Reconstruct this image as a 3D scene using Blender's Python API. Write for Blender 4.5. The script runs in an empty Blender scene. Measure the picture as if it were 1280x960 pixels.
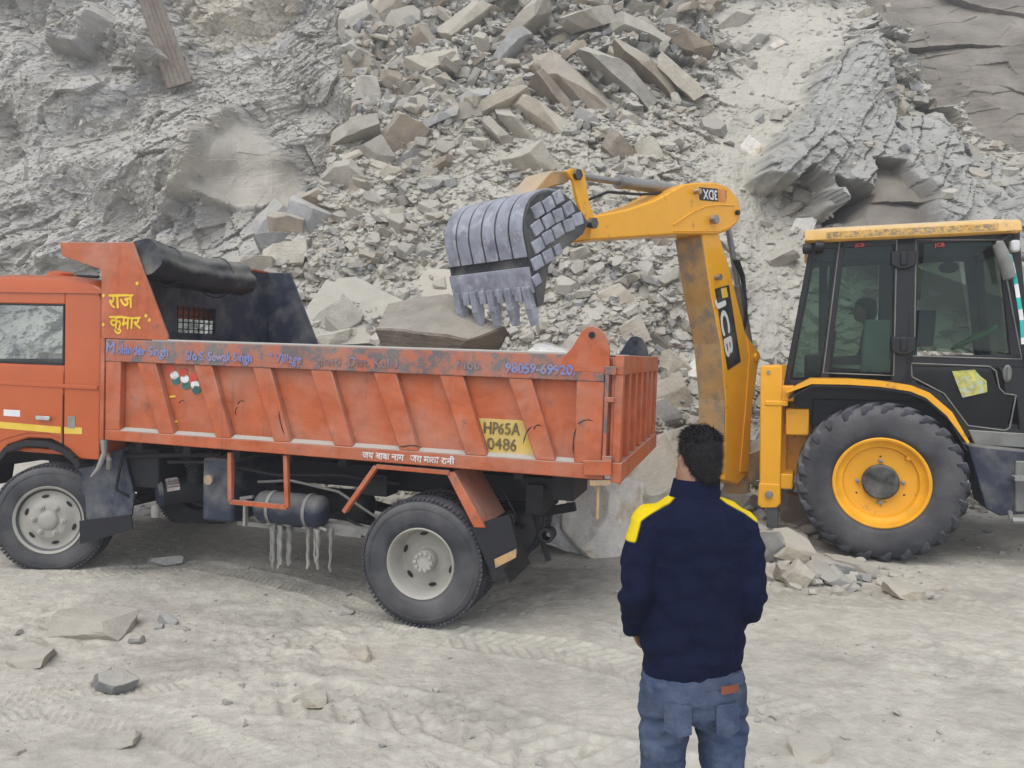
import bpy, bmesh, math, random
import numpy as np
from mathutils import Vector, Matrix, Euler

R = math.radians
sc = bpy.context.scene
col = sc.collection
rnd = random.Random(7)

# ------------------------------------------------------------------ camera, sky, sun, exposure
CAMH, FPX, PITCH = 1.85, 1000.0, R(1.7)
cam_d = bpy.data.cameras.new('camera'); cam = bpy.data.objects.new('camera', cam_d); col.objects.link(cam)
cam.location = (0, 0, CAMH); cam.rotation_euler = (R(90) - PITCH, 0, 0)
cam_d.sensor_width = 36.0; cam_d.lens = 36.0 * FPX / 1280.0
cam_d.clip_start = 0.05; cam_d.clip_end = 500
sc.camera = cam

world = bpy.data.worlds.new('World'); sc.world = world; world.use_nodes = True
nt = world.node_tree; nt.nodes.clear()
sky = nt.nodes.new('ShaderNodeTexSky'); sky.sky_type = 'NISHITA'; sky.sun_disc = False
SUN_EL, SUN_AZ = R(58), R(205)          # compass bearing, clockwise from +Y
sky.sun_elevation = SUN_EL; sky.sun_rotation = SUN_AZ
sky.air_density = 1.0; sky.dust_density = 3.0; sky.altitude = 2500
bg = nt.nodes.new('ShaderNodeBackground'); bg.inputs['Strength'].default_value = 0.145
hsv = nt.nodes.new('ShaderNodeHueSaturation'); hsv.inputs['Saturation'].default_value = 0.34
wo = nt.nodes.new('ShaderNodeOutputWorld')
nt.links.new(sky.outputs[0], hsv.inputs['Color']); nt.links.new(hsv.outputs[0], bg.inputs['Color']); nt.links.new(bg.outputs[0], wo.inputs['Surface'])

sun_d = bpy.data.lights.new('sun', 'SUN'); sun_d.energy = 1.0; sun_d.angle = R(50); sun_d.color = (1, .96, .9)
sun = bpy.data.objects.new('sun', sun_d); col.objects.link(sun)
sdir = Vector((math.sin(SUN_AZ) * math.cos(SUN_EL), math.cos(SUN_AZ) * math.cos(SUN_EL), math.sin(SUN_EL)))
sun.rotation_euler = (-sdir).to_track_quat('-Z', 'Y').to_euler(); sun.location = sdir * 40

sc.view_settings.view_transform = 'Standard'; sc.view_settings.look = 'None'
sc.view_settings.exposure = 1.14; sc.view_settings.gamma = 1
sc.render.filter_size = 2.3
sc.cycles.use_denoising = True
sc.cycles.max_bounces = 8; sc.cycles.transparent_max_bounces = 12

# ------------------------------------------------------------------ materials
def _n(t, kind, **kw):
    n = t.nodes.new(kind)
    for k, v in kw.items():
        if k in n.inputs: n.inputs[k].default_value = v
        else: setattr(n, k, v)
    return n

DUST = (.42, .41, .355)
def mat(name, c, rough=.6, metal=0., var=.15, vscale=6., dust=.3, dscale=3., bump=.15, bscale=40., dcol=DUST, up=.5, spec=.35, c2=None, c2amt=.0, c2scale=8., coat=0., worn=0.):
    """painted / dusty surface: colour varied by noise, dust settled on upward faces and in patches."""
    m = bpy.data.materials.new(name); m.use_nodes = True
    t = m.node_tree; L = t.links; b = t.nodes['Principled BSDF']
    b.inputs['Roughness'].default_value = rough; b.inputs['Metallic'].default_value = metal
    b.inputs['Specular IOR Level'].default_value = spec; b.inputs['Coat Weight'].default_value = coat
    tc = _n(t, 'ShaderNodeTexCoord'); co = tc.outputs['Object']
    n1 = _n(t, 'ShaderNodeTexNoise', Scale=vscale, Detail=6.0, Roughness=.6); L.new(co, n1.inputs['Vector'])
    mr = _n(t, 'ShaderNodeMapRange'); mr.inputs['From Min'].default_value = .3; mr.inputs['From Max'].default_value = .7
    mr.inputs['To Min'].default_value = 1 - var; mr.inputs['To Max'].default_value = 1 + var; L.new(n1.outputs['Fac'], mr.inputs['Value'])
    vm = _n(t, 'ShaderNodeVectorMath', operation='SCALE'); vm.inputs[0].default_value = c; L.new(mr.outputs[0], vm.inputs['Scale'])
    cur = vm.outputs[0]
    if c2 is not None:
        n3 = _n(t, 'ShaderNodeTexNoise', Scale=c2scale, Detail=8.0, Roughness=.7); L.new(co, n3.inputs['Vector'])
        r3 = _n(t, 'ShaderNodeMapRange'); r3.inputs['From Min'].default_value = .62 - .3 * c2amt; r3.inputs['From Max'].default_value = .7 - .3 * c2amt + .03
        L.new(n3.outputs['Fac'], r3.inputs['Value'])
        mx = _n(t, 'ShaderNodeMix', data_type='RGBA'); L.new(r3.outputs[0], mx.inputs[0]); L.new(cur, mx.inputs[6]); mx.inputs[7].default_value = (*c2, 1)
        cur = mx.outputs[2]
    if worn > 0:          # rust and grime runs down the sheet
        mp = _n(t, 'ShaderNodeMapping'); mp.inputs['Scale'].default_value = (16, 16, 1.3); L.new(co, mp.inputs[0])
        ns = _n(t, 'ShaderNodeTexNoise', Scale=1.0, Detail=5., Roughness=.65); L.new(mp.outputs[0], ns.inputs['Vector'])
        rs_ = _n(t, 'ShaderNodeMapRange'); rs_.inputs['From Min'].default_value = .55; rs_.inputs['From Max'].default_value = .75; rs_.inputs['To Max'].default_value = .55; L.new(ns.outputs['Fac'], rs_.inputs[0])
        mx = _n(t, 'ShaderNodeMix', data_type='RGBA'); L.new(rs_.outputs[0], mx.inputs[0]); L.new(cur, mx.inputs[6]); mx.inputs[7].default_value = (.16, .06, .035, 1); cur = mx.outputs[2]
    if dust > 0:
        n2 = _n(t, 'ShaderNodeTexNoise', Scale=dscale, Detail=7.0, Roughness=.65); L.new(co, n2.inputs['Vector'])
        ge = _n(t, 'ShaderNodeNewGeometry'); sx = _n(t, 'ShaderNodeSeparateXYZ'); L.new(ge.outputs['Normal'], sx.inputs[0])
        ma = _n(t, 'ShaderNodeMath', operation='MULTIPLY_ADD'); L.new(sx.outputs['Z'], ma.inputs[0]); ma.inputs[1].default_value = up; ma.inputs[2].default_value = dust - .5
        ad = _n(t, 'ShaderNodeMath', operation='ADD', use_clamp=True); L.new(ma.outputs[0], ad.inputs[0]); L.new(n2.outputs['Fac'], ad.inputs[1])
        mx = _n(t, 'ShaderNodeMix', data_type='RGBA'); L.new(ad.outputs[0], mx.inputs[0]); L.new(cur, mx.inputs[6]); mx.inputs[7].default_value = (*dcol, 1)
        cur = mx.outputs[2]
        rm = _n(t, 'ShaderNodeMix', data_type='FLOAT'); L.new(ad.outputs[0], rm.inputs[0]); rm.inputs[2].default_value = rough; rm.inputs[3].default_value = .9
        L.new(rm.outputs[0], b.inputs['Roughness'])
    L.new(cur, b.inputs['Base Color'])
    if worn > 0:          # shallow dents in the sheet metal
        nd = _n(t, 'ShaderNodeTexNoise', Scale=4.5, Detail=2.0, Roughness=.5); L.new(co, nd.inputs['Vector'])
        bd = _n(t, 'ShaderNodeBump', Strength=worn, Distance=.05); L.new(nd.outputs['Fac'], bd.inputs['Height'])
    if bump > 0:
        nb = _n(t, 'ShaderNodeTexNoise', Scale=bscale, Detail=5.0, Roughness=.6); L.new(co, nb.inputs['Vector'])
        bp = _n(t, 'ShaderNodeBump', Strength=bump, Distance=.01); L.new(nb.outputs['Fac'], bp.inputs['Height'])
        if worn > 0: L.new(bd.outputs[0], bp.inputs['Normal'])
        L.new(bp.outputs[0], b.inputs['Normal'])
    return m

def glass(name, tint, gloss=.12):
    m = bpy.data.materials.new(name); m.use_nodes = True; t = m.node_tree; L = t.links; t.nodes.clear()
    o = _n(t, 'ShaderNodeOutputMaterial'); tr = _n(t, 'ShaderNodeBsdfTransparent'); tr.inputs[0].default_value = (*tint, 1)
    gl = _n(t, 'ShaderNodeBsdfGlossy'); gl.inputs['Roughness'].default_value = .06; gl.inputs[0].default_value = (.8, .85, .9, 1)
    df = _n(t, 'ShaderNodeBsdfDiffuse'); df.inputs[0].default_value = (*DUST, 1)
    tc = _n(t, 'ShaderNodeTexCoord'); nz = _n(t, 'ShaderNodeTexNoise', Scale=5., Detail=6.); L.new(tc.outputs['Object'], nz.inputs['Vector'])
    fr = _n(t, 'ShaderNodeLayerWeight', Blend=.5); pw = _n(t, 'ShaderNodeMath', operation='POWER'); L.new(fr.outputs['Facing'], pw.inputs[0]); pw.inputs[1].default_value = 4.; ad = _n(t, 'ShaderNodeMath', operation='MULTIPLY_ADD', use_clamp=True); L.new(pw.outputs[0], ad.inputs[0]); ad.inputs[1].default_value = .6; ad.inputs[2].default_value = gloss * .5
    m1 = _n(t, 'ShaderNodeMixShader'); L.new(ad.outputs[0], m1.inputs[0]); L.new(tr.outputs[0], m1.inputs[1]); L.new(gl.outputs[0], m1.inputs[2])
    r = _n(t, 'ShaderNodeMapRange'); r.inputs['From Min'].default_value = .35; r.inputs['From Max'].default_value = .8; r.inputs['To Max'].default_value = .025; L.new(nz.outputs['Fac'], r.inputs[0])
    m2 = _n(t, 'ShaderNodeMixShader'); L.new(r.outputs[0], m2.inputs[0]); L.new(m1.outputs[0], m2.inputs[1]); L.new(df.outputs[0], m2.inputs[2])
    L.new(m2.outputs[0], o.inputs['Surface']); return m

def rockmat(name, attr=True, c=(.3, .29, .27), dust=.5, bscale=1., stain=0., bump=.7):
    """stone: albedo (per vertex or fixed), mineral variation, pale dust settled on upward faces."""
    m = bpy.data.materials.new(name); m.use_nodes = True; t = m.node_tree; L = t.links; b = t.nodes['Principled BSDF']
    b.inputs['Roughness'].default_value = .92; b.inputs['Specular IOR Level'].default_value = .2
    tc = _n(t, 'ShaderNodeTexCoord'); co = tc.outputs['Object']
    if attr:
        a = _n(t, 'ShaderNodeAttribute', attribute_name='albedo'); base = a.outputs['Color']; wgt = a.outputs['Alpha']
    else:
        oi = _n(t, 'ShaderNodeObjectInfo'); cr = _n(t, 'ShaderNodeValToRGB'); e = cr.color_ramp.elements
        e[0].color = (*[v * .72 for v in c], 1); e[1].color = (*[v * 1.25 for v in c], 1); n = e.new(.5); n.color = (c[0] * 1.04, c[1] * .98, c[2] * .9, 1)
        L.new(oi.outputs['Random'], cr.inputs[0]); base = cr.outputs[0]
    n1 = _n(t, 'ShaderNodeTexNoise', Scale=2.2 * bscale, Detail=9., Roughness=.68); L.new(co, n1.inputs['Vector'])
    mr = _n(t, 'ShaderNodeMapRange'); mr.inputs['From Min'].default_value = .3; mr.inputs['From Max'].default_value = .7; mr.inputs['To Min'].default_value = .8; mr.inputs['To Max'].default_value = 1.2
    L.new(n1.outputs['Fac'], mr.inputs[0]); vm = _n(t, 'ShaderNodeVectorMath', operation='SCALE'); L.new(base, vm.inputs[0]); L.new(mr.outputs[0], vm.inputs['Scale']); cur = vm.outputs[0]
    if stain > 0:
        n3 = _n(t, 'ShaderNodeTexNoise', Scale=3.5, Detail=5., Roughness=.6); L.new(co, n3.inputs['Vector'])
        r3 = _n(t, 'ShaderNodeMapRange'); r3.inputs['From Min'].default_value = .52; r3.inputs['From Max'].default_value = .66; r3.inputs['To Max'].default_value = stain; L.new(n3.outputs['Fac'], r3.inputs[0])
        mx = _n(t, 'ShaderNodeMix', data_type='RGBA'); L.new(r3.outputs[0], mx.inputs[0]); L.new(cur, mx.inputs[6]); mx.inputs[7].default_value = (.5, .35, .17, 1); cur = mx.outputs[2]
    n2 = _n(t, 'ShaderNodeTexNoise', Scale=3. * bscale, Detail=8., Roughness=.7); L.new(co, n2.inputs['Vector'])
    ge = _n(t, 'ShaderNodeNewGeometry'); sx = _n(t, 'ShaderNodeSeparateXYZ'); L.new(ge.outputs['Normal'], sx.inputs[0])
    ma = _n(t, 'ShaderNodeMath', operation='MULTIPLY_ADD'); L.new(sx.outputs['Z'], ma.inputs[0]); ma.inputs[1].default_value = .85; ma.inputs[2].default_value = dust - 1.05
    ad = _n(t, 'ShaderNodeMath', operation='ADD', use_clamp=True); L.new(ma.outputs[0], ad.inputs[0]); L.new(n2.outputs['Fac'], ad.inputs[1])
    if attr: wm = _n(t, 'ShaderNodeMath', operation='MULTIPLY'); L.new(ad.outputs[0], wm.inputs[0]); L.new(wgt, wm.inputs[1]); ad = wm
    mx = _n(t, 'ShaderNodeMix', data_type='RGBA'); L.new(ad.outputs[0], mx.inputs[0]); L.new(cur, mx.inputs[6]); mx.inputs[7].default_value = (.487, .460, .392, 1)
    L.new(mx.outputs[2], b.inputs['Base Color'])
    nb = _n(t, 'ShaderNodeTexNoise', Scale=9. * bscale, Detail=8., Roughness=.68); L.new(co, nb.inputs['Vector'])
    bp = _n(t, 'ShaderNodeBump', Strength=bump, Distance=.05 / bscale); L.new(nb.outputs['Fac'], bp.inputs['Height'])
    if not attr:      # fine bedding lines round the sides of each stone
        mp = _n(t, 'ShaderNodeMapping'); mp.inputs['Scale'].default_value = (1, 1, 7); L.new(co, mp.inputs[0])
        nl = _n(t, 'ShaderNodeTexNoise', Scale=2.5 * bscale, Detail=6., Roughness=.7); L.new(mp.outputs[0], nl.inputs['Vector'])
        b2 = _n(t, 'ShaderNodeBump', Strength=.55, Distance=.06 / bscale); L.new(nl.outputs['Fac'], b2.inputs['Height']); L.new(b2.outputs[0], bp.inputs['Normal'])
    L.new(bp.outputs[0], b.inputs['Normal'])
    return m

HAZE = .007
M = {}
M['orange'] = mat('faded_orange_paint', (.44, .102, .034), rough=.5, var=.14, dust=.05, dscale=2.2, up=.45, bump=.3, bscale=60, worn=.6, c2=(.2, .085, .06), c2amt=.1, c2scale=9)
M['cab_orange'] = mat('orange_cab_paint', (.46, .092, .02), rough=.33, var=.05, dust=-.06, up=.4, bump=.03, coat=.25)
M['worn_rail'] = mat('scraped_orange_paint', (.43, .12, .06), rough=.55, var=.15, dust=.1, bump=.3, c2=(.09, .075, .085), c2amt=.55, c2scale=6)
M['worn_ledge'] = mat('bare_dusty_edge', (.5, .46, .44), rough=.5, dust=.3, bump=.1)
M['yellow'] = mat('yellow_machine_paint', (.84, .39, .012), rough=.38, var=.05, dust=-.06, dscale=2.5, up=.25, bump=.05, coat=.15, c2=(.3, .15, .05), c2amt=.03, c2scale=7)
M['yellow_dirty'] = mat('rust_stained_yellow_paint', (.5, .26, .06), rough=.6, var=.2, dust=.3, dscale=2., bump=.3, c2=(.2, .13, .07), c2amt=.4, c2scale=4)
M['yellow_stripe'] = mat('yellow_stripe', (.75, .5, .03), rough=.45, dust=.05)
M['black'] = mat('black_plastic', (.012, .012, .015), rough=.45, dust=-.04, up=.25, bump=.05)
M['dark'] = mat('grimy_dark_steel', (.014, .014, .017), rough=.65, dust=-.0, up=.45, bump=.3)
M['navy_steel'] = mat('dark_blue_grey_steel', (.022, .028, .05), rough=.5, dust=.04, dscale=4, up=.35, bump=.1)
M['rubber'] = mat('dusty_rubber', (.035, .036, .042), rough=.8, dust=.12, dscale=1.6, up=.3, bump=.3, dcol=(.3, .29, .28))
M['tread'] = mat('tyre_tread_rubber', (.025, .026, .034), rough=.75, dust=.1, dscale=9, up=.4, bump=.2, dcol=(.25, .25, .26))
M['rim'] = mat('dusty_wheel_rim', (.3, .28, .25), rough=.6, dust=.45, up=.3, bump=.1)
M['steel'] = mat('worn_bucket_steel', (.29, .30, .355), rough=.55, metal=.1, var=.4, vscale=7, c2=(.46, .46, .5), c2amt=.3, c2scale=9, dust=.15, dscale=6, up=.25, bump=.3, bscale=30, dcol=(.3, .3, .31))
M['steel_dark'] = mat('dark_bucket_steel', (.04, .04, .046), rough=.55, metal=.3, dust=.12, up=.3, bump=.3)
M['grey_metal'] = mat('grey_rod_metal', (.25, .25, .26), rough=.35, metal=.6, dust=.2, bump=.05)
M['chrome'] = mat('bright_metal', (.6, .6, .62), rough=.2, metal=.9, dust=.05, bump=0)
M['grey_paint'] = mat('grey_painted_metal', (.15, .155, .145), rough=.5, dust=.08, bump=.05)
M['tarp'] = mat('black_tarpaulin', (.018, .019, .026), rough=.5, dust=.1, up=.35, bump=.6, bscale=14)
M['rope'] = mat('dusty_rope', (.19, .185, .18), rough=.9, dust=.3, bump=.6, bscale=60)
M['blue_paint'] = mat('blue_lettering_paint', (.12, .2, .5), rough=.6, dust=.12, bump=0, c2=(.33, .12, .07), c2amt=.5, c2scale=60)
M['yellow_letter'] = mat('yellow_lettering_paint', (.75, .5, .03), rough=.6, dust=.05, bump=0)
M['white'] = mat('white_paint', (.72, .72, .72), rough=.5, dust=.05, bump=0)
M['white_worn'] = mat('worn_white_paint', (.65, .6, .58), rough=.6, dust=.05, bump=0, c2=(.45, .12, .06), c2amt=.3, c2scale=50)
M['red_paint'] = mat('red_paint', (.6, .06, .03), rough=.5, dust=.02, bump=0)
M['green_paint'] = mat('dark_green_paint', (.02, .12, .1), rough=.5, dust=.02, bump=0)
M['plate'] = mat('worn_yellow_plate', (.62, .4, .04), rough=.6, dust=.25, dscale=14, bump=.1)
M['black_letter'] = mat('black_lettering', (.04, .035, .03), rough=.6, dust=.22, dscale=30, bump=0, dcol=(.55, .38, .1))
M['black_ink'] = mat('black_decal', (.015, .015, .017), rough=.5, dust=.04, bump=0)
M['glass'] = glass('clear_window_glass', (.93, .95, .95), .05)
M['glass_tint'] = glass('green_tinted_glass', (.58, .66, .61), .03)
M['glass_dark'] = glass('dark_lower_glass', (.14, .17, .17), .07)
M['green_wheel'] = mat('green_steering_rim', (.02, .3, .08), rough=.35, dust=0, bump=0)
M['teal_vinyl'] = mat('teal_seat_vinyl', (.16, .27, .27), rough=.6, dust=.1, bump=.05)
M['navy_cloth'] = mat('navy_cloth', (.02, .026, .07), rough=.9, dust=0, bump=.3)
M['skin'] = mat('skin', (.26, .14, .09), rough=.55, var=.06, dust=0, bump=.05)
M['hair'] = mat('black_hair', (.008, .007, .008), rough=.55, dust=0, bump=.9, bscale=90)
M['sweater'] = mat('navy_knit', (.008, .011, .032), rough=.95, var=.12, vscale=20, dust=0, bump=.5, bscale=160, spec=.1)
M['sweater_yellow'] = mat('yellow_knit', (.72, .52, .01), rough=.95, var=.06, vscale=20, dust=0, bump=.5, bscale=160, spec=.1)
M['jeans'] = mat('blue_denim', (.04, .06, .115), rough=.9, c2=(.085, .115, .18), c2amt=.4, c2scale=5, var=.35, vscale=9, dust=.08, up=.1, dcol=(.2, .2, .22), bump=.4, bscale=120, spec=.1)
M['leather'] = mat('brown_leather', (.2, .06, .03), rough=.6, dust=0)
M['shoe'] = mat('black_shoe', (.02, .02, .02), rough=.5, dust=.3)
M['wood'] = mat('weathered_wood', (.19, .15, .125), rough=.85, var=.3, vscale=14, dust=.15, bump=.6, bscale=12)
M['teal_ribbon'] = mat('teal_ribbon', (.03, .45, .4), rough=.7, dust=0)
M['amber'] = mat('amber_lens', (.6, .16, .02), rough=.25, dust=.05, bump=0)
M['lamp'] = mat('lamp_lens', (.6, .6, .6), rough=.15, dust=.1, bump=0)
M['terrain'] = rockmat('hillside_rock', dust=.5)
M['boulder'] = rockmat('boulder_rock', attr=False, c=(.345, .325, .285), dust=.56, bscale=2.)
M['boulder_brown'] = rockmat('brown_slab_rock', attr=False, c=(.26, .225, .185), dust=.5, bscale=2., stain=.25)
M['boulder_pale'] = rockmat('pale_stone', attr=False, c=(.46, .43, .365), dust=.6, bscale=2., stain=.06, bump=.7)
M['boulder_white'] = rockmat('whitish_stained_stone', attr=False, c=(.8, .8, .79), dust=-.1, bscale=2.2, stain=.7, bump=1.)
M['load_rock'] = rockmat('brown_based_rock', attr=False, c=(.15, .125, .10), dust=.28, bscale=1.5, stain=.1)
M['stone'] = rockmat('scree_stone', attr=False, c=(.36, .34, .295), dust=.48, bscale=4.)
M['grey_stone'] = rockmat('blue_grey_stone', attr=False, c=(.29, .29, .288), dust=.45, bscale=4.)
M['rubble'] = rockmat('rubble_stone', dust=.38, bscale=4.)

# ------------------------------------------------------------------ mesh builder
class MB:
    def __init__(s): s.v = []; s.f = []; s.m = []; s.cur = 0
    def add(s, vs, fs):
        o = len(s.v); s.v += [tuple(p) for p in vs]
        for f in fs: s.f.append([i + o for i in f]); s.m.append(s.cur)
        return s
    def box(s, c, d, rot=None):
        c = Vector(c); pts = []
        for z in (-1, 1):
            for x, y in ((-1, -1), (1, -1), (1, 1), (-1, 1)):
                p = Vector((x * d[0] / 2, y * d[1] / 2, z * d[2] / 2))
                if rot is not None: p = rot @ p
                pts.append(c + p)
        return s.add(pts, [(3, 2, 1, 0), (4, 5, 6, 7), (0, 1, 5, 4), (1, 2, 6, 5), (2, 3, 7, 6), (3, 0, 4, 7)])
    def prism(s, pts, ext):
        pts = [Vector(p) for p in pts]; ext = Vector(ext); n = len(pts)
        nor = Vector((0, 0, 0))
        for i in range(n): nor += pts[i].cross(pts[(i + 1) % n])
        if nor.dot(ext) < 0: pts = pts[::-1]
        vs = pts + [p + ext for p in pts]
        fs = [tuple(range(n))[::-1], tuple(range(n, 2 * n))] + [(i, (i + 1) % n, n + (i + 1) % n, n + i) for i in range(n)]
        return s.add(vs, fs)
    def bar(s, a, b, w, h, up=(0, 0, 1)):
        a, b = Vector(a), Vector(b); d = (b - a); L = d.length; d.normalize(); up = Vector(up)
        x = d.cross(up)
        if x.length < 1e-4: x = d.cross(Vector((1, 0, 0)))
        x.normalize(); y = x.cross(d)
        return s.box((a + b) / 2, (w, L, h), Matrix((x, d, y)).transposed())
    def tube(s, path, r, n=12, caps=True):
        P = [Vector(p) for p in path]; rr = r if isinstance(r, (list, tuple)) else [r] * len(P)
        vs = []; fs = []; px = None
        for i, p in enumerate(P):
            d = (P[min(i + 1, len(P) - 1)] - P[max(i - 1, 0)]).normalized()
            if px is None:
                px = d.cross(Vector((0, 0, 1)))
                if px.length < .05: px = d.cross(Vector((1, 0, 0)))
            px = (px - d * px.dot(d)).normalized(); py = d.cross(px)
            for k in range(n):
                a = 2 * math.pi * k / n; vs.append(p + (px * math.cos(a) + py * math.sin(a)) * rr[i])
        for i in range(len(P) - 1):
            for k in range(n):
                k2 = (k + 1) % n; fs.append((i * n + k, i * n + k2, (i + 1) * n + k2, (i + 1) * n + k))
        if caps: fs.append(tuple(range(n))[::-1]); fs.append(tuple((len(P) - 1) * n + k for k in range(n)))
        return s.add(vs, fs)
    def lathe(s, prof, o=(0, 0, 0), ax='y', n=48, closed=False):
        """prof: (radius, height along axis)."""
        o = Vector(o); vs = []; fs = []
        for (r, h) in prof:
            for k in range(n):
                a = 2 * math.pi * k / n; ca, sa = math.cos(a) * r, math.sin(a) * r
                vs.append(o + (Vector((ca, h, sa)) if ax == 'y' else Vector((ca, sa, h)) if ax == 'z' else Vector((h, ca, sa))))
        m = len(prof)
        for i in range(m if closed else m - 1):
            j = (i + 1) % m
            for k in range(n):
                k2 = (k + 1) % n; f = (i * n + k, i * n + k2, j * n + k2, j * n + k)
                fs.append(f)
        return s.add(vs, fs)
    def xf(s, Mx):
        s.v = [tuple(Mx @ Vector(p)) for p in s.v]; return s
    def build(s, name, mats, parent=None, bevel=0., ang=35, seg=2, weld=False):
        me = bpy.data.meshes.new(name); me.from_pydata(s.v, [], s.f)
        mats = mats if isinstance(mats, (list, tuple)) else [mats]
        for m in mats: me.materials.append(m)
        me.polygons.foreach_set('material_index', s.m); me.polygons.foreach_set('use_smooth', [True] * len(s.f))
        bm = bmesh.new(); bm.from_mesh(me)
        if weld: bmesh.ops.remove_doubles(bm, verts=bm.verts, dist=1e-4)
        bmesh.ops.recalc_face_normals(bm, faces=bm.faces); bm.to_mesh(me); bm.free()
        me.update(); me.set_sharp_from_angle(angle=R(ang))
        o = bpy.data.objects.new(name, me); col.objects.link(o)
        if parent is not None: o.parent = parent
        if bevel > 0:
            b = o.modifiers.new('bevel', 'BEVEL'); b.width = bevel; b.segments = seg; b.limit_method = 'ANGLE'; b.angle_limit = R(40); b.harden_normals = False
        return o

def tag(o, label=None, cat=None, group=None, kind=None):
    if label: o['label'] = label
    if cat: o['category'] = cat
    if group: o['group'] = group
    if kind: o['kind'] = kind
    return o
def empty(name, mw): 
    e = bpy.data.objects.new(name, None); col.objects.link(e); e.matrix_world = mw; e.empty_display_size = .3; return e
def frame(o, x, y, z):
    m = Matrix.Identity(4)
    for i in range(3): m[i][0], m[i][1], m[i][2], m[i][3] = x[i], y[i], z[i], o[i]
    return m

def text_mb(mb, body, size, org, right, up, depth=.004, slant=0., bold=0., align='LEFT', squash=1., wob=.07):
    """letters as thin raised geometry laid on a surface: org = lower-left corner, right/up = unit vectors."""
    cu = bpy.data.curves.new('letters', 'FONT'); cu.body = body; cu.size = size; cu.extrude = 0; cu.offset = bold; cu.shear = slant; cu.align_x = align
    cu.resolution_u = 3; cu.offset = 0
    ob = bpy.data.objects.new('letters', cu); col.objects.link(ob)
    dg = bpy.context.evaluated_depsgraph_get(); me = bpy.data.meshes.new_from_object(ob.evaluated_get(dg))
    right, up, org = Vector(right).normalized(), Vector(up).normalized(), Vector(org); nor = right.cross(up)
    from mathutils import noise as nz_
    for v in me.vertices:      # brush-painted: letters waver
        q = nz_.noise_vector(Vector((v.co.x / size * 1.1 + len(body), v.co.y / size * 1.3, 3.7))); q2 = nz_.noise_vector(Vector((v.co.x / size * 5, v.co.y / size * 5, 9.1)))
        v.co.x += (q.x + .35 * q2.x) * wob * size; v.co.y += (q.y + .35 * q2.y) * wob * size
    k = bold * .75
    for i, (dx, dy) in enumerate(((0, 0), (k, 0), (-k, 0), (0, k), (0, -k)) if bold else ((0, 0),)):
        vs = [org + right * (v.co.x * squash + dx) + up * (v.co.y + dy) + nor * (depth + i * .00025) for v in me.vertices]
        mb.add(vs, [tuple(p.vertices) for p in me.polygons])
    bpy.data.objects.remove(ob); bpy.data.curves.remove(cu); bpy.data.meshes.remove(me)
    return mb

# pixel of the photograph -> point on a real plane of the place
def ray(px, py):
    d = ((px - 640) / FPX, 1.0, -(py - 480) / FPX); c, s = math.cos(PITCH), math.sin(PITCH)
    return Vector((d[0], d[1] * c + d[2] * s, d[2] * c - d[1] * s))
CAMP = Vector((0, 0, CAMH))
def on_plane(px, py, O, n):
    r = ray(px, py); return CAMP + r * ((O - CAMP).dot(n) / r.dot(n))

# ------------------------------------------------------------------ numpy noise
def _hash(ix, iy, s):
    h = (ix.astype(np.int64) * 374761393 + iy.astype(np.int64) * 668265263 + s * 974634777) & 0xffffffff
    h = ((h ^ (h >> 13)) * 1274126177) & 0xffffffff; h = h ^ (h >> 16)
    return (h & 0xffffff).astype(np.float64) / 0xffffff
def pn(x, y, s=0):
    ix, iy = np.floor(x), np.floor(y); fx, fy = x - ix, y - iy
    u = fx * fx * fx * (fx * (fx * 6 - 15) + 10); v = fy * fy * fy * (fy * (fy * 6 - 15) + 10)
    def g(dx, dy):
        a = _hash(ix + dx, iy + dy, s) * 2 * np.pi; return np.cos(a) * (fx - dx) + np.sin(a) * (fy - dy)
    return ((g(0, 0) * (1 - u) + g(1, 0) * u) * (1 - v) + (g(0, 1) * (1 - u) + g(1, 1) * u) * v) * 1.4
def fbm(x, y, s=0, o=5, g=.5):
    r = 0; a = 1.
    for i in range(o): r = r + a * pn(x * 2 ** i, y * 2 ** i, s + i * 17); a *= g
    return r
def facets(x, y, s=0, tilt=1.):
    """Voronoi cells, each a randomly tilted plane: angular broken rock. returns (height, edge distance, id)."""
    ix, iy = np.floor(x), np.floor(y); best = np.full(x.shape, 9.); sec = np.full(x.shape, 9.); val = np.zeros(x.shape); idv = np.zeros(x.shape)
    for dx in (-1, 0, 1):
        for dy in (-1, 0, 1):
            cx, cy = ix + dx, iy + dy; qx = cx + _hash(cx, cy, s); qy = cy + _hash(cx, cy, s + 5)
            ex, ey = x - qx, y - qy; d = np.sqrt(ex * ex + ey * ey)
            h = _hash(cx, cy, s + 9); gx = _hash(cx, cy, s + 11) - .5; gy = _hash(cx, cy, s + 13) - .5
            v = h + tilt * 2 * (gx * ex + gy * ey); c = d < best
            sec = np.where(c, best, np.minimum(sec, d)); val = np.where(c, v, val); idv = np.where(c, h, idv); best = np.where(c, d, best)
    return val, sec - best, idv
def sstep(a, b, x):
    t = np.clip((x - a) / (b - a), 0, 1); return t * t * (3 - 2 * t)
def poly_dist(X, Z, poly):
    """signed distance, positive inside."""
    n = len(poly); d = np.full(X.shape, 1e9); ins = np.zeros(X.shape, bool)
    for i in range(n):
        ax, az = poly[i]; bx, bz = poly[(i + 1) % n]; ex, ez = bx - ax, bz - az
        wx, wz = X - ax, Z - az; t = np.clip((wx * ex + wz * ez) / (ex * ex + ez * ez + 1e-12), 0, 1)
        d = np.minimum(d, (wx - ex * t) ** 2 + (wz - ez * t) ** 2)
        c = ((az > Z) != (bz > Z)) & (X < (bx - ax) * (Z - az) / (bz - az + 1e-12) + ax); ins ^= c
    return np.sqrt(d) * np.where(ins, 1, -1)

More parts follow.
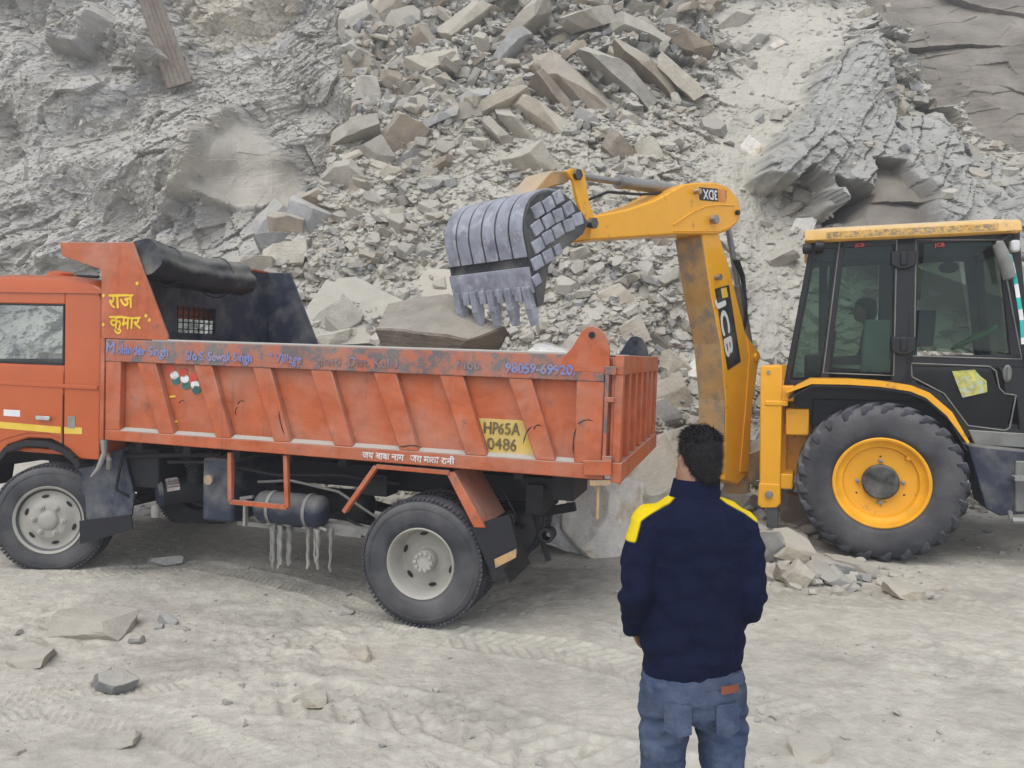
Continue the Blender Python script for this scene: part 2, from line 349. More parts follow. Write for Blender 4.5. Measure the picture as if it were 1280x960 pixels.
def grid_mesh(name, P, mats, attr=None, flip=False, dustw=None, smooth=True):
    """P: (ny, nx, 3)"""
    ny, nx = P.shape[:2]; me = bpy.data.meshes.new(name); nv = nx * ny
    me.vertices.add(nv); me.vertices.foreach_set('co', P.reshape(-1).astype(np.float32))
    i = np.arange(nv).reshape(ny, nx); q = np.stack([i[:-1, :-1], i[:-1, 1:], i[1:, 1:], i[1:, :-1]], -1).reshape(-1, 4)
    if flip: q = q[:, ::-1]
    nf = len(q); me.loops.add(nf * 4); me.loops.foreach_set('vertex_index', q.reshape(-1).astype(np.int32)); me.polygons.add(nf)
    me.polygons.foreach_set('loop_start', np.arange(0, nf * 4, 4, dtype=np.int32)); me.polygons.foreach_set('loop_total', np.full(nf, 4, np.int32))
    me.polygons.foreach_set('use_smooth', np.full(nf, smooth, bool))
    me.materials.append(mats)
    if attr is not None:
        a = me.attributes.new('albedo', 'FLOAT_COLOR', 'POINT'); a.data.foreach_set('color', np.concatenate([attr.reshape(-1, 3), np.ones((nv, 1)) if dustw is None else dustw.reshape(-1, 1)], 1).reshape(-1).astype(np.float32))
    me.update(calc_edges=True); o = bpy.data.objects.new(name, me); col.objects.link(o); return o
# ================================================================== GROUND
def ground_h(x, y):
    x = np.asarray(x, float); y = np.asarray(y, float)
    g = .035 * np.clip(y - 3, 0, 9) - .035 * np.clip(x, -6, 0)
    # soft humps of loose dust
    g = g + .025 * fbm(x * .7, y * .7, 3, 3)
    return g
def tyre_track(x, y, path, width, pitch, amp):
    """rut with lug prints along a polyline path."""
    out = np.zeros(x.shape); s0 = 0.
    for (ax, ay), (bx, by) in zip(path[:-1], path[1:]):
        L = math.hypot(bx - ax, by - ay); tx, ty = (bx - ax) / L, (by - ay) / L
        u = (x - ax) * tx + (y - ay) * ty; v = -(x - ax) * ty + (y - ay) * tx
        m = (u >= 0) & (u < L); w = sstep(width / 2 + .03, width / 2 - .01, np.abs(v)) * m
        ph = (u + s0 + np.abs(v) * .55) / pitch + .5 * (v > 0)
        lug = sstep(.25, .4, np.abs((ph % 1) - .5)) 
        out = out + w * (-.35 * amp + amp * (lug - .5) * sstep(.01, .03, np.abs(v)))
        rim = np.exp(-((np.abs(v) - width / 2 - .03) / .03) ** 2) * m; out = out + rim * amp * .4
        s0 += L
    return out
def g_at(px, py, off=0.):
    r = ray(px, py); y = 5.
    for _ in range(30):
        p = CAMP + r * y; h = float(ground_h(p.x, p.y)) + off; y = y * .5 + .5 * ((h - CAMH) / r.z)
    return CAMP + r * y
def warp_axis(fine0, fine1, step, far0, far1):
    a = np.arange(fine0, fine1, step); n = 40
    lo = fine0 - np.geomspace(step, fine0 - far0, n)[::-1]; hi = fine1 + np.geomspace(step, far1 - fine1, n)
    return np.concatenate([lo, a, hi])
gx = warp_axis(-5.4, 5.6, .0125, -120, 120); gy = warp_axis(2.6, 8.0, .0125, -150, 60)
GX, GY = np.meshgrid(gx, gy)
GZ = ground_h(GX, GY)
near = sstep(13, 8, np.abs(GX)) * sstep(-2, 0, GY)
GZ = GZ + near * (.006 * fbm(GX * 5, GY * 5, 8, 4, .6) + .003 * fbm(GX * 30, GY * 30, 9, 2))
fv, fe, fi = facets(GX * 2.2 + 3, GY * 2.2, 21, 1.)
GZ = GZ + near * .007 * sstep(.52, .9, fi) * sstep(0, .12, fe) * sstep(-.1, .5, fbm(GX * .5, GY * .5, 31, 2))
def gp(px, py): p = g_at(px, py); return (p.x, p.y)
# lug prints of machines that drove past, as in the photo
GZ = GZ + near * tyre_track(GX, GY, [gp(1010, 900), gp(850, 850), gp(700, 812), gp(560, 795)], .30, .085, .013)
GZ = GZ + near * tyre_track(GX, GY, [gp(900, 985), gp(720, 950), gp(560, 895), gp(440, 880), gp(330, 868)], .42, .15, .018)
GZ = GZ + near * tyre_track(GX, GY, [gp(330, 960), gp(200, 905), gp(60, 880), gp(-120, 905)], .24, .05, .009)
GZ = GZ + near * tyre_track(GX, GY, [gp(240, 850), gp(90, 862), gp(-100, 905)], .20, .045, .011)
GZ = GZ + near * tyre_track(GX, GY, [gp(520, 790), gp(400, 740), gp(250, 706), gp(60, 722)], .2, .05, .010)
GZ = GZ + near * tyre_track(GX, GY, [gp(1500, 830), gp(1250, 760), gp(1020, 745), gp(800, 770)], .38, .12, .009)
# churned patches
for (cx, cy), rad, am in [(gp(350, 810), .55, .028), (gp(60, 800), .45, .018), (gp(1210, 830), .5, .018), (gp(500, 900), .6, .018), (gp(100, 770), .35, .02)]:
    w = np.exp(-((GX - cx) ** 2 + ((GY - cy) * 1.2) ** 2) / rad ** 2)
    GZ = GZ + w * am * (fbm(GX * 6, GY * 6, 55, 4, .6) + .35 * facets(GX * 9, GY * 9, 66)[0])
def GZi(x, y):
    i = np.clip(np.searchsorted(gx, x) - 1, 0, len(gx) - 2); j = np.clip(np.searchsorted(gy, y) - 1, 0, len(gy) - 2)
    return float(GZ[j, i])
P = np.stack([GX, GY, GZ], -1)
alb = np.ones(P.shape) * np.array([.51, .482, .412])
vv = 1 + .15 * fbm(GX * .8, GY * .8, 77, 4) + .04 * fbm(GX * 12, GY * 12, 78, 3)
dk = sstep(.1, .6, fbm(GX * .9 + 5, GY * 1.6, 91, 3)) * .16
q_ = gp(700, 725); dark_soil_shade = np.exp(-(((GX - q_[0]) / .75) ** 2 + ((GY - q_[1]) / .42) ** 2)) * (.75 + .5 * fbm(GX * 3, GY * 3, 96, 3))  # darker earth behind the rear wheel, with shade painted into its colour
alb = alb * (vv - dk - .32 * np.clip(dark_soil_shade, 0, 1))[..., None]
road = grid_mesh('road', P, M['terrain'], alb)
tag(road, kind='structure')
gm = rockmat('road_dust', dust=-.2, bscale=4., bump=.9); road.data.materials[0] = gm

# ================================================================== HILLSIDE
T47 = math.tan(R(47)); T62 = math.tan(R(62))
def baseM(x, z): return 9.3 + .03 * x + np.where(z > .4, (z - .4) / T47, (z - .4) * 1.6)
def baseL(x, z): return 12.6 + z / T62 + .06 * (x + 8)
def hit_fn(px, py, fn, y0=5., y1=34.):
    r = ray(px, py); Y = np.arange(y0, y1, .02); X = r.x / r.y * Y; Z = CAMH + r.z / r.y * Y
    k = np.argmax(Y >= fn(X, Z)); return float(X[k]), float(Y[k]), float(Z[k])
def mz(px, py):
    a = hit_fn(px, py, baseM); return (a[0], a[2])
def lz(px, py):
    a = hit_fn(px, py, baseL); return (a[0], a[2])
hx = warp_axis(-12.6, 12.4, .026, -70, 70); hz = np.concatenate([np.arange(-.6, 12.6, .021), 12.6 + np.geomspace(.03, 30, 70)])
HX, HZ = np.meshgrid(hx, hz)
xb = np.interp(hz, [0, 2, 3.2, 5.6, 7.4, 9.5, 12, 20], [-4.2, -4.0, -4.0, -2.95, -3.2, -3.9, -4.4, -6])[:, None] + .12 * pn(HZ * 1.3, HX * 0, 4)
wM = sstep(-.12, .2, HX - xb + .25 * pn(HX * 2, HZ * 2, 41))
DM = baseM(HX, HZ) - .5 * fbm(HX * .28, HZ * .28, 5, 3); DL = baseL(HX, HZ) - 1.0 * fbm(HX * .3, HZ * .3, 6, 3)
def strata(X, Z, ang, lam, s, wob=.22):
    """beds: saw-tooth ledges along a dip direction."""
    a = R(ang); u = X * math.cos(a) + Z * math.sin(a); v = -X * math.sin(a) + Z * math.cos(a)
    v = v + wob * lam * (fbm(u * .35, v * .5, s, 3) + .25 * pn(u * 3, v * 3, s + 1)); k = v / lam; i = np.floor(k); f = k - i
    h = _hash(i, np.floor(u / (lam * 3.5) + 7 * _hash(i, i, s)), s + 3); return (1 - f) ** 1.5 * (.25 + h) * (.4 + .6 * sstep(-.2, .3, pn(u * .8, v * 1.1, s + 8))), h, f, u, v
# -- left cliff: fine broken rock, beds rising to the right
s1, h1, f1, u1, v1 = strata(HX, HZ, 38, .34, 101); s2, h2, f2, _, _ = strata(HX, HZ, 40, .11, 103)
fa1, e1, i1 = facets(u1 * .9, v1 * 2.2, 111, 1.1); fa2, e2, i2 = facets(u1 * 3.2, v1 * 6.5, 112, 1.2); fa3, e3, i3 = facets(HX * 9, HZ * 9, 113, 1.4)
smoothL = sstep(-.1, .5, fbm(HX * .5, HZ * .5 + 9, 130, 2))
fa4, _, _ = facets(HX * 20, HZ * 20, 114, 1.4)
fa5, _, _ = facets(HX * 1.7 + 3, HZ * 1.9, 115, 1.2); fa6, _, _ = facets(HX * 4.5, HZ * 5, 116, 1.3); mS = sstep(-.1, .35, fbm(HX * .35, HZ * .4, 117, 2))
dL = .10 * s1 * mS + .03 * s2 * mS + .09 * fa1 + .15 * fa5 + .06 * fa6 * (1 - .6 * smoothL) + .04 * fa2 * (1 - .7 * smoothL) + .03 * fa3 * (1 - .5 * smoothL) + .010 * fa4 + .05 * fbm(HX * 1.5, HZ * 1.5, 14, 4) + .12 * fbm(u1 * .5, v1 * 1.3, 19, 3)
# dark buttress overhangs at the upper left
for poly, am in [([(85, 70), (130, 10), (150, 40), (120, 75)], .9), ([(175, 60), (205, 62), (225, 85), (180, 90)], .8), ([(0, 0), (60, 0), (40, 60), (20, 200), (0, 210)], -.4), ([(200, 0), (260, 62), (300, 70), (440, 70), (440, 0)], -.12),
                 ([(260, 190), (300, 140), (360, 200), (370, 260), (300, 262), (240, 250)], .5), ([(150, 230), (260, 160), (300, 210), (150, 330), (60, 330)], .35)]:
    q = [lz(*p) for p in poly]; d = poly_dist(HX, HZ, q); dL = dL + am * sstep(-.12, .1, d)
qs = poly_dist(HX, HZ, [lz(*p) for p in [(285, 185), (305, 150), (350, 185), (378, 225), (372, 262), (300, 266), (262, 240)]]); wsl = sstep(-.08, .12, qs)
dL = dL * (1 - .85 * wsl) + .85 * wsl * (.3 + .12 * fbm(u1 * .8, v1 * .8, 133, 3) + .06 * np.floor(v1 * 1.5 + .4 * pn(u1, v1, 3)) * 0)
# -- middle scree
rough = sstep(-.35, .3, fbm(HX * .35 + 2, HZ * .35, 140, 3))
band = poly_dist(HX, HZ, [mz(*p) for p in [(850, 0), (1090, 0), (1020, 110), (960, 210), (1010, 300), (980, 460), (900, 430), (940, 330), (870, 230), (880, 150), (920, 60)]])
dusty = np.maximum(sstep(-.5, .6, band), .8 * sstep(-.2, .5, poly_dist(HX, HZ, [mz(*p) for p in [(520, 240), (600, 190), (720, 180), (560, 260)]])))
ma1, me1, mi1 = facets(HX * 1.1 + .4 * HZ, HZ * 1.6, 151, 1.2); ma2, me2, mi2 = facets(HX * 3.3, HZ * 4.2, 152, 1.3); ma3, me3, mi3 = facets(HX * 8, HZ * 9, 153, 1.4)
upper = sstep(5.5, 8.5, HZ) * (1 - dusty)
dM = (.10 + .45 * upper) * ma1 * (1 - .7 * dusty) + (.08 + .16 * upper) * ma2 * (1 - .8 * dusty) + .045 * ma3 * (1 - .75 * dusty) + .05 * fbm(HX * 2, HZ * 2, 15, 4) + .012 * fbm(HX * 14, HZ * 14, 16, 3)
dM = dM + .05 * np.abs(fbm((HX - HZ * .45) * 2.2, (HZ + HX * .3) * .5, 17, 3)) * dusty   # runnels down the dust
# -- right outcrop, a big broken buttress
oz = lambda x, y: (lambda a: (a[0], a[2]))(hit_fn(x, y, lambda X, Z: baseM(X, Z) - 1.5))
outp = [oz(*p) for p in [(962, 205), (985, 165), (1025, 110), (1050, 60), (1092, 22), (1145, 62), (1168, 122), (1205, 112), (1238, 150), (1300, 178), (1420, 240), (1420, 340), (1250, 320), (1150, 300), (1105, 262), (1060, 245), (1045, 215), (1000, 215)]]
dO = poly_dist(HX, HZ, outp) + .12 * pn(HX * 2.5, HZ * 2.5, 160) + .05 * pn(HX * 8, HZ * 8, 161)
wO = sstep(-.05, .14, dO)
so, ho, fo, uo, vo = strata(HX, HZ, 48, .42, 171, .3); so2, _, _, _, _ = strata(HX, HZ, 50, .13, 172)
oa, oe, oi_ = facets(uo * .42, vo * 1.1, 173, 1.25); ob, oe2, _ = facets(uo * 3, vo * 5, 174, 1.3)
bulge = np.clip(dO, 0, 1.4)
dOut = .45 + .6 * np.sqrt(bulge + .01) + .13 * so + .03 * so2 + .42 * oa + .07 * ob + .022 * facets(HX * 8, HZ * 8, 175, 1.3)[0] + .03 * fbm(HX * 6, HZ * 6, 18, 3)
# hollow and flat brown faces under it, and the brown wall above it
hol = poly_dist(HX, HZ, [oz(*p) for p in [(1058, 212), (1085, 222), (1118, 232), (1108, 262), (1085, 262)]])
brn = poly_dist(HX, HZ, [oz(*p) for p in [(1105, 190), (1145, 195), (1180, 240), (1185, 285), (1330, 330), (1330, 400), (1090, 300), (1110, 240)]])
wall = poly_dist(HX, HZ, [mz(*p) for p in [(1075, -40), (1088, 22), (1120, 75), (1168, 135), (1205, 130), (1238, 165), (1300, 195), (1420, 255), (1500, -200), (1100, -200)]])
ww = sstep(-.05, .15, wall)
dM = dM * (1 - ww) + ww * (-.5 + .5 * np.clip(wall, 0, 3) * .5 + .34 * facets(HX * .3, HZ * .42 + HX * .2, 181, 1.2)[0] + .035 * facets(HX * 1.6, HZ * 2.4, 184, 1.2)[0] + .03 * fbm(HX * 1.5, HZ * 4, 182, 3) + .06 * np.floor(2 * (HX * .5 + HZ * .6 + .3 * pn(HX, HZ, 7))) * 0)
dM = dM * (1 - wO) + dOut * wO
wb = sstep(-.04, .08, brn); dM = dM * (1 - wb) + wb * (.75 + .35 * facets(HX * 1.4, HZ * 1.0, 183, 1.)[0])
wh = sstep(-.02, .12, hol); dM = dM * (1 - wh) + wh * (-.6)
D = (DL - dL * .9) * (1 - wM) + (DM - dM) * wM
D = np.maximum(D, 8.2 + .0 * HX)
# rock colours per vertex
A = np.zeros(HX.shape + (3,))
cl = np.array([.39, .385, .365]); dustc = np.array([.485, .458, .392]); tan = np.array([.46, .42, .345]); gr = np.array([.28, .285, .30]); brc = np.array([.22, .195, .165])
t = np.clip(.5 + .45 * fbm(HX * .6, HZ * .6, 201, 4) + .35 * (i2 - .5), 0, 1)[..., None]
AL = np.array([.44, .42, .385]) * (.74 + .42 * t) ; AL = AL * (1 - .35 * sstep(.1, .5, fbm(u1 * .4, v1 * 1.2, 203, 3))[..., None]) + .35 * sstep(.1, .5, fbm(u1 * .4, v1 * 1.2, 203, 3))[..., None] * gr * 1.1
lil = sstep(.0, .5, fbm(HX * .22 + 4, HZ * .3, 211, 3))[..., None]; AL = AL * (1 - .4 * lil) + .4 * lil * np.array([.38, .355, .345])
q = poly_dist(HX, HZ, [lz(*p) for p in [(262, 190), (300, 150), (360, 200), (375, 262), (300, 262), (240, 250)]]); w = sstep(-.1, .1, q)[..., None]; AL = AL * (1 - w * .6) + w * .6 * tan * 1.02
q = poly_dist(HX, HZ, [lz(*p) for p in [(215, 0), (245, 48), (265, 58), (330, 40), (370, 0), (370, -40), (215, -40)]]); w = sstep(-.1, .1, q)[..., None]; AL = AL * (1 - w * .85) + w * .85 * tan * 1.15
tM = np.clip(.5 + .5 * fbm(HX * .7, HZ * .7, 205, 4), 0, 1)[..., None]
AM = dustc * (.86 + .2 * tM) * (1 - .25 * (1 - dusty[..., None]) * (mi2[..., None] > .6)) 
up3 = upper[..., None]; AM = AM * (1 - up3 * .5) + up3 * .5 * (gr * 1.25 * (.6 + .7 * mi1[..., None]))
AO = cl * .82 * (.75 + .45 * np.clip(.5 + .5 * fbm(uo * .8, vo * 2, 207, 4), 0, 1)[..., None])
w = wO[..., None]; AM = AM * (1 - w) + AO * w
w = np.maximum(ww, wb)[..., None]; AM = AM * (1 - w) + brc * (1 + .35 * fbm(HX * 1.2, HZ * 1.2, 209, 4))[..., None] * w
w = wh[..., None]; AM = AM * (1 - w) + brc * .7 * w  # hollow coloured a darker brown than the faces beside it
w = wM[..., None]; A = AL * (1 - w) + AM * w
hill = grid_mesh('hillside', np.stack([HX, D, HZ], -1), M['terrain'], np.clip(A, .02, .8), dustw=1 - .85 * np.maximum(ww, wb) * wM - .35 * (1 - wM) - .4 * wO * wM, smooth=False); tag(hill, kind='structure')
def Dg(x, z):
    x = np.asarray(x, float); z = np.asarray(z, float)
    i = np.clip(np.searchsorted(hx, x) - 1, 0, len(hx) - 2); j = np.clip(np.searchsorted(hz, z) - 1, 0, len(hz) - 2)
    fx = np.clip((x - hx[i]) / (hx[i + 1] - hx[i]), 0, 1); fz = np.clip((z - hz[j]) / (hz[j + 1] - hz[j]), 0, 1)
    return (D[j, i] * (1 - fx) + D[j, i + 1] * fx) * (1 - fz) + (D[j + 1, i] * (1 - fx) + D[j + 1, i + 1] * fx) * fz
def on_hill(px, py):
    x, y, z = hit_fn(px, py, Dg); return Vector((x, y, z))
def hill_n(x, z, e=.25):
    dx = float(Dg(x + e, z) - Dg(x - e, z)) / (2 * e); dz = float(Dg(x, z + e) - Dg(x, z - e)) / (2 * e)
    return Vector((dx, -1, dz)).normalized()

# ================================================================== STONES
def rock_mesh(name, seed, dims, n=16, boxy=.6, sub=1, rough=.03, bev=.03):
    r = random.Random(seed); bm = bmesh.new(); bmesh.ops.create_cube(bm, size=1)
    def cut(no, d):
        no = Vector(no).normalized(); bmesh.ops.bisect_plane(bm, geom=bm.verts[:] + bm.edges[:] + bm.faces[:], plane_co=no * d, plane_no=no, clear_outer=True)
        be = [e for e in bm.edges if e.is_boundary]
        if be: bmesh.ops.holes_fill(bm, edges=be)
    a0 = r.uniform(0, 6.28); ns = r.choice((4, 5, 5, 6))      # side faces, near vertical; broken bedding planes above and below
    for k in range(ns): a = a0 + 6.283 * (k + r.uniform(-.32, .32)) / ns; cut((math.cos(a), math.sin(a), r.uniform(-.45, .45) * (1.5 - boxy)), r.uniform(.36, .5))
    for k in range(2 if boxy > .7 else 3): cut((r.uniform(-.35, .35), r.uniform(-.35, .35), r.choice((-1, 1))), r.uniform(.34, .48))
    for k in range(2 if n < 14 else 4): cut([r.gauss(0, 1) for _ in range(3)], r.uniform(.42, .56))
    for k in range(int(max(0, (.6 - boxy)) * 30)): cut([r.gauss(0, 1) for _ in range(3)], r.uniform(.40, .47))
    for v in bm.verts: v.co = Vector((v.co.x * dims[0] * 1.08, v.co.y * dims[1] * 1.08, v.co.z * dims[2] * 1.08))
    bmesh.ops.remove_doubles(bm, verts=bm.verts, dist=.01 * min(dims))
    if bev > 0: bmesh.ops.bevel(bm, geom=bm.edges[:], offset=bev * .6 * min(dims), segments=1, affect='EDGES', profile=.6)
    bmesh.ops.triangulate(bm, faces=bm.faces)
    for k in range(sub):
        bmesh.ops.subdivide_edges(bm, edges=[e for e in bm.edges if e.calc_length() > .16 * min(dims[0], dims[1])], cuts=1, use_grid_fill=False)
        bmesh.ops.triangulate(bm, faces=[f for f in bm.faces if len(f.verts) > 3])
    if rough > 0:
        from mathutils import noise
        o = Vector((seed * 3.1, seed * 1.7, 0)); k = 2.2 / max(dims)
        for v in bm.verts:
            d = noise.noise_vector(v.co * k * 1.6 + o) * rough * .7 * max(dims) + noise.noise_vector(v.co * k * 6 + o) * rough * .35 * min(dims)
            st = noise.noise(Vector((0, 0, v.co.z * 9 / max(dims[2], .05))) + o) * rough * .8
            v.co += d; v.co.x *= 1 + st; v.co.y *= 1 + st
    me = bpy.data.meshes.new(name); bm.to_mesh(me); bm.free()
    me.polygons.foreach_set('use_smooth', [True] * len(me.polygons)); me.set_sharp_from_angle(angle=R(14)); return me
def place_rock(name, me, material, loc, rot, label, cat='rock', group=None):
    o = bpy.data.objects.new(name, me); col.objects.link(o); o.location = loc; o.rotation_euler = rot
    if not me.materials: me.materials.append(material)
    return tag(o, label, cat, group, 'thing')
_rs = [500]
def big_rock(px, py, wpx, hpx, depth, material, label, tilt=0., roll=0., ground=False, yaw=0., sink=.25, boxy=.6, n=18, name='boulder', Y=None, group=None, sub=3, cat='boulder', dz=0.):
    """stone of the size it has in the photo, bedded in the hill or the road. tilt = slope of its long side in the picture."""
    if Y is not None: r = ray(px, py); c = CAMP + r * (Y / r.y)
    elif ground: c = g_at(px, py); 
    else: c = on_hill(px, py)
    k = c.y / FPX; w, h = wpx * k, hpx * k; d = depth * w
    _rs[0] += 1
    me = rock_mesh(name, _rs[0], (w, d, h), n, boxy, sub + (w > .6 and ground), .06 if (w > .6 and ground) else .028, .03)
    if ground: c = c + Vector((0, d * .3, h * (.5 - sink)))
    elif Y is None: c = c + Vector((0, d * (.5 - sink) * -.3 + d * .22, 0))
    c = c + Vector((0, 0, dz))
    return place_rock(name, me, material, c, (R(roll), R(tilt), R(yaw)), label, cat, group)
# ================================================================== TIPPER TRUCK
yaw, pt = .278, .034
TF = Vector((-math.cos(yaw) * math.cos(pt), math.sin(yaw) * math.cos(pt), math.sin(pt))); TL = Vector((math.sin(yaw), math.cos(yaw), 0)); TU = TF.cross(-TL)
TO = Vector((.536, 4.825, .054))
truck = empty('tipper_truck', frame(TO, TF, -TL, TU))
tag(truck, 'dusty orange tipper truck with yellow Hindi lettering, parked alongside the rock slope', 'truck')
def lp(a, b, c): return Vector((a, -b, c))          # along, across (away from the camera side), up
def tq(px, py, b=0.):
    p = on_plane(px, py, TO + TL * b, TL) - TO; return p.dot(TF), p.dot(TU)
def tpx(pts, b=0.): return [lp(*((lambda q: (q[0], b, q[1]))(tq(x, y, b)))) for x, y in pts]
TLEN, C1, C2, TW = 3.69, 1.09, 1.825, 2.1
def off(pts, db): return [p + Vector((0, -db, 0)) for p in pts]
AX = Vector((0, -1, 0))

# dump body -----------------------------------------------------------
db = MB()
panels = [[(148, 441), (167, 441), (198, 543), (148, 540)], [(191, 444), (239, 447), (270, 550), (218, 546)], [(261, 447), (313, 450), (343, 556), (290, 552)],
          [(335, 452), (385, 454), (419, 562), (364, 558)], [(412, 457), (465, 461), (501, 569), (443, 565)], [(493, 462), (548, 466), (584, 576), (525, 571)],
          [(577, 466), (634, 469), (672, 583), (611, 578)], [(663, 471), (721, 474), (725, 586), (697, 584)]]
PQ = [[tq(*p) for p in q] for q in panels]
ctop, cbot = 1.665, 1.165
def edge_a(p_top, p_bot, c):
    t = (c - p_bot[1]) / (p_top[1] - p_bot[1]); return p_bot[0] + t * (p_top[0] - p_bot[0])
PE = [((edge_a(q[0], q[3], ctop), edge_a(q[1], q[2], ctop)), (edge_a(q[0], q[3], cbot), edge_a(q[1], q[2], cbot))) for q in PQ]
def side(b0, sgn, inner=True):
    m = MB()
    m.prism([lp(0, b0 + sgn * .055, C1 + .02), lp(TLEN, b0 + sgn * .055, C1 + .02), lp(TLEN, b0 + sgn * .055, C2 - .01), lp(0, b0 + sgn * .055, C2 - .01)], AX * sgn * .012)
    return m
for nm, b0, sg in (('side_panel', 0., 1), ('side_panel', TW, -1)):
    m = side(b0, sg)
    m.prism([lp(.02, b0, C1 - .02), lp(TLEN, b0, C1), lp(TLEN, b0, cbot), lp(.02, b0, cbot)], AX * sg * .054)       # bottom rail
    m.prism([lp(3.56, b0 + sg * .001, cbot), lp(TLEN, b0 + sg * .001, cbot), lp(TLEN, b0 + sg * .001, ctop), lp(3.56, b0 + sg * .001, ctop)], AX * sg * .053)
    m.prism([lp(.035, b0 + sg * .001, cbot), lp(.205, b0 + sg * .001, cbot), lp(.205, b0 + sg * .001, ctop), lp(.035, b0 + sg * .001, ctop)], AX * sg * .053)
    sp = m.build(nm, M['orange'], truck, bevel=.006)
    tr = MB(); tr.prism([lp(.035, b0 - sg * .004, ctop), lp(TLEN, b0 - sg * .004, ctop), lp(TLEN, b0 - sg * .004, C2), lp(.035, b0 - sg * .004, C2)], AX * sg * .06)
    tr.build('top_rail', M['worn_rail'], sp, bevel=.005)
    cp = MB(); cp.box(lp(1.73, b0 + sg * .035, C2 + .006), (3.12, .075, .012)); cp.build('rail_cap', M['worn_ledge'], sp, bevel=.003)
    for i in range(7):
        (t0, t1), (b_0, b_1) = PE[i][0], PE[i][1]; (n0, n1), (nb0, nb1) = PE[i + 1][0], PE[i + 1][1]
        m = MB(); z = b0 + sg * .003
        m.prism([lp(t1, z, ctop), lp(n0, z, ctop), lp(nb0, z, cbot), lp(b_1, z, cbot)], AX * sg * .051)
        m.build('rib', M['orange'], sp, bevel=.006)
    for i in range(8):
        (b_0, b_1) = PE[i][1]; m = MB()
        m.prism([lp(b_0 + .008, b0 + sg * .053, cbot + .022), lp(b_0 + .008, b0 + sg * .001, cbot + .001), lp(b_0 + .008, b0 + sg * .053, cbot + .001)], (b_1 - b_0 - .016, 0, 0))
        m.build('ledge', M['worn_ledge'], sp)
# floor, under-frame
m = MB(); m.box(lp(1.85, TW / 2, C1 + .03), (3.6, TW - .14, .05))
m.build('load_floor', M['orange'], truck)
m = MB()
for k in range(8): m.box(lp(.6 + k * .42, TW / 2, C1 - .045), (.06, TW - .35, .08))
m.box(lp(1.85, TW / 2, C1 - .07), (3.5, .9, .02)); m.build('floor_bearers', M['dark'], truck)
# head board with grille window, wings
wing = [(4.113, 2.527), (3.467, 2.523), (3.156, 1.862), (3.156, 1.83), (3.729, 1.83), (3.736, 2.328), (4.09, 2.427)]
m = MB(); m.prism([lp(a, -.004, c) for a, c in wing], AX * .02)
m.prism([lp(3.70, -.003, C1), lp(3.735, -.003, C1), lp(3.735, -.003, 1.83), lp(3.70, -.003, 1.83)], AX * .06)
wn = m.build('side_wing', M['orange'], truck, bevel=.004)
m = MB(); m.prism([lp(a, TW - .02, c) for a, c in wing], AX * .02); m.build('side_wing', M['navy_steel'], truck, bevel=.004)
hb = MB(); a0 = 3.70
def hb_rect(b0, b1, c0, c1): hb.box(lp(a0, (b0 + b1) / 2, (c0 + c1) / 2), (.03, b1 - b0, c1 - c0))
hb_rect(.06, 2.04, C1 + .06, 1.90); hb_rect(.06, .75, 1.90, 2.50); hb_rect(1.55, 2.04, 1.90, 2.36); hb_rect(.75, 1.55, 2.12, 2.42); hb_rect(1.25, 1.55, 1.90, 2.12); hb_rect(1.75, 2.04, 2.36, 2.50)
for k in range(5): hb.box(lp(a0 - .03, .12 + k * .46, 1.5), (.04, .05, .8))
hbo = hb.build('headboard', M['navy_steel'], truck)
m = MB()
for k in range(12): m.box(lp(a0, .78 + k * .067, 2.09), (.008, .008, .38))
for k in range(7): m.box(lp(a0 + .006, 1.15, 1.93 + k * .055), (.008, .8, .008))
m.build('wire_grille', M['black'], hbo)
m = MB(); m.prism([lp(3.70, .03, 2.515), lp(3.70, TW - .03, 2.515), lp(4.10, TW - .03, 2.50), lp(4.10, .03, 2.50)], (0, 0, .015)); m.build('cab_guard', M['orange'], truck)
# tailgate ------------------------------------------------------------
m = MB(); m.box(lp(-.02, TW / 2, (C1 + C2) / 2), (.03, TW - .05, C2 - C1 - .02))
m.box(lp(-.05, TW / 2, 1.77), (.055, TW - .02, .12)); m.box(lp(-.055, TW / 2, 1.12), (.065, TW, .12))
for k in range(7): m.box(lp(-.05, .06 + k * (TW - .12) / 6, 1.45), (.05, .09, .54))
tg = m.build('tailgate', M['orange'], truck, bevel=.005)
m = MB(); m.bar(lp(-.075, .02, 1.16), lp(-.075, .02, 1.05), .035, .02); m.bar(lp(-.03, -.02, 1.15), lp(.14, -.02, 1.14), .02, .09)
m.build('latch_bar', M['orange'], tg, bevel=.004)
m = MB(); m.box(lp(.018, -.006, 1.42), (.022, .02, .6)); m.box(lp(.0, -.008, 1.735), (.07, .02, .05)); m.box(lp(.0, -.008, 1.56), (.06, .02, .03)); m.box(lp(.0, -.008, 1.2), (.06, .02, .04))
m.build('hinge_strip', M['worn_rail'], tg, bevel=.003)
for b0, mt in ((-.005, 'orange'), (TW - .02, 'navy_steel')):
    m = MB(); pts = [(.30, 1.80), (.245, 1.86), (.185, 1.965), (.155, 1.995), (.115, 2.0), (.07, 1.985), (.03, 1.93), (.01, 1.86), (.005, 1.72), (.30, 1.72)]
    m.prism([lp(a, b0, c) for a, c in pts], AX * .03); e = m.build('pivot_ear', M[mt], truck, bevel=.004)
    m = MB(); m.lathe([(.001, -.02), (.02, -.02), (.02, .02), (.001, .02)], lp(.12, b0 + .012, 1.945), 'y', 12); m.build('pivot_pin', M['dark'], e)
m = MB(); m.bar(lp(.05, .03, 1.09), lp(.05, .03, .83), .03, .014); m.bar(lp(.1, .0, 1.05), lp(-.02, .02, 1.06), .05, .03); m.build('hanging_hasp', M['yellow_dirty'], truck)

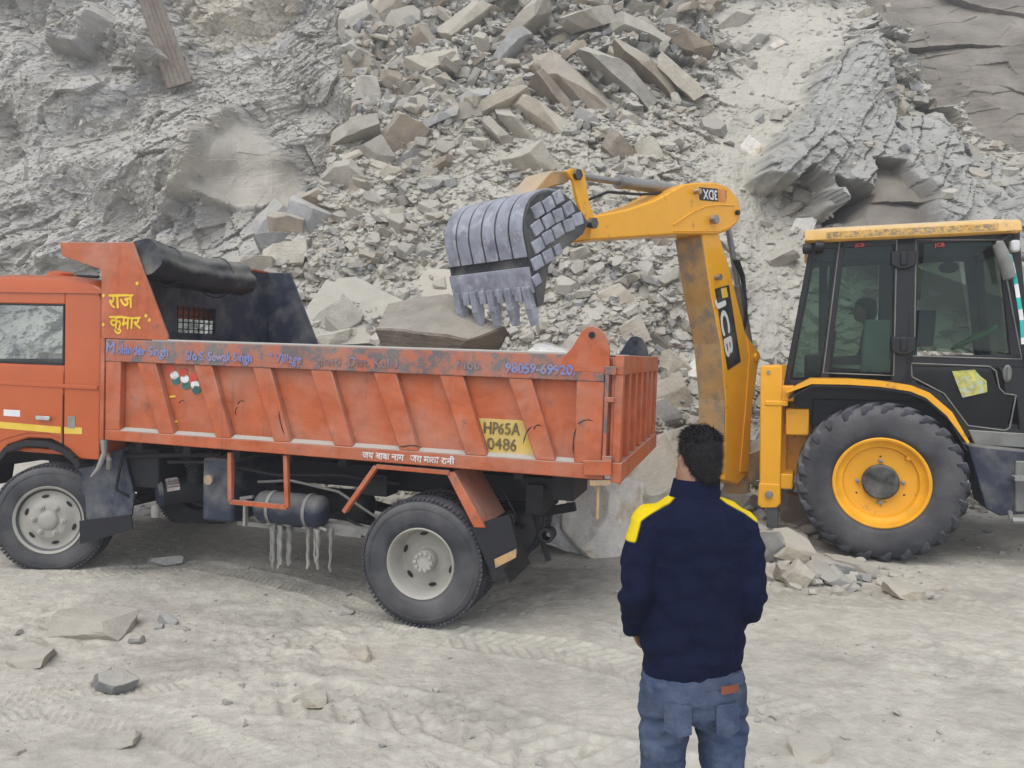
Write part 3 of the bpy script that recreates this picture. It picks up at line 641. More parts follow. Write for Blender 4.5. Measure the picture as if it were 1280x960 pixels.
# lettering -----------------------------------------------------------
RT, UPV = (-1, 0, 0), (0, 0, 1)
m = MB(); text_mb(m, 'राज', .15, lp(3.665, -.004, 2.055), RT, UPV, .003, bold=.004); m.build('lettering', M['yellow_letter'], wn); m = MB(); text_mb(m, 'कुमार', .135, lp(3.655, -.004, 1.905), RT, UPV, .003, bold=.004)
for a, c in ((3.71, 2.14), (3.71, 1.93), (3.34, 2.0), (3.31, 1.97), (3.42, 2.23)): m.box(lp(a, -.006, c), (.022, .002, .022), Euler((0, .7, 0)).to_matrix())
m.build('lettering', M['yellow_letter'], wn)
m = MB(); text_mb(m, 'M', .115, lp(3.68, -.004, 1.725), (-1, 0, -.01), UPV, .004, bold=.006, squash=.9)
text_mb(m, 'ohinder Singh', .095, lp(3.59, -.004, 1.722), (-1, 0, -.01), UPV, .004, bold=.004, squash=.85)
m.build('lettering', M['blue_paint'], truck); m = MB(); text_mb(m, 'S/o S. Sewak Singh', .088, lp(3.0, -.004, 1.70), (-1, 0, 0), UPV, .005, bold=.004, squash=.82)
m.build('lettering', M['blue_paint'], truck); m = MB(); text_mb(m, '" Village', .085, lp(2.33, -.004, 1.705), (-1, 0, 0), UPV, .005, bold=.003, squash=.9)
m.build('lettering', M['blue_paint'], truck)
M['blue_faded'] = mat('faded_blue_lettering_paint', (.16, .2, .42), rough=.6, dust=.1, bump=0, c2=(.2, .11, .1), c2amt=.85, c2scale=45)
m = MB(); text_mb(m, 'ghatti  Dist. Kullu', .085, lp(1.98, -.004, 1.70), (-1, 0, 0), UPV, .005, bold=.003, squash=1.); m.build('lettering', M['blue_faded'], truck); m = MB(); text_mb(m, 'Mob', .085, lp(.98, -.004, 1.71), (-1, 0, 0), UPV, .005, bold=.003)
m.build('lettering', M['blue_faded'], truck)
m = MB(); text_mb(m, '98059-69920.', .085, lp(.66, -.004, 1.70), (-1, 0, 0), UPV, .005, bold=.005, squash=.95); m.build('lettering', M['blue_paint'], truck)
m = MB(); text_mb(m, 'जय बाबा नाग', .06, lp(1.62, -.002, 1.10), (-1, 0, 0), UPV, .005, bold=.003); m.build('lettering', M['white_worn'], truck); m = MB(); text_mb(m, 'जय माता रानी', .06, lp(1.28, -.002, 1.10), (-1, 0, 0), UPV, .005, bold=.003)
m.build('lettering', M['white_worn'], truck)
# number plate painted on the seventh panel
(t0, t1), (bb0, bb1) = PE[6]
def pe(c): k = (c - cbot) / (ctop - cbot); return bb0 + k * (t0 - bb0), bb1 + k * (t1 - bb1)
l1, r1 = pe(1.40); l0, r0 = pe(1.185)
m = MB(); m.prism([lp(l1 - .004, .052, 1.40), lp(r1 + .004, .052, 1.40), lp(r0 + .004, .052, 1.187), lp(l0 - .004, .052, 1.187)], AX * .002)
pl = m.build('number_plate', M['plate'], truck)
m = MB(); text_mb(m, 'HP65A', .105, lp(l1 - .035, .051, 1.305), (-1, 0, .0), UPV, .002, bold=.004, squash=.8); m.build('lettering', M['black_letter'], pl); m = MB(); text_mb(m, '0486', .105, lp(l1 - .065, .051, 1.205), (-1, 0, .0), UPV, .002, bold=.003, squash=.95)
m.build('lettering', M['black_letter'], pl)
# little painted flags
(t0, t1), (bb0, bb1) = PE[1]
fl = {'red_paint': 0., 'white': -.03, 'green_paint': -.062}
for key, dc in fl.items():
    m = MB()
    for k, (fx_, fy_) in enumerate({'red_paint': ((213, 462), (229, 466), (242, 472)), 'white': ((218, 469), (231, 473.5), (244, 481)), 'green_paint': ((220, 476), (232.5, 482), (245.5, 487.5))}[key]):
        a, c = tq(fx_, fy_, .052); dc = 0; n = 14
        m.prism([lp(a + .036 * math.cos(2 * math.pi * i / n), .051 - k * .0004, c + dc + .03 * math.sin(2 * math.pi * i / n)) for i in range(n)], AX * (.003 - .0007 * list(fl).index(key)))
    m.build('painted_flag', M[key], truck)
m = MB(); m.bar(lp(3.37, .049, 1.64), lp(3.19, .049, 1.22), .012, .004); m.build('painted_pole', M['dark'], truck)
m = MB()
for a, c in ((3.30, 1.47), (3.24, 1.455), (3.15, 1.43), (3.13, 1.25)): m.box(lp(a, .051, c), (.05, .003, .014), Euler((0, .15, 0)).to_matrix())
m.build('painted_leaf', M['yellow_letter'], truck)
# scratches and grease marks
m = MB()
for a, c, l, an in ((2.55, 1.42, .06, .2), (2.58, 1.36, .05, 1.2), (.50, 1.32, .12, 1.1), (.44, 1.37, .05, .3), (.14, 1.42, .1, .1), (1.28, 1.195, .16, -.05), (3.03, 1.4, .05, .1), (2.23, 1.3, .16, 1.9), (.20, 1.3, .16, 1.5)):
    m.tube([lp(a + l * (t - .5) * math.cos(an) + .012 * math.sin(t * 3), .0015 if True else 0, c - l * (t - .5) * math.sin(an) + .01 * math.sin(t * 5)) for t in (0, .25, .5, .75, 1)], [.001, .004, .003, .0045, .001], 6)
m.build('scrape_mark', M['dark'], truck)

# wheels --------------------------------------------------------------
def truck_wheel(a, b, front, out=1):
    """out=+1: outer face towards the camera side."""
    s = -out if False else 1; r = .425; w = .21
    tyre_prof = [(.225, .0), (.235, .012), (.28, .02), (.33, .022), (.375, .014), (.402, .004), (.415, -.02), (.422, -.05), (.425, -.10), (.422, -.15), (.415, -.185), (.402, -.21), (.375, -.222), (.30, -.225), (.235, -.215), (.225, -.2)]
    def O(prof, dy=0): return [(rr, (h + dy) * -out * -1) for rr, h in prof]
    m = MB(); cen = lp(a, b, r)
    def L(prof, mb, n=56): mb.lathe([(rr, h * out) for rr, h in prof], cen, 'y', n)
    return cen, L, tyre_prof
def build_wheel(a, b, front, out=1):
    cen, L, tp = truck_wheel(a, b, front, out); r = .425
    root = bpy.data.objects.new('wheel', None); col.objects.link(root); root.parent = truck; root.location = cen
    def mk(name, mt, mb, **k):
        mb.xf(Matrix.Translation(-cen)); return mb.build(name, M[mt], root, **k)
    m = MB(); L([(x, h) for x, h in tp], m)
    L([(.37, .0155), (.372, .019), (.366, .021), (.36, .0205)], m)
    mk('tyre', 'rubber', m, ang=60)
    m = MB()
    for k in range(84):     # shoulder lugs
        th = 2 * math.pi * k / 84
        for h0, h1 in ((.004, -.06), (-.15, -.214)):
            q = Matrix.Rotation(-th, 3, 'Y') 
            mid = (h0 + h1) / 2 * out
            m.box(cen + q @ Vector((.4165, mid, 0)), (.016, abs(h0 - h1), .022), q)
    for h in (-.085, -.105, -.125):
        m.lathe([(.424, (h + .007) * out), (.43, (h + .006) * out), (.43, (h - .006) * out), (.424, (h - .007) * out)], cen, 'y', 56)
    mk('tread', 'tread', m)
    m = MB()
    if front:
        L([(.256, .0), (.264, .014), (.26, .026), (.248, .022), (.228, -.008), (.205, -.02), (.165, -.012), (.14, .012), (.125, .018), (.075, .02), (.07, .035), (.058, .048), (.03, .052), (.001, .052)], m)
    else:
        L([(.228, .0), (.238, .012), (.232, .022), (.222, .016), (.214, -.03), (.205, -.11), (.19, -.135), (.15, -.14), (.12, -.128), (.1, -.128)], m)
    rm = mk('rim', 'rim', m, ang=50)
    m = MB()
    for k in range(6):
        th = 2 * math.pi * (k + .3) / 6; q = Matrix.Rotation(-th, 3, 'Y'); rr = .182 if front else .172; hh = (-.0145 if front else -.1335) * out
        m.xf(Matrix.Identity(4)); c = cen + q @ Vector((rr, hh, 0))
        n = 12; m.prism([c + q @ Vector((.012 * math.cos(2 * math.pi * i / n), 0, .028 * math.sin(2 * math.pi * i / n))) for i in range(n)], (0, .006 * out, 0))
    m.xf(Matrix.Translation(-cen)); m.build('vent_hole', M['black'], root)
    m = MB()
    if front:
        for k in range(6):
            th = 2 * math.pi * (k + .05) / 6; q = Matrix.Rotation(-th, 3, 'Y'); c = cen + q @ Vector((.107, .018 * out, 0)); m.lathe([(.022, 0), (.022, .012 * out), (.012, .016 * out), (.012, .028 * out), (.001, .03 * out)], c, 'y', 10)
        m.xf(Matrix.Translation(-cen)); m.build('wheel_nut', M['rim'], root)
    else:
        m.lathe([(.1, -.128 * out), (.075, -.12 * out), (.07, -.05 * out), (.062, -.04 * out), (.001, -.04 * out)], cen, 'y', 24)
        for k in range(10):
            th = 2 * math.pi * k / 10; q = Matrix.Rotation(-th, 3, 'Y'); c = cen + q @ Vector((.056, -.045 * out, 0)); m.lathe([(.013, 0), (.013, .018 * out), (.001, .02 * out)], c, 'y', 8)
        m.xf(Matrix.Translation(-cen)); m.build('axle_hub', M['rim'], root)
    if front: root.rotation_euler = (0, 0, R(22))
    return root
ar, af = 1.208, 4.304
build_wheel(ar, .05, False); build_wheel(ar, .31, False); build_wheel(af, .12, True)
build_wheel(ar, TW - .05, False, -1); build_wheel(ar, TW - .31, False, -1); build_wheel(af, TW - .12, True, -1)

# chassis --------------------------------------------------------------
m = MB()
for b in (.70, 1.40): m.box(lp(2.85, b, .86), (4.8, .07, .17))
for a in (.5, .9, 1.8, 2.7, 3.5): m.box(lp(a, 1.05, .86), (.08, .7, .12))
m.box(lp(2.0, .72, 1.0), (3.7, .06, .08)); m.box(lp(2.0, 1.38, 1.0), (3.7, .06, .08))
m.box(lp(.45, .9, .96), (.35, 1.1, .08)); m.box(lp(.33, .55, .95), (.14, .5, .16))
m.build('chassis_frame', M['dark'], truck)
m = MB(); m.tube([lp(ar, .2, .42), lp(ar, 1.9, .42)], .055); m.lathe([(.001, -.16), (.14, -.1), (.17, 0), (.14, .1), (.001, .16)], lp(ar, 1.05, .42), 'x', 20)
m.tube([lp(1.3, 1.05, .45), lp(3.2, 1.05, .75)], .04)
for b in (.62, 1.48):
    for k in range(5): m.bar(lp(ar - .55 + k * .06, b, .60 - k * .02), lp(ar + .55 - k * .06, b, .60 - k * .02), .07, .014)
m.build('rear_axle', M['dark'], truck)
m = MB(); m.tube([lp(af, .2, .42), lp(af, 1.9, .42)], .045)
for b in (.62, 1.48):
    for k in range(4): m.bar(lp(af - .5 + k * .06, b, .56 - k * .02), lp(af + .5 - k * .06, b, .56 - k * .02), .07, .014)
m.build('front_axle', M['dark'], truck)
m = MB(); m.box(lp(.52, .5, .86), (.12, .4, .2)); m.box(lp(.45, .62, .74), (.3, .05, .06), Euler((0, .25, 0)).to_matrix()); m.lathe([(.03, -.05), (.05, -.05), (.05, .05), (.03, .05)], lp(.42, .3, .64), 'y', 16)
m.bar(lp(.6, .4, .9), lp(.42, .35, .45), .03, .03); m.bar(lp(.8, .3, 1.0), lp(.6, .15, .78), .008, .008); m.build('rear_bracket', M['dark'], truck, bevel=.004)
for nm_, pth, rr_ in (('air_line', [(3.3, .2, .93), (2.9, .18, .96), (2.4, .2, .9), (1.9, .25, .93), (1.5, .35, .88)], .012), ('air_line', [(2.6, .3, .82), (2.3, .25, .86), (1.95, .3, .80), (1.7, .4, .62), (1.4, .5, .55)], .010), ('brake_cable', [(1.9, .35, .6), (1.6, .3, .5), (1.35, .4, .45)], .012), ('exhaust_pipe', [(3.2, .9, .55), (2.2, .8, .52), (1.75, .75, .5), (1.6, .6, .48)], .04)):
    m = MB(); m.tube([lp(*q_) for q_ in pth], rr_, 8); m.build(nm_, M['dark' if rr_ > .011 else 'rope'], truck)
m = MB(); m.box(lp(1.72, .5, .85), (.2, .2, .16)); m.build('valve_box', M['dark'], truck, bevel=.01)
# fuel tank, air tanks, filter
m = MB(); m.box(lp(2.83, .42, .765), (.26, .55, .46)); tk = m.build('fuel_tank', M['navy_steel'], truck, bevel=.02)
m = MB(); m.lathe([(.001, .0), (.032, .0), (.035, .012), (.035, .03), (.001, .03)], lp(2.87, .115, .845), 'y', 16); 
m.build('filler_cap', M['yellow_dirty'], tk)
m = MB(); m.box(lp(3.08, .66, .71), (.24, .4, .32), Euler((0, .08, 0)).to_matrix()); m.build('battery_box', M['dark'], truck, bevel=.01)
def capsule(m, p0, p1, r, n=20):
    p0, p1 = Vector(p0), Vector(p1); d = (p1 - p0).normalized(); path = []; rr = []
    for k in range(5): t = k / 5 * math.pi / 2; path.append(p0 - d * r * .6 * math.cos(t)); rr.append(max(.004, r * math.sin(t)))
    path += [p0, p1]; rr += [r, r]
    for k in range(1, 6): t = math.pi / 2 - k / 5 * math.pi / 2; path.append(p1 + d * r * .6 * math.cos(t)); rr.append(max(.004, r * math.sin(t)))
    m.tube(path, rr, n); return m
m = MB(); capsule(m, lp(2.50, .24, .66), lp(2.06, .24, .66), .115); at = m.build('air_tank', M['navy_steel'], truck, ang=50)
m = MB()
for a in (2.42, 2.13): m.lathe([(.118, -.012), (.121, -.012), (.121, .012), (.118, .012)], lp(a, .24, .66), 'x', 24, closed=True)
m.build('tank_strap', M['rope'], at)
m = MB(); capsule(m, lp(2.35, .55, .66), lp(1.86, .55, .66), .115); m.build('air_tank', M['dark'], truck, ang=50)
m = MB(); m.box(lp(2.25, .30, .51), (1.0, .06, .03)); m.box(lp(1.9, .3, .545), (.9, .05, .05), Euler((0, -.05, 0)).to_matrix()); m.bar(lp(2.62, .18, .72), lp(2.62, .18, .52), .035, .02); m.bar(lp(2.66, .18, .715), lp(2.56, .18, .735), .03, .02); m.build('tank_bracket', M['rope'], truck)
m = MB(); q = lp(3.47, .30, .665); dirv = lp(-.45, .50, .06).normalized()
m.tube([q, q + dirv * .03, q + dirv * .031, q + dirv * .38, q + dirv * .42], [.10, .105, .09, .11, .07], 24); fi = m.build('air_filter', M['dark'], truck, ang=40)
m = MB(); m.tube([q - dirv * .006, q + dirv * .028], [.104, .108], 24); m.build('filter_cover', M['navy_steel'], fi)
m = MB(); 
for k in range(6):
    a_ = R(20 + k * 14); ex = dirv.cross(Vector((0, 0, 1))).normalized(); ey = ex.cross(dirv)
    m.box(q + dirv * .10 + (-ex * math.cos(a_) * -1 + ey * math.sin(a_)) * .102, (.03, .09, .008), Matrix((ex * math.sin(a_) - ey * math.cos(a_) * -1, dirv, ex * math.cos(a_) + ey * math.sin(a_))).transposed())
m.build('filter_label', M['white_worn'], fi)
m = MB(); m.lathe([(.001, -.1), (.03, -.09), (.035, -.03), (.028, 0), (.001, .0)], q + Vector((-.0, .02, -.085)), 'z', 14); m.build('dust_valve', M['rope'], fi)
m = MB(); path = [lp(3.25, .45, .76), lp(3.22, .42, .86), lp(3.28, .4, .96), lp(3.36, .42, 1.04)]
pp = []; rr = []
for i in range(30):
    t = i / 29 * 3; k = min(int(t), 2); f = t - k; pp.append(path[k].lerp(path[k + 1], f)); rr.append(.06 + (.008 if i % 2 else 0))
m.tube(pp, rr, 16); m.build('ribbed_hose', M['dark'], truck, ang=20); m = MB(); pp2 = [p + lp(.45, .0, .02) for p in pp[8:]]; m.tube(pp2, rr[8:], 16); m.build('ribbed_hose', M['dark'], truck, ang=20)
m = MB(); m.box(lp(3.6, .5, .86), (.35, .5, .3)); m.box(lp(3.5, 1.1, .7), (1.2, .6, .4)); m.box(lp(4.4, 1.05, .75), (1.2, .55, .4)); m.tube([lp(3.8, .25, .93), lp(3.3, .22, .98), lp(2.9, .3, 1.0)], .02); m.tube([lp(3.7, .2, 1.0), lp(3.72, .15, .7), lp(3.6, .25, .6)], .012)
m.build('engine_block', M['dark'], truck, bevel=.02)
m = MB(); g = [lp(2.655, .04, 1.06), lp(2.645, .04, .715), lp(2.195, .04, .715), lp(2.215, .04, 1.07)]
for p0, p1 in zip(g[:-1], g[1:]): m.bar(p0, p1, .03, .03, (0, 1, 0))
m.build('side_guard', M['orange'], truck)
# rear mudguard frame and flap
m = MB(); fd = [lp(1.756, .03, .723), lp(1.53, .03, 1.045), lp(1.02, .03, 1.04), lp(.80, .03, .72)]
m.bar(fd[0], fd[1], .03, .055, (0, 1, 0)); m.bar(fd[1], fd[2], .03, .03, (0, 1, 0))
m.prism([lp(1.05, .03, 1.045), lp(.985, .03, 1.045), lp(.765, .03, .705), lp(.845, .03, .70)], AX * .03)
m.prism([lp(1.02, .06, 1.045), lp(.99, .06, 1.045), lp(.77, .06, .71), lp(.80, .06, .705)], AX * .45)
m.build('mudguard_frame', M['orange'], truck, bevel=.004)
m = MB(); m.prism([lp(.86, .03, .70), lp(.79, .06, .735), lp(.62, .06, .80), lp(.55, .06, .56), lp(.60, .06, .50), lp(.705, .03, .36), lp(.74, .03, .46)], AX * .012)
m.prism([lp(.78, .07, .72), lp(.765, .07, .72), lp(.60, .07, .36), lp(.615, .07, .36)], AX * .5); mf = m.build('mud_flap', M['dark'], truck)
m = MB(); m.prism([lp(.70, .028, .51), lp(.565, .055, .585), lp(.565, .055, .53), lp(.69, .028, .455)], AX * .003); m.build('reflector_patch', M['yellow_dirty'], mf)
# front mud flap
m = MB(); m.prism([lp(4.20, .22, .90), lp(4.03, .18, .60), lp(3.99, .16, .42), lp(3.62, .2, .50), lp(3.60, .2, .66), lp(3.72, .22, .98)], AX * .015)
m.prism([lp(4.22, .22, .90), lp(4.18, .22, .92), lp(3.70, .22, .98), lp(3.70, .22, 1.0)], AX * .4); m.build('front_mudguard', M['navy_steel'], truck)
m = MB(); m.prism([lp(4.045, .14, .435), lp(4.035, .14, .255), lp(3.60, .19, .40), lp(3.62, .19, .51)], AX * .012); m.build('front_mud_flap', M['dark'], truck)
m = MB(); pts = [lp(3.76, .08, 1.12), lp(3.755, .07, .98), lp(3.80, .06, .86), lp(3.85, .05, .80)]
m.tube(pts, [.022, .02, .018, .012], 8); m.tube([lp(3.80, .1, 1.1), lp(3.78, .09, 1.0), lp(3.74, .1, .93), lp(3.76, .12, .86)], .02, 8); m.build('cab_hose', M['rope'], truck)

# cab ------------------------------------------------------------------
CB = .10; CW = TW - 2 * CB
def cp_(a, c, b=CB): return lp(a, b, c)
cabo = MB()
prof_out = [(3.83, .93), (3.83, 1.62), (3.84, 2.12), (3.86, 2.225), (3.95, 2.262), (4.8, 2.285), (5.1, 2.24), (5.22, 2.12), (5.46, 1.60), (5.50, 1.50), (5.52, .95), (5.5, .70), (4.83, .70), (4.80, .86), (4.70, .98), (4.5, 1.045), (4.28, 1.05), (4.1, .98), (4.02, .915)]
# side walls with the window opening: built as strips around the opening
W0, W1, WB, WT = 4.165, 4.95, 1.615, 2.075
def side_wall(m, b, th):
    e = AX * th
    def P(q): m.prism([lp(a, b, c) for a, c in q], e)
    P([(3.83, .92), (4.02, .915), (4.10, .98), (4.165, 1.01), (4.165, 2.17), (3.85, 2.17), (3.83, 2.1)])
    P([(4.165, 1.01), (4.28, 1.05), (4.5, 1.045), (4.70, .98), (4.80, .86), (4.83, .70), (5.5, .70), (5.52, .95), (5.50, 1.5), (5.455, 1.615), (4.165, 1.615)])
    P([(4.165, WT), (5.09, WT), (5.06, 2.17), (4.165, 2.17)])
    P([(5.18, 1.615), (5.455, 1.615), (5.22, 2.10), (5.19, 2.17), (5.06, 2.17), (5.09, 2.075)])
m = MB(); side_wall(m, CB, .03); side_wall(m, TW - CB - .03, .03)
m.prism([lp(3.83, CB + .03, .92), lp(3.83, CB + .03, 1.62), lp(3.83, TW - CB - .03, 1.62), lp(3.83, TW - CB - .03, .92)], (.03, 0, 0))
m.prism([lp(3.835, CB + .03, 2.02), lp(3.835, CB + .03, 2.18), lp(3.835, TW - CB - .03, 2.18), lp(3.835, TW - CB - .03, 2.02)], (.03, 0, 0))
for b in (CB + .03, TW - CB - .33): m.prism([lp(3.835, b, 1.62), lp(3.835, b, 2.02), lp(3.835, b + .30, 2.02), lp(3.835, b + .30, 1.62)], (.03, 0, 0))
m.prism([lp(5.47, CB + .03, .72), lp(5.47, CB + .03, 1.5), lp(5.47, TW - CB - .03, 1.5), lp(5.47, TW - CB - .03, .72)], (.05, 0, 0))
m.prism([lp(3.86, CB + .03, .93), lp(5.47, CB + .03, .93), lp(5.47, TW - CB - .03, .93), lp(3.86, TW - CB - .03, .93)], (0, 0, .04))
cab = m.build('cab', M['cab_orange'], truck, bevel=.012, seg=3)
# roof: rounded shell
m = MB(); prof = [(3.815, 2.165), (3.812, 2.20), (3.83, 2.245), (3.90, 2.272), (4.2, 2.30), (4.75, 2.31), (5.0, 2.285), (5.13, 2.225), (5.20, 2.165)]
cols_ = [0, .002, .02, .06, .14, .4, .8, 1 * (CW + .03) / 2, CW + .03 - .8, CW + .03 - .4, CW + .03 - .14, CW + .03 - .06, CW + .03 - .02, CW + .03 - .002, CW + .03]; nb = len(cols_); vs = []
for a, c in prof:
    for j in range(nb):
        b = CB - .012 + cols_[j]; ed = min(cols_[j], CW + .03 - cols_[j])
        drop = .05 * (1 - min(1, ed / .12)) ** 2 ; vs.append(lp(a, b, 2.16 if ed <= 0 else max(2.165, c - drop)))
fs = [(i * nb + j, i * nb + j + 1, (i + 1) * nb + j + 1, (i + 1) * nb + j) for i in range(len(prof) - 1) for j in range(nb - 1)]
m.add(vs, fs); m.build('cab_roof', M['cab_orange'], cab, ang=60)
m = MB(); m.lathe([(.001, .05), (.07, .048), (.1, .03), (.105, 0), (.001, 0)], lp(4.45, .35, 2.30), 'z', 20); m.xf(Matrix.Identity(4)); m.build('roof_lamp', M['cab_orange'], cab)
m = MB(); m.tube([lp(4.3, .35, 2.315), lp(4.12, .38, 2.31)], .012, 8); m.build('lamp_bracket', M['dark'], cab)
# window glass, frames, door
def pane(name, pts, mt, parent, th=.005, ax=AX): 
    mm = MB(); mm.prism(pts, ax * th); return mm.build(name, M[mt], parent)
for b, sg in ((CB, 1), (TW - CB - .02, 1)):
    dr = MB(); z = b - .006 if b < 1 else b + .018
    dr.prism([lp(4.17, z, 1.06), lp(4.17, z, 1.36), lp(4.165, z, 1.56), lp(4.20, z, 1.60), lp(5.40, z, 1.60), lp(5.44, z, 1.5), lp(5.44, z, .99), lp(4.80, z, .99), lp(4.70, z, 1.03), lp(4.5, z, 1.085), lp(4.3, z, 1.09)], AX * .01)
    dr.prism([lp(3.845, z + .001, 1.445), lp(3.845, z + .001, 1.475), lp(5.44, z + .001, 1.475), lp(5.44, z + .001, 1.445)], AX * -.008 if b < 1 else AX * .014)
    d = dr.build('door', M['cab_orange'], truck, bevel=.006)
    if b < 1:
        mm = MB(); mm.box(lp(4.33, z - .022, 1.21), (.13, .014, .032)); mm.box(lp(4.275, z - .012, 1.21), (.012, .03, .022)); mm.box(lp(4.385, z - .012, 1.21), (.012, .03, .022)); mm.build('door_handle', M['chrome'], d, bevel=.005)
        mm = MB(); mm.lathe([(.001, -.014), (.012, -.014), (.012, 0)], lp(4.26, z, 1.165), 'y', 12); mm.build('lock', M['dark'], d)
        mm = MB(); mm.box(lp(4.65, z - .002, 1.2205 + .01), (.16, .003, .05)); mm.build('sticker', M['white'], d)
        mm = MB(); mm.box(lp(4.09, CB - .002, 1.19), (.07, .003, .09)); mm.build('sticker', M['rope'], cab)
        mm = MB(); mm.prism([lp(3.99, CB - .002, 1.105), lp(3.99, CB - .002, 1.155), lp(4.155, CB - .002, 1.150), lp(4.155, CB - .002, 1.10)], AX * .001)
        mm.prism([lp(4.18, z - .002, 1.10), lp(4.18, z - .002, 1.15), lp(5.43, z - .002, 1.165), lp(5.43, z - .002, 1.115)], AX * .001); mm.build('yellow_band', M['yellow_stripe'], cab)
        mm = MB(); mm.bar(lp(4.168, CB - .001, .98), lp(4.168, CB - .001, 1.40), .01, .004, (0, 1, 0)); mm.build('door_gap', M['black'], cab)
    g = [lp(4.175, b + .012, 1.625), lp(4.175, b + .012, 2.07), lp(5.09, b + .012, 2.07), lp(5.18, b + .012, 1.9), lp(5.18, b + .012, 1.625)]
    w = pane('side_window', g, 'glass', d)
    mm = MB()
    for p0, p1 in zip(g, g[1:] + g[:1]): mm.bar(p0, p1, .014, .022, (0, 1, 0))
    mm.bar(lp(4.85, b + .012, 1.62), lp(4.85, b + .012, 2.07), .014, .02, (0, 1, 0)); mm.build('window_seal', M['black'], d)
pane('windscreen', [lp(5.44, CB + .08, 1.55), lp(5.23, CB + .12, 2.10), lp(5.23, TW - CB - .12, 2.10), lp(5.44, TW - CB - .08, 1.55)], 'glass', cab, .005, Vector((1, 0, 0)))
pane('rear_window', [lp(3.85, .42, 1.64), lp(3.85, .42, 2.01), lp(3.85, 1.68, 2.01), lp(3.85, 1.68, 1.64)], 'glass', cab, .005, Vector((1, 0, 0)))
mm = MB(); mm.box(lp(5.505, TW / 2, 1.60), (.03, CW - .1, .05)); mm.box(lp(5.53, TW / 2, 1.1), (.02, 1.3, .26)); mm.box(lp(5.52, TW / 2, .78), (.12, TW - .12, .2)); mm.build('front_grille', M['black'], cab, bevel=.01)
for b in (.35, TW - .35): mm = MB(); mm.box(lp(5.54, b, 1.1), (.03, .2, .17)); mm.build('headlight', M['lamp'], cab, bevel=.02)
mm = MB(); ar_ = [(3.98, .895), (4.03, .945), (4.12, 1.0), (4.28, 1.045), (4.5, 1.04), (4.68, .975), (4.78, .86), (4.81, .70)]
for (a, c), (a2, c2) in zip(ar_[:-1], ar_[1:]): mm.bar(lp(a, .14, c - .03), lp(a2, .14, c2 - .03), .16, .045, (0, 0, 1))
mm.build('wheel_arch_trim', M['black'], cab)
mm = MB(); mm.box(lp(4.35, .6, 1.25), (.5, .5, .3)); mm.box(lp(4.1, .6, 1.6), (.12, .48, .55)); mm.box(lp(4.35, 1.5, 1.25), (.5, .7, .3)); mm.box(lp(4.1, 1.5, 1.6), (.12, .7, .55)); mm.build('seat', M['black'], cab, bevel=.04)
mm = MB(); mm.box(lp(5.28, TW / 2, 1.42), (.35, CW - .1, .22)); mm.build('dashboard', M['black'], cab, bevel=.04)
mm = MB(); qm = Matrix.Rotation(R(55), 4, 'Y'); ring = [lp(4.95, 1.55, 1.62) + (qm @ Vector((.2 * math.cos(t), .2 * math.sin(t), 0))) for t in [2 * math.pi * i / 24 for i in range(25)]]
mm.tube(ring, .014, 8); mm.bar(ring[0], ring[12], .03, .02); mm.bar(lp(4.95, 1.55, 1.62), lp(5.15, 1.55, 1.4), .03, .03); mm.build('steering_wheel', M['black'], cab)
mm = MB()
for p0, p1 in (((4.30, 1.95), (5.0, 1.96)), ((4.30, 1.95), (4.34, 1.70)), ((4.58, 1.95), (4.60, 1.66)), ((4.30, 1.90), (4.34, 1.90))): mm.tube([lp(p0[0], .95, p0[1]), lp(p1[0], .95, p1[1])], .01, 6)
M['teal_green'] = mat('teal_green_tube', (.02, .2, .16), rough=.4, dust=.02); mm.build('green_tubes', M['teal_green'], cab)  # thin teal tubes added in the cab along green lines in the window

# rolled tarpaulin on the head board (rests there, lifts away)
m = MB(); pp = []; rr = []
for i in range(40):
    t = i / 39; b = .035 + 1.08 * t
    pp.append(lp(3.42 - .05 * t, b, 2.415 - .03 * math.sin(t * math.pi) - .05 * t)); rr.append(.155 + .006 * math.sin(i * .5))
m.tube(pp, rr, 40)
for i_, p_ in enumerate(m.v):        # flattened, lengthwise folds of the rolled sheet
    i, k = divmod(i_, 40); c_ = pp[i]; d_ = Vector(p_) - c_; an = 2 * math.pi * k / 40
    f = 1 + .07 * math.sin(3 * an + .3 * math.sin(i * .16)) + .035 * math.sin(8 * an + i * .06) + .02 * math.sin(5 * an + i * .5)
    m.v[i_] = tuple(c_ + Vector((d_.x * f * 1.12, d_.y, d_.z * f * .88)))
for k in range(2):
    i = 9 + k * 20; m.tube([pp[i] + Vector((rr[i] * 1.03 * math.cos(a), 0, rr[i] * 1.03 * math.sin(a))) for a in [2 * math.pi * j / 18 for j in range(19)]], .007, 6)
tp = MB(); tp.v = m.v; tp.f = m.f; tp.m = m.m
tp.xf(truck.matrix_world.copy() if False else frame(TO, TF, -TL, TU)); tr = tp.build('rolled_tarpaulin', M['tarp'], None, ang=60)
tag(tr, 'rolled black tarpaulin lying across the headboard of the orange truck', 'tarpaulin')
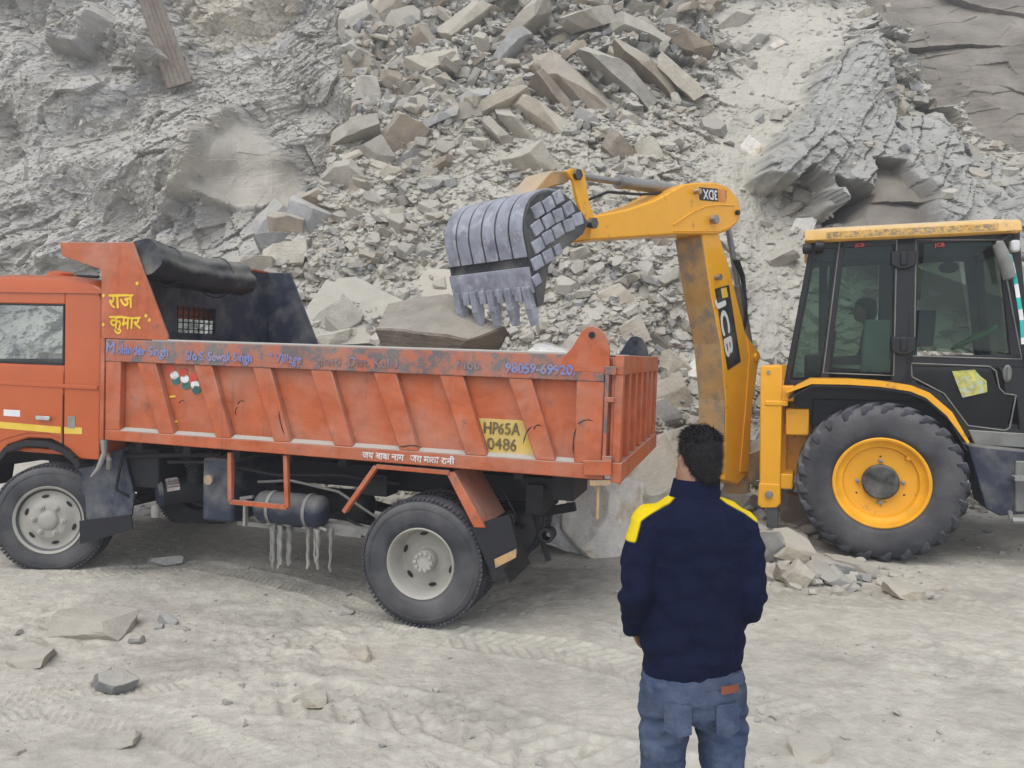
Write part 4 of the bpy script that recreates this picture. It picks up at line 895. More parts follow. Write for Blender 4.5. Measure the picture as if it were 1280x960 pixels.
# hanging strands
for gi, (a, n, lab) in enumerate(((2.37, 7, 'left bundle of dusty frayed strands hanging under the truck air tank'), (2.08, 4, 'right bundle of dusty frayed strands, fewer and longer, hanging under the truck air tank'))):
    m = MB(); r_ = random.Random(gi)
    for k in range(n):
        a1 = a + (k - n / 2) * (.024 if n > 5 else .05) + r_.uniform(-.01, .01); b = .22 + r_.uniform(-.04, .04); ln = r_.uniform(.24, .33); path = []; rr = []
        for i in range(9):
            t = i / 8; path.append(lp(a1 + .006 * math.sin(i * 2 + k), b + .006 * math.cos(i * 1.6 + k), .545 - ln * t)); rr.append(.013 * (1 - .35 * t) + .004 * r_.random())
        m.tube(path, rr, 7)
    m.tube([lp(a - .1, .2, .54), lp(a, .22, .56), lp(a + .09, .2, .54)], .012, 7); m.xf(frame(TO, TF, -TL, TU))
    tag(m.build('rope_tassel', M['rope'], None), lab, 'rope', 'frayed strands hanging below the truck')
# ================================================================== BACKHOE LOADER
phi = R(20); JF = Vector((math.cos(phi), -math.sin(phi), 0)); JL = Vector((math.sin(phi), math.cos(phi), 0)); ZZ = Vector((0, 0, 1))
JO = Vector((3.15, 6.8, .13)) + JL * 1.15; MJ = frame(JO, JF, JL, ZZ); MJi = MJ.inverted()
jcb = empty('backhoe_loader', MJ)
tag(jcb, 'yellow backhoe loader with black cab and raised digging arm, beside the truck', 'backhoe loader')
def jq(px, py, b): p = on_plane(px, py, JO + JL * b, JL) - JO; return (p.dot(JF), p.z)
def jpx(pts, b): return [Vector((lambda q: (q[0], b, q[1]))(jq(x, y, b))) for x, y in pts]
YB = Vector((0, 1, 0))

# wheels
def tractor_wheel(a, b, r, w, rr, out, lug_n, name='wheel'):
    root = bpy.data.objects.new(name, None); col.objects.link(root); root.parent = jcb; root.location = (a, b, r - .01)
    def L(prof, n=64):
        m = MB(); m.lathe([(x, h * out) for x, h in prof], (0, 0, 0), 'y', n); return m
    k = w
    prof = [(rr, 0), (rr + .015, .02), (rr + .06, .035), (r * .82, .034), (r * .91, .02), (r * .955, -.02), (r * .968, -k * .5), (r * .955, -k + .02), (r * .91, -k - .02), (r * .82, -k - .034), (rr + .06, -k - .03), (rr, -k)]
    m = L(prof, 72)
    ty = m.build('tyre', M['rubber'], root, ang=50)
    m = MB()
    for i in range(lug_n):
        for sd in (0, 1):
            th0 = 2 * math.pi * (i + .5 * sd) / lug_n; pts = []
            # swept bar from the shoulder to the middle of the tread
            secs = []
            for t in (0, .25, .6, 1.0):
                h = (.012 + (-k * .54) * t) if sd == 0 else (-k - .012 + (k * .54) * t)
                th = th0 + .20 * t * 1.0; top = r * (.985 if t == 0 else 1.0); bot = r * .90 if t == 0 else r * .945; hw = .022 + .018 * (1 - t)
                secs.append([(bot, th - hw / r * 1.3, h), (bot, th + hw / r * 1.3, h), (top, th + hw / r, h), (top, th - hw / r, h)])
            # lug continues down the sidewall
            h = (.026 if sd == 0 else -k - .026); th = th0 - .07; hw = .018
            first = [(r * .85, th - hw / r, h), (r * .85, th + hw / r, h), (r * .90, th + hw / r + .02, h + (.006 if sd == 0 else -.006)), (r * .90, th - hw / r + .02, h + (.006 if sd == 0 else -.006))]
            secs = [first] + secs; vs = []; fs = []
            for s_ in secs:
                for (q, t_, hh) in s_: vs.append((q * math.cos(t_), hh * out, -q * math.sin(t_)))
            for j in range(len(secs) - 1):
                for e in range(4): fs.append((j * 4 + e, j * 4 + (e + 1) % 4, (j + 1) * 4 + (e + 1) % 4, (j + 1) * 4 + e))
            fs += [(0, 1, 2, 3), tuple((len(secs) - 1) * 4 + e for e in (3, 2, 1, 0))]; m.add(vs, fs)
    m.build('tread', M['tread'], root, bevel=.012, seg=2)
    return root, L
wr, L = tractor_wheel(0, -1.15, .685, .40, .375, -1, 25)
def big_rim(root, L, rr, out, hub=True):
    m = L([(rr - .002, .02), (rr + .012, .022), (rr + .014, .03), (rr + .004, .036), (rr - .012, .03), (rr - .02, .0), (rr - .055, -.03), (rr - .07, -.035)]); m.build('rim_flange', M['rim_flange'], root)
    m = L([(rr - .07, -.036), (rr - .075, -.06), (rr - .085, -.075), (.20, -.085), (.1, -.085), (.001, -.085)]); rm = m.build('rim', M['yellow'], root, ang=30)
    mm = MB(); mm.lathe([(.15, -.085 * out), (.15, -.03 * out), (.135, -.012 * out), (.001, -.008 * out)], (0, 0, 0), 'y', 28); mm.build('hub_cap', M['hub_black'], root)
    mm = MB()
    for k in range(4): 
        t = 2 * math.pi * (k + .0) / 4 + math.pi / 2 * 1; mm.lathe([(.018, -.085 * out), (.018, -.055 * out), (.001, -.05 * out)], (.18 * math.cos(t), 0, .18 * math.sin(t)), 'y', 8)
    mm.build('wheel_bolt', M['grey_metal'], root)
    mm = MB()
    for k in range(3): t = 2 * math.pi * k / 3 + math.pi / 2; mm.lathe([(.012, -.083 * out), (.001, -.082 * out)], (.22 * math.cos(t), 0, .22 * math.sin(t)), 'y', 8)
    mm.build('bolt_hole', M['black'], root)
    mm = MB(); mm.tube([Vector((.20, -.08 * out, .2)), Vector((.215, -.03 * out, .215))], .018, 8); mm.build('valve', M['yellow'], root)
M['rim_flange'] = mat('muddy_yellow_rim_flange', (.84, .39, .012), rough=.5, dust=-.0, dscale=1.6, up=-1.1, bump=.1)
M['hub_black'] = mat('mud_splashed_hub', (.012, .012, .014), rough=.5, dust=.14, dscale=7, up=.2, bump=.1)
big_rim(wr, L, .375, -1)
wr2, L2 = tractor_wheel(0, 1.15, .685, .40, .375, 1, 25); big_rim(wr2, L2, .375, 1)
wf, L3 = tractor_wheel(2.17, -1.0, .43, .30, .23, -1, 16); m = L3([(.228, .02), (.24, .03), (.22, .02), (.2, -.05), (.1, -.06), (.09, 0), (.001, 0)]); m.build('rim', M['yellow'], wf)
wf2, L3 = tractor_wheel(2.17, 1.0, .43, .30, .23, 1, 16); m = L3([(.228, .02), (.24, .03), (.22, .02), (.2, -.05), (.1, -.06), (.09, 0), (.001, 0)]); m.build('rim', M['yellow'], wf2)

# chassis, axles, rear frame
m = MB(); m.box((.9, 0, .85), (3.6, .62, .36)); m.tube([(0, -.95, .685), (0, .95, .685)], .13, 16); m.tube([(2.17, -.85, .45), (2.17, .85, .45)], .08, 12); m.box((.2, 0, 1.3), (1.6, 1.2, .3)); m.box((.95, -.45, 1.0), (.5, .55, .3))
m.box((0, -.72, 1.12), (1.1, .3, .5)); m.box((0, .72, 1.12), (1.1, .3, .5))
m.build('chassis', M['dark'], jcb, bevel=.01)
m = MB(); m.box((-.62, 0, 1.0), (.35, 1.25, .75)); m.box((-.78, 0, .62), (.14, 1.95, .14)); m.box((-.78, 0, 1.42), (.14, 1.95, .14)); m.box((-.82, -.62, 1.02), (.1, .12, .7)); m.box((-.82, .62, 1.02), (.1, .12, .7))
m.box((-.68, -.84, 1.16), (.2, .2, .24)); m.box((-.86, -.95, 1.33), (.2, .12, .05))
m.build('rear_frame', M['yellow'], jcb, bevel=.012)
m = MB(); m.box((-.90, .0, 1.0), (.06, .34, .85)); m.build('kingpost_carriage', M['dark'], jcb, bevel=.01)
for b, sg in ((-1.0, 1), (1.0, -1)):
    st = MB(); st.prism([(-1.0, b, .50), (-1.0, b, 1.672), (-.812, b, 1.672), (-.815, b, .50)], (0, sg * .13, 0)); st.prism([(-1.015, b - sg * .01, .40), (-1.005, b - sg * .01, .60), (-.82, b - sg * .01, .60), (-.812, b - sg * .01, .42), (-.85, b - sg * .01, .38), (-.98, b - sg * .01, .37)], (0, sg * .15, 0))
    s = st.build('stabiliser_leg', M['yellow'], jcb, bevel=.012)
    mm = MB(); mm.box((-.885, b + sg * .065, .38), (.10, .09, .40)); mm.box((-.885, b + sg * .065, .17), (.2, .26, .035)); mm.build('stabiliser_foot', M['steel_dark'], s, bevel=.006)
    mm = MB(); mm.lathe([(.001, -sg * .03), (.03, -sg * .028), (.036, 0)], (-.915, b - sg * .01, .50), 'y', 16); mm.lathe([(.001, -sg * .012), (.018, -sg * .012), (.018, 0)], (-.93, b, 1.61), 'y', 12); mm.build('pivot_pin', M['grey_metal'], s)

# fender
fo = jpx([(982, 489), (1013, 473), (1060, 473.5), (1100, 476), (1140, 482), (1162, 491), (1190, 515), (1212, 553)], -1.15)
for sg in (1, -1):
    m = MB(); pp = [(p.x, p.z) for p in fo]; b = -1.16 * sg; n = len(pp); inner = []
    for i, (a, c) in enumerate(pp):
        a2, c2 = pp[min(i + 1, n - 1)]; a1, c1 = pp[max(i - 1, 0)]; d = Vector((a2 - a1, c2 - c1)).normalized(); th = .05 if 0 < i < n - 1 else .02; inner.append((a + d.y * th, c - d.x * th))
    for i in range(n - 1):
        q = [pp[i], pp[i + 1], inner[i + 1], inner[i]]; m.prism([Vector((x, b, z)) for x, z in q], (0, sg * .38, 0))
    m.build('fender', M['yellow'], jcb, weld=False, bevel=.0, ang=40)
    m = MB(); lin = [(a * .97, c - .055) for a, c in pp]
    for i in range(n - 1):
        q = [lin[i], lin[i + 1], (lin[i + 1][0], lin[i + 1][1] - .02), (lin[i][0], lin[i][1] - .02)]; m.prism([Vector((x, b * .985, z)) for x, z in q], (0, sg * .37, 0))
    m.prism([Vector((x, b * .70, z)) for x, z in lin] + [Vector((.55, b * .70, .9)), Vector((-.4, b * .70, .9))], (0, sg * .02, 0)); m.build('wheel_arch_liner', M['black'], jcb)

# cab -------------------------------------------------------------------
CBN = .78
def jp2(pts, b=-CBN): return [Vector((a, b, c)) for a, c in pts]
def J2(pts): return [jq(x, y, -CBN) for x, y in pts]
o_rear = J2([(1016, 312), (1046, 308), (1026, 467), (986, 478)]); o_win = J2([(1053, 303), (1117, 303), (1114, 467), (1035, 464)])
o_door = J2([(1156, 303), (1240, 303), (1262, 440), (1146, 434)]); o_low = J2([(1141, 456), (1238, 460), (1249, 488), (1268, 495), (1259, 535), (1209, 531), (1179, 494), (1141, 470)])
zt, zb = 2.80, 1.50
cab_j = MB()
ka = lambda a: a - .05 if a < 0 else -.05 + a * .958
def strip(m, p, q, w, th=.05, b=-CBN, sg=1, k=True):
    if k: p, q = (ka(p[0]), p[1]), (ka(q[0]), q[1])
    a, c = Vector((p[0], b + sg * th / 2, p[1])), Vector((q[0], b + sg * th / 2, q[1])); m.bar(a, c, w, th, (0, 1, 0))
for sg in (1, -1):
    b = -CBN * sg; m = cab_j
    strip(m, (-.51, 2.79), (-.73, 1.49), .05, .06, b, sg)
    strip(m, (o_rear[1][0] + .035, 2.79), (o_rear[2][0] + .025, 1.5), .075, .06, b, sg, False)
    strip(m, (.245, 2.79), (.235, 1.48), .14, .07, b, sg)                    # middle post
    strip(m, (.345, 2.79), (.31, 1.52), .07, .06, b, sg)
    strip(m, (1.05, 2.79), (1.17, 1.72), .10, .06, b, sg); strip(m, (1.13, 2.79), (1.30, 1.06), .07, .08, b, sg)
    strip(m, (-.52, 2.775), (1.14, 2.785), .09, .06, b, sg)
    strip(m, (-.73, 1.50), (.30, 1.51), .07, .06, b, sg)
    m.prism([Vector((ka(a), b, c)) for a, c in [(.27, 1.76), (1.24, 1.77), (1.25, 1.66), (.27, 1.66)]], (0, sg * .05, 0))
    m.prism([Vector((ka(a), b, c)) for a, c in [(1.02, 1.66), (1.25, 1.66), (1.28, 1.08), (1.20, 1.08), (1.17, 1.40), (1.08, 1.42), (1.06, 1.60)]], (0, sg * .05, 0))
    m.prism([Vector((ka(a), b, c)) for a, c in [(.20, 1.50), (.30, 1.66), (.36, 1.52), (.56, 1.45), (.80, 1.16), (1.21, 1.13), (1.21, 1.04), (.78, 1.05), (.74, 1.12), (.52, 1.38), (.34, 1.47)]], (0, sg * .05, 0))
m = cab_j
m.box((.24, 0, 2.80), (1.5, 1.5, .03)); m.box((-.77, 0, 1.50), (.05, 1.5, .1)); m.box((-.57, 0, 2.76), (.06, 1.5, .09)); m.box((1.05, 0, 2.76), (.06, 1.5, .09)); m.box((1.165, 0, 1.2), (.05, 1.5, .3))
m.box((.20, 0, 1.15), (1.85, 1.5, .05)); m.box((-.77, 0, 1.3), (.04, 1.5, .35))
cj = cab_j.build('cab', M['black'], jcb, bevel=.008)
# seals: thin lighter lines round the windows
def seal(name, pts, parent, r=.006, b=-CBN - .004, closed=True):
    P = [Vector((a, b, c)) for a, c in pts]; P = P + [P[0]] if closed else P; mm = MB()
    out = []
    for i in range(len(P) - 1):
        for k in range(4): out.append(P[i].lerp(P[i + 1], k / 4))
    out.append(P[-1]); mm.tube(out, r, 6); return mm.build(name, M['grey_paint'], parent)
for sg in (1, -1):
    b = -CBN * sg + sg * .015
    for nm, pts, mt in (('rear_quarter_window', o_rear, 'glass_tint'), ('side_window', o_win, 'glass_tint'), ('door_window', o_door, 'glass_tint'), ('lower_door_window', o_low, 'glass_dark')):
        mm = MB(); mm.prism([Vector((a, b, c)) for a, c in pts], (0, sg * .006, 0)); mm.build(nm, M[mt], cj)
seal('window_seal', J2([(1050, 300), (1121, 300), (1117, 469.5), (1029, 466)]), cj)
seal('door_seal', J2([(1143, 434), (1145, 300), (1249, 300), (1277, 449), (1141, 445)]), cj, closed=False)
seal('lower_door_seal', J2([(1140, 471), (1139, 454), (1237, 458), (1245, 464), (1249, 485), (1256, 492), (1270, 494), (1262, 535), (1256, 538), (1210, 532), (1180, 492)]), cj)
mm = MB(); mm.prism([Vector((-.58, -.72, 2.74)), Vector((-.785, -.74, 1.55)), Vector((-.785, .74, 1.55)), Vector((-.58, .72, 2.74))], (.006, 0, 0)); mm.build('rear_window', M['glass_tint'], cj)
mm = MB(); mm.prism([Vector((1.07, -.72, 2.74)), Vector((1.19, -.74, 1.3)), Vector((1.19, .74, 1.3)), Vector((1.07, .72, 2.74))], (.006, 0, 0)); mm.build('windscreen', M['glass_tint'], cj)
# roof: slab with rounded edge and shallow crown
m = MB(); ra0, ra1 = -.62, 1.05; rb = .86; nb, na = 15, 19; vs = []; fs = []
for i in range(na):
    for j in range(nb):
        u = i / (na - 1); v = j / (nb - 1); a = ra0 + (ra1 - ra0) * u; b = -rb + 2 * rb * v
        e = min(u * (ra1 - ra0), (1 - u) * (ra1 - ra0), v * 2 * rb, (1 - v) * 2 * rb); c = 2.895 + .045 * (1 - (1 - min(1, e / .25)) ** 2) 
        ins = .02 if e < 1e-6 else 0
        vs.append((a, b, c))
for i in range(na - 1):
    for j in range(nb - 1): fs.append((i * nb + j, (i + 1) * nb + j, (i + 1) * nb + j + 1, i * nb + j + 1))
m.add(vs, fs)
rim_i = [(i, 0) for i in range(na)] + [(na - 1, j) for j in range(1, nb)] + [(i, nb - 1) for i in range(na - 2, -1, -1)] + [(0, j) for j in range(nb - 2, 0, -1)]
base = len(m.v); top_idx = [i * nb + j for i, j in rim_i]
for s_, (dz, sc_) in enumerate(((.018, 1.012), (.09, 1.018), (.105, 1.0), (.105, .9))):
    for i, j in rim_i:
        x, y, z = m.v[i * nb + j]; cx = (ra0 + ra1) / 2; m.v.append((cx + (x - cx) * sc_, y * sc_, 2.895 - dz))
N = len(rim_i)
for k in range(N):
    k2 = (k + 1) % N; m.f.append([top_idx[k], top_idx[k2], base + k2, base + k]); m.m.append(0)
    for s_ in range(3): m.f.append([base + s_ * N + k, base + s_ * N + k2, base + (s_ + 1) * N + k2, base + (s_ + 1) * N + k]); m.m.append(0)
M['roof_yellow'] = mat('sun_bleached_yellow_roof', (.74, .42, .08), rough=.5, dust=.12, up=.5, bump=.1, c2=(.25, .2, .12), c2amt=.15, c2scale=14, dcol=(.6, .52, .4))
rf = m.build('cab_roof', M['roof_yellow'], cj, ang=50)
M['ghost'] = mat('worn_roof_lettering', (.68, .38, .07), rough=.6, dust=.12, bump=0, c2=(.22, .17, .1), c2amt=.55, c2scale=38)
m = MB(); m.box((.22, -rb * 1.0185, 2.84), (1.35, .003, .055)); m.build('worn_band', M['ghost'], cj)
m = MB()
for pxc in ((1078, 306), (1178, 306)):
    a, c = jq(*pxc, -CBN); text_mb(m, 'JCB', .045, (a - .06, -CBN - .006, c - .016), (1, 0, 0), (0, 0, 1), .002, bold=.002, squash=1.1)
m.build('lettering', M['red_paint'], cj)
# hinges on the middle post
for py, hh in ((324, 50), (431, 40)):
    a, c = jq(1129, py, -CBN); m = MB(); m.prism([Vector((a + dx, -CBN - .012, c + dz)) for dx, dz in [(-.10, .07), (.10, .07), (.10, -.05), (.04, -.09), (-.04, -.09), (-.10, -.05)]], (0, -.025, 0)); m.box((a, -CBN - .04, c), (.06, .03, .12)); m.build('hinge', M['black'], cj, bevel=.012)
m = MB(); a, c = jq(1259, 467, -CBN); m.lathe([(.001, -.012), (.03, -.012), (.036, 0)], (0, 0, 0), 'y', 20); m.v = [(x * 1.0 + a, y - CBN - .006, z * 2.1 + c) for x, y, z in m.v]; m.box((a + .005, -CBN - .03, c), (.022, .02, .10)); m.build('door_handle', M['grey_paint'], cj)
# sticker inside lower window : pale and yellow
st_ = J2([(1190, 464), (1218, 462), (1225, 470), (1233, 476), (1234, 490), (1203, 497), (1196, 480)]); m = MB(); m.prism([Vector((a, -CBN - .004, c)) for a, c in st_], (0, -.003, 0))
M['sticker'] = mat('yellow_green_sticker', (.45, .42, .05), rough=.6, var=.5, vscale=25, dust=.05, bump=0, c2=(.4, .5, .42), c2amt=.5, c2scale=18); m.build('sticker', M['sticker'], cj)
# lamps, mirror
for i, (px, py) in enumerate(((1008, 311), (1024, 308))):
    a, c = jq(px, py, -.87); m = MB(); m.lathe([(.001, .05), (.04, .04), (.048, 0), (.045, -.03), (.001, -.035)], (a, -.87, c), 'x', 16); m.build('work_lamp', M['black'], cj)
m = MB(); a, c = jq(1268, 308, -.85); m.box((a, -.85, c), (.07, .1, .1)); m.build('work_lamp', M['lamp'], cj, bevel=.02)
m = MB(); p = jpx([(1247, 304), (1256, 325), (1262, 348)], -.95); m.tube([p[0] + Vector((-.01, 0, .0)), p[0], p[1], p[2], p[2] + Vector((.005, 0, -.01))], [.02, .045, .055, .05, .02], 12); mr = m.build('mirror', M['grey_paint'], jcb, ang=60)
m = MB(); m.tube([p[2], Vector((1.15, -.82, 1.9)), Vector((1.17, -.8, 1.7))], .012, 8); m.tube([p[0], Vector((1.0, -.8, 2.78))], .012, 8); m.build('mirror_arm', M['black'], mr)
# interior
m = MB(); m.box((.10, -.05, 1.45), (.5, .5, .14)); m.box((.30, -.05, 1.72), (.14, .48, .5)); m.box((.15, -.05, 1.27), (.3, .3, .24)); m.build('seat', M['teal_vinyl'], jcb, bevel=.04, seg=3)
for pp_, mt_ in ((((1082, 400), (1113, 400), (1113, 466), (1076, 466)), 'teal_vinyl'), (((1148, 387), (1171, 387), (1167, 433), (1146, 433)), 'navy_cloth')):
    m = MB(); m.prism(jpx(pp_, -.5), (0, .12, 0)); m.build('seat_backrest', M[mt_], jcb, bevel=.015)
m = MB(); m.box((.98, .0, 1.45), (.3, .7, .4)); m.box((.6, .45, 1.45), (.4, .16, .5)); m.build('dashboard', M['black'], jcb, bevel=.03); m = MB(); m.box((-.5, 0, 1.6), (.25, .9, .35)); m.build('dashboard', M['black'], jcb, bevel=.03); m = MB(); m.tube([(-.40, -.25, 1.6), (-.35, -.25, 2.0)], .02); m.build('control_lever', M['black'], jcb); m = MB(); m.tube([(-.40, .15, 1.6), (-.35, .15, 2.0)], .02); m.build('control_lever', M['black'], jcb)
m = MB(); m.box((-.45, .3, 2.1), (.08, .06, 1.2)); m.build('inner_pillar', M['black'], jcb)
cw = Vector((.86, -.1, 1.93)); q = Matrix.Rotation(R(-58 + 28), 4, 'Y'); ring = [cw + (q @ Vector((.20 * math.cos(t), .20 * math.sin(t), 0))) for t in [2 * math.pi * i / 28 for i in range(29)]]
m = MB(); m.tube(ring, .018, 8); m.build('steering_wheel', M['green_wheel'], jcb); 
m = MB(); m.bar(ring[0], ring[14], .03, .015); m.bar(cw, cw + (q @ Vector((0, .19, 0))), .03, .015); m.tube([cw, cw + Vector((.15, 0, -.45))], .03); m.build('steering_column', M['black'], jcb)
m = MB(); a, c = jq(1188, 333, 0.); m.lathe([(.001, -.01), (.07, -.01), (.07, .01), (.001, .01)], (0, 0, 0), 'y', 20); m.v = [(x * 1.25 + a, y + .1, z * .8 + c) for x, y, z in m.v]; m.build('cabin_fan', M['black'], jcb)
# step, tank, bonnet, loader
m = MB(); sp = [jq(*p, -1.0) for p in ((1209, 556), (1290, 565), (1290, 642), (1250, 645), (1232, 636), (1222, 600))]; m.prism([Vector((a, -1.0, c)) for a, c in sp], (0, .5, 0)); m.build('side_tank', M['navy_steel'], jcb, bevel=.012)
m = MB(); m.box((1.27, -1.0, .68), (.50, .05, .42)); m.build('tank_panel', M['grey_paint'], jcb, bevel=.01)
m = MB(); m.tube([(.98, -1.12, .415), (1.75, -1.12, .43)], .028, 10); m.box((1.36, -1.10, .76), (.75, .14, .03)); m.tube([(.98, -1.12, .415), (.99, -1.0, .46)], .02, 8)
for k in range(16): m.box((1.03 + k * .045, -1.165, .772), (.015, .02, .02))
m.build('step', M['grey_metal'], jcb)
m = MB(); m.prism([Vector((a, -.80, c)) for a, c in [(.71, 1.12), (1.14, 1.10), (1.15, .98), (.76, .99)]], (0, .05, 0)); m.build('sill_panel', M['grey_paint'], jcb, bevel=.008)
m = MB(); m.prism([Vector((a, -.45, c)) for a, c in [(1.36, 1.0), (1.36, 1.72), (2.2, 1.66), (2.95, 1.5), (3.02, 1.35), (3.0, .85), (1.5, .85)]], (0, .9, 0)); bn = m.build('bonnet', M['yellow'], jcb, bevel=.03)
m = MB(); m.box((3.01, 0, 1.15), (.04, .7, .5)); m.build('front_grille', M['black'], bn, bevel=.01)
m = MB(); m.tube([(1.7, -.3, 1.68), (1.7, -.3, 2.1), (1.66, -.3, 2.2)], .04); m.build('exhaust_pipe', M['dark'], bn)
for sg in (-1, 1):
    m = MB(); m.prism([Vector((a, sg * .62, c)) for a, c in [(1.38, 1.1), (1.38, 1.5), (1.55, 1.62), (2.6, 1.35), (3.3, .62), (3.45, .35), (3.3, .25), (3.1, .45), (2.45, 1.08), (1.6, 1.3)]], (0, sg * -.09, 0)); m.build('loader_arm', M['yellow'], jcb, bevel=.012)
m = MB(); m.box((1.40, -.66, 1.1), (.16, .3, .5)); m.box((1.40, .66, 1.1), (.16, .3, .5)); m.build('loader_tower', M['yellow'], jcb, bevel=.012)
m = MB(); lpth = [(3.3, .75), (3.28, .3), (3.42, .1), (4.0, .06), (4.05, .09), (3.45, .14), (3.33, .32), (3.34, .75)]; m.prism([Vector((a, -1.15, c)) for a, c in lpth], (0, 2.3, 0))
for b in (-1.15, 1.12): m.prism([Vector((a, b, c)) for a, c in [(3.3, .74), (3.29, .3), (3.42, .11), (4.0, .08), (3.85, .3), (3.45, .74)]], (0, .03, 0))
m.build('loader_bucket', M['steel'], jcb)

# ------------------------------------------------------------------ digging arm (turned towards the truck)
al = R(43); bt = Vector((-math.cos(al), -math.sin(al), 0)); bn_ = Vector((math.sin(al), -math.cos(al), 0)); BO = Vector((2.12, 8.0, .13))
def BP(px, py, w): return on_plane(px, py, BO + bn_ * w, bn_)
def arm(name, pts, w0, w1, mt, parent=jcb, bevel=.01, mats=None):
    m = MB(); m.prism([BP(x, y, w0) for x, y in pts], bn_ * (w1 - w0)); m.xf(MJi); return m.build(name, mats or M[mt], parent, bevel=bevel)
BW = .15
boom_pts = [(874, 262), (893, 258), (899, 293), (911, 331), (932, 416), (948, 441), (941, 500), (936, 592), (922, 606), (906, 600), (907, 500), (901, 430), (888, 364), (878, 293)]
# far half plus underside show rust: build side plates and a stained belly plate
bo = arm('boom', boom_pts, BW, BW - .30, 'yellow', bevel=.012)
m = MB(); e = [BP(x, y, BW) - bn_ * .004 for x, y in [(878, 296), (888, 364), (901, 430), (907, 500), (906, 590)]]
for p, q in zip(e[:-1], e[1:]):
    m.prism([p, q, q - bn_ * .292, p - bn_ * .292], bt * .012)
m.xf(MJi); m.build('belly_plate', M['yellow_dirty'], bo)
m = MB(); pts = [BP(x, y, BW) for x, y in [(948, 441), (941, 500), (920, 470), (936, 424)]]
m.prism([BP(x, y, BW + .0) for x, y in [(932, 420), (948, 441), (938, 520), (934, 590), (924, 590), (930, 520), (936, 445)]], bn_ * .012); m.xf(MJi); m.build('boom_gusset', M['yellow'], bo, bevel=.004)
# decal with letters
c0, c1, c2_, c3 = [BP(x, y, BW + .003) for x, y in [(893.5, 361), (911, 356), (926, 452), (909.5, 463)]]
m = MB(); m.prism([c0, c1, c2_, c3], bn_ * .002); m.xf(MJi); m.build('decal', M['black_ink'], bo)
down = ((c3 - c0) + (c2_ - c1)).normalized(); rgt = (c1 - c0); rgt = (rgt - down * rgt.dot(down)).normalized()
m = MB(); text_mb(m, 'JCB', .185, c0 + down * .125 + rgt * .010, down, rgt, .0045 if down.cross(rgt).dot(bn_) > 0 else -.0045, bold=.012, squash=2.0, wob=0); m.xf(MJi); m.build('lettering', M['white'], bo)
y0 = BP(897, 362, BW + .005); m = MB(); m.prism([BP(x, y, BW + .005) for x, y in [(901, 361), (908, 359), (910, 371), (903, 373)]], bn_ * .002); m.xf(MJi); m.build('decal_corner', M['yellow_letter'], bo)
def pin(px, py, w, r, ln, parent, mt='grey_metal', head=True):
    p = BP(px, py, w); m = MB(); m.tube([p, p + bn_ * ln], r, 14); 
    if head: m.tube([p + bn_ * ln * .6, p + bn_ * (ln + .012)], r * 1.5, 6)
    m.xf(MJi); return m.build('pivot_pin', M[mt], parent)
pin(894, 347, BW, .022, .05, bo); pin(943, 446, BW, .03, .03, bo, 'yellow')
# dipper
dip_pts = [(737, 300), (739, 274), (743, 270), (783, 262), (819, 250), (855, 230), (872, 228), (896, 228), (911, 234), (922, 247), (927, 264), (923, 277), (911, 288), (898, 293), (842, 293), (770, 298)]
di = arm('dipper', dip_pts, .175, -.175, 'yellow', bevel=.014)
m = MB(); arc = [BP(x, y, .177) for x, y in [(842, 281), (852, 274), (866, 265), (882, 258), (900, 256), (918, 257)]]; m.tube(arc, .008, 6); m.tube([BP(x, y, .177) for x, y in [(842, 289), (898, 289), (911, 284), (922, 275)]], .006, 6); m.xf(MJi); m.build('weld_bead', M['yellow'], di)
q0, q1, q2, q3 = [BP(x, y, .178) for x, y in [(873.5, 234), (897, 236), (898, 252), (874.5, 250)]]
m = MB(); m.prism([q0, q1, q2, q3], bn_ * .002); m.xf(MJi); m.build('decal', M['black_ink'], di)
# lettering upside down, since the arm is folded over
rr_ = (q3 - q2).normalized(); uu_ = (q2 - q1); uu_ = (uu_ - rr_ * uu_.dot(rr_)).normalized()
dsgn = .0045 if rr_.cross(uu_).dot(bn_) > 0 else -.0045
m = MB(); text_mb(m, '3DX', .125, q1 + rr_ * .012 + uu_ * .02, rr_, uu_, dsgn, bold=.004, squash=.98, wob=0); m.xf(MJi); m.build('lettering', M['white'], di)
m = MB(); m.prism([BP(x, y, .178) for x, y in [(898.5, 236), (907, 237), (908, 252.5), (899.5, 252)]], bn_ * .002); m.xf(MJi)
M['orange_decal'] = mat('orange_decal', (.7, .25, .06), rough=.5, dust=.05, bump=0); dc_ = m.build('decal', M['orange_decal'], di)
m = MB(); text_mb(m, 'eco', .05, BP(906.5, 238, .178) , (BP(906.5, 252, .178) - BP(906.5, 238, .178)), -(BP(907, 240, .178) - BP(898, 240, .178)) * -1, .0, squash=1.0); 
m.v = [tuple(Vector(p) + bn_ * .004) for p in m.v]; m.xf(MJi); m.build('lettering', M['black_ink'], di)
pin(889, 275, .175, .03, .05, di); pin(920, 266, .175, .018, .02, di, 'dark'); pin(868, 240, .175, .02, .05, di, 'yellow_dirty')
pin(735, 280, .20, .03, .06, di, 'steel_dark')
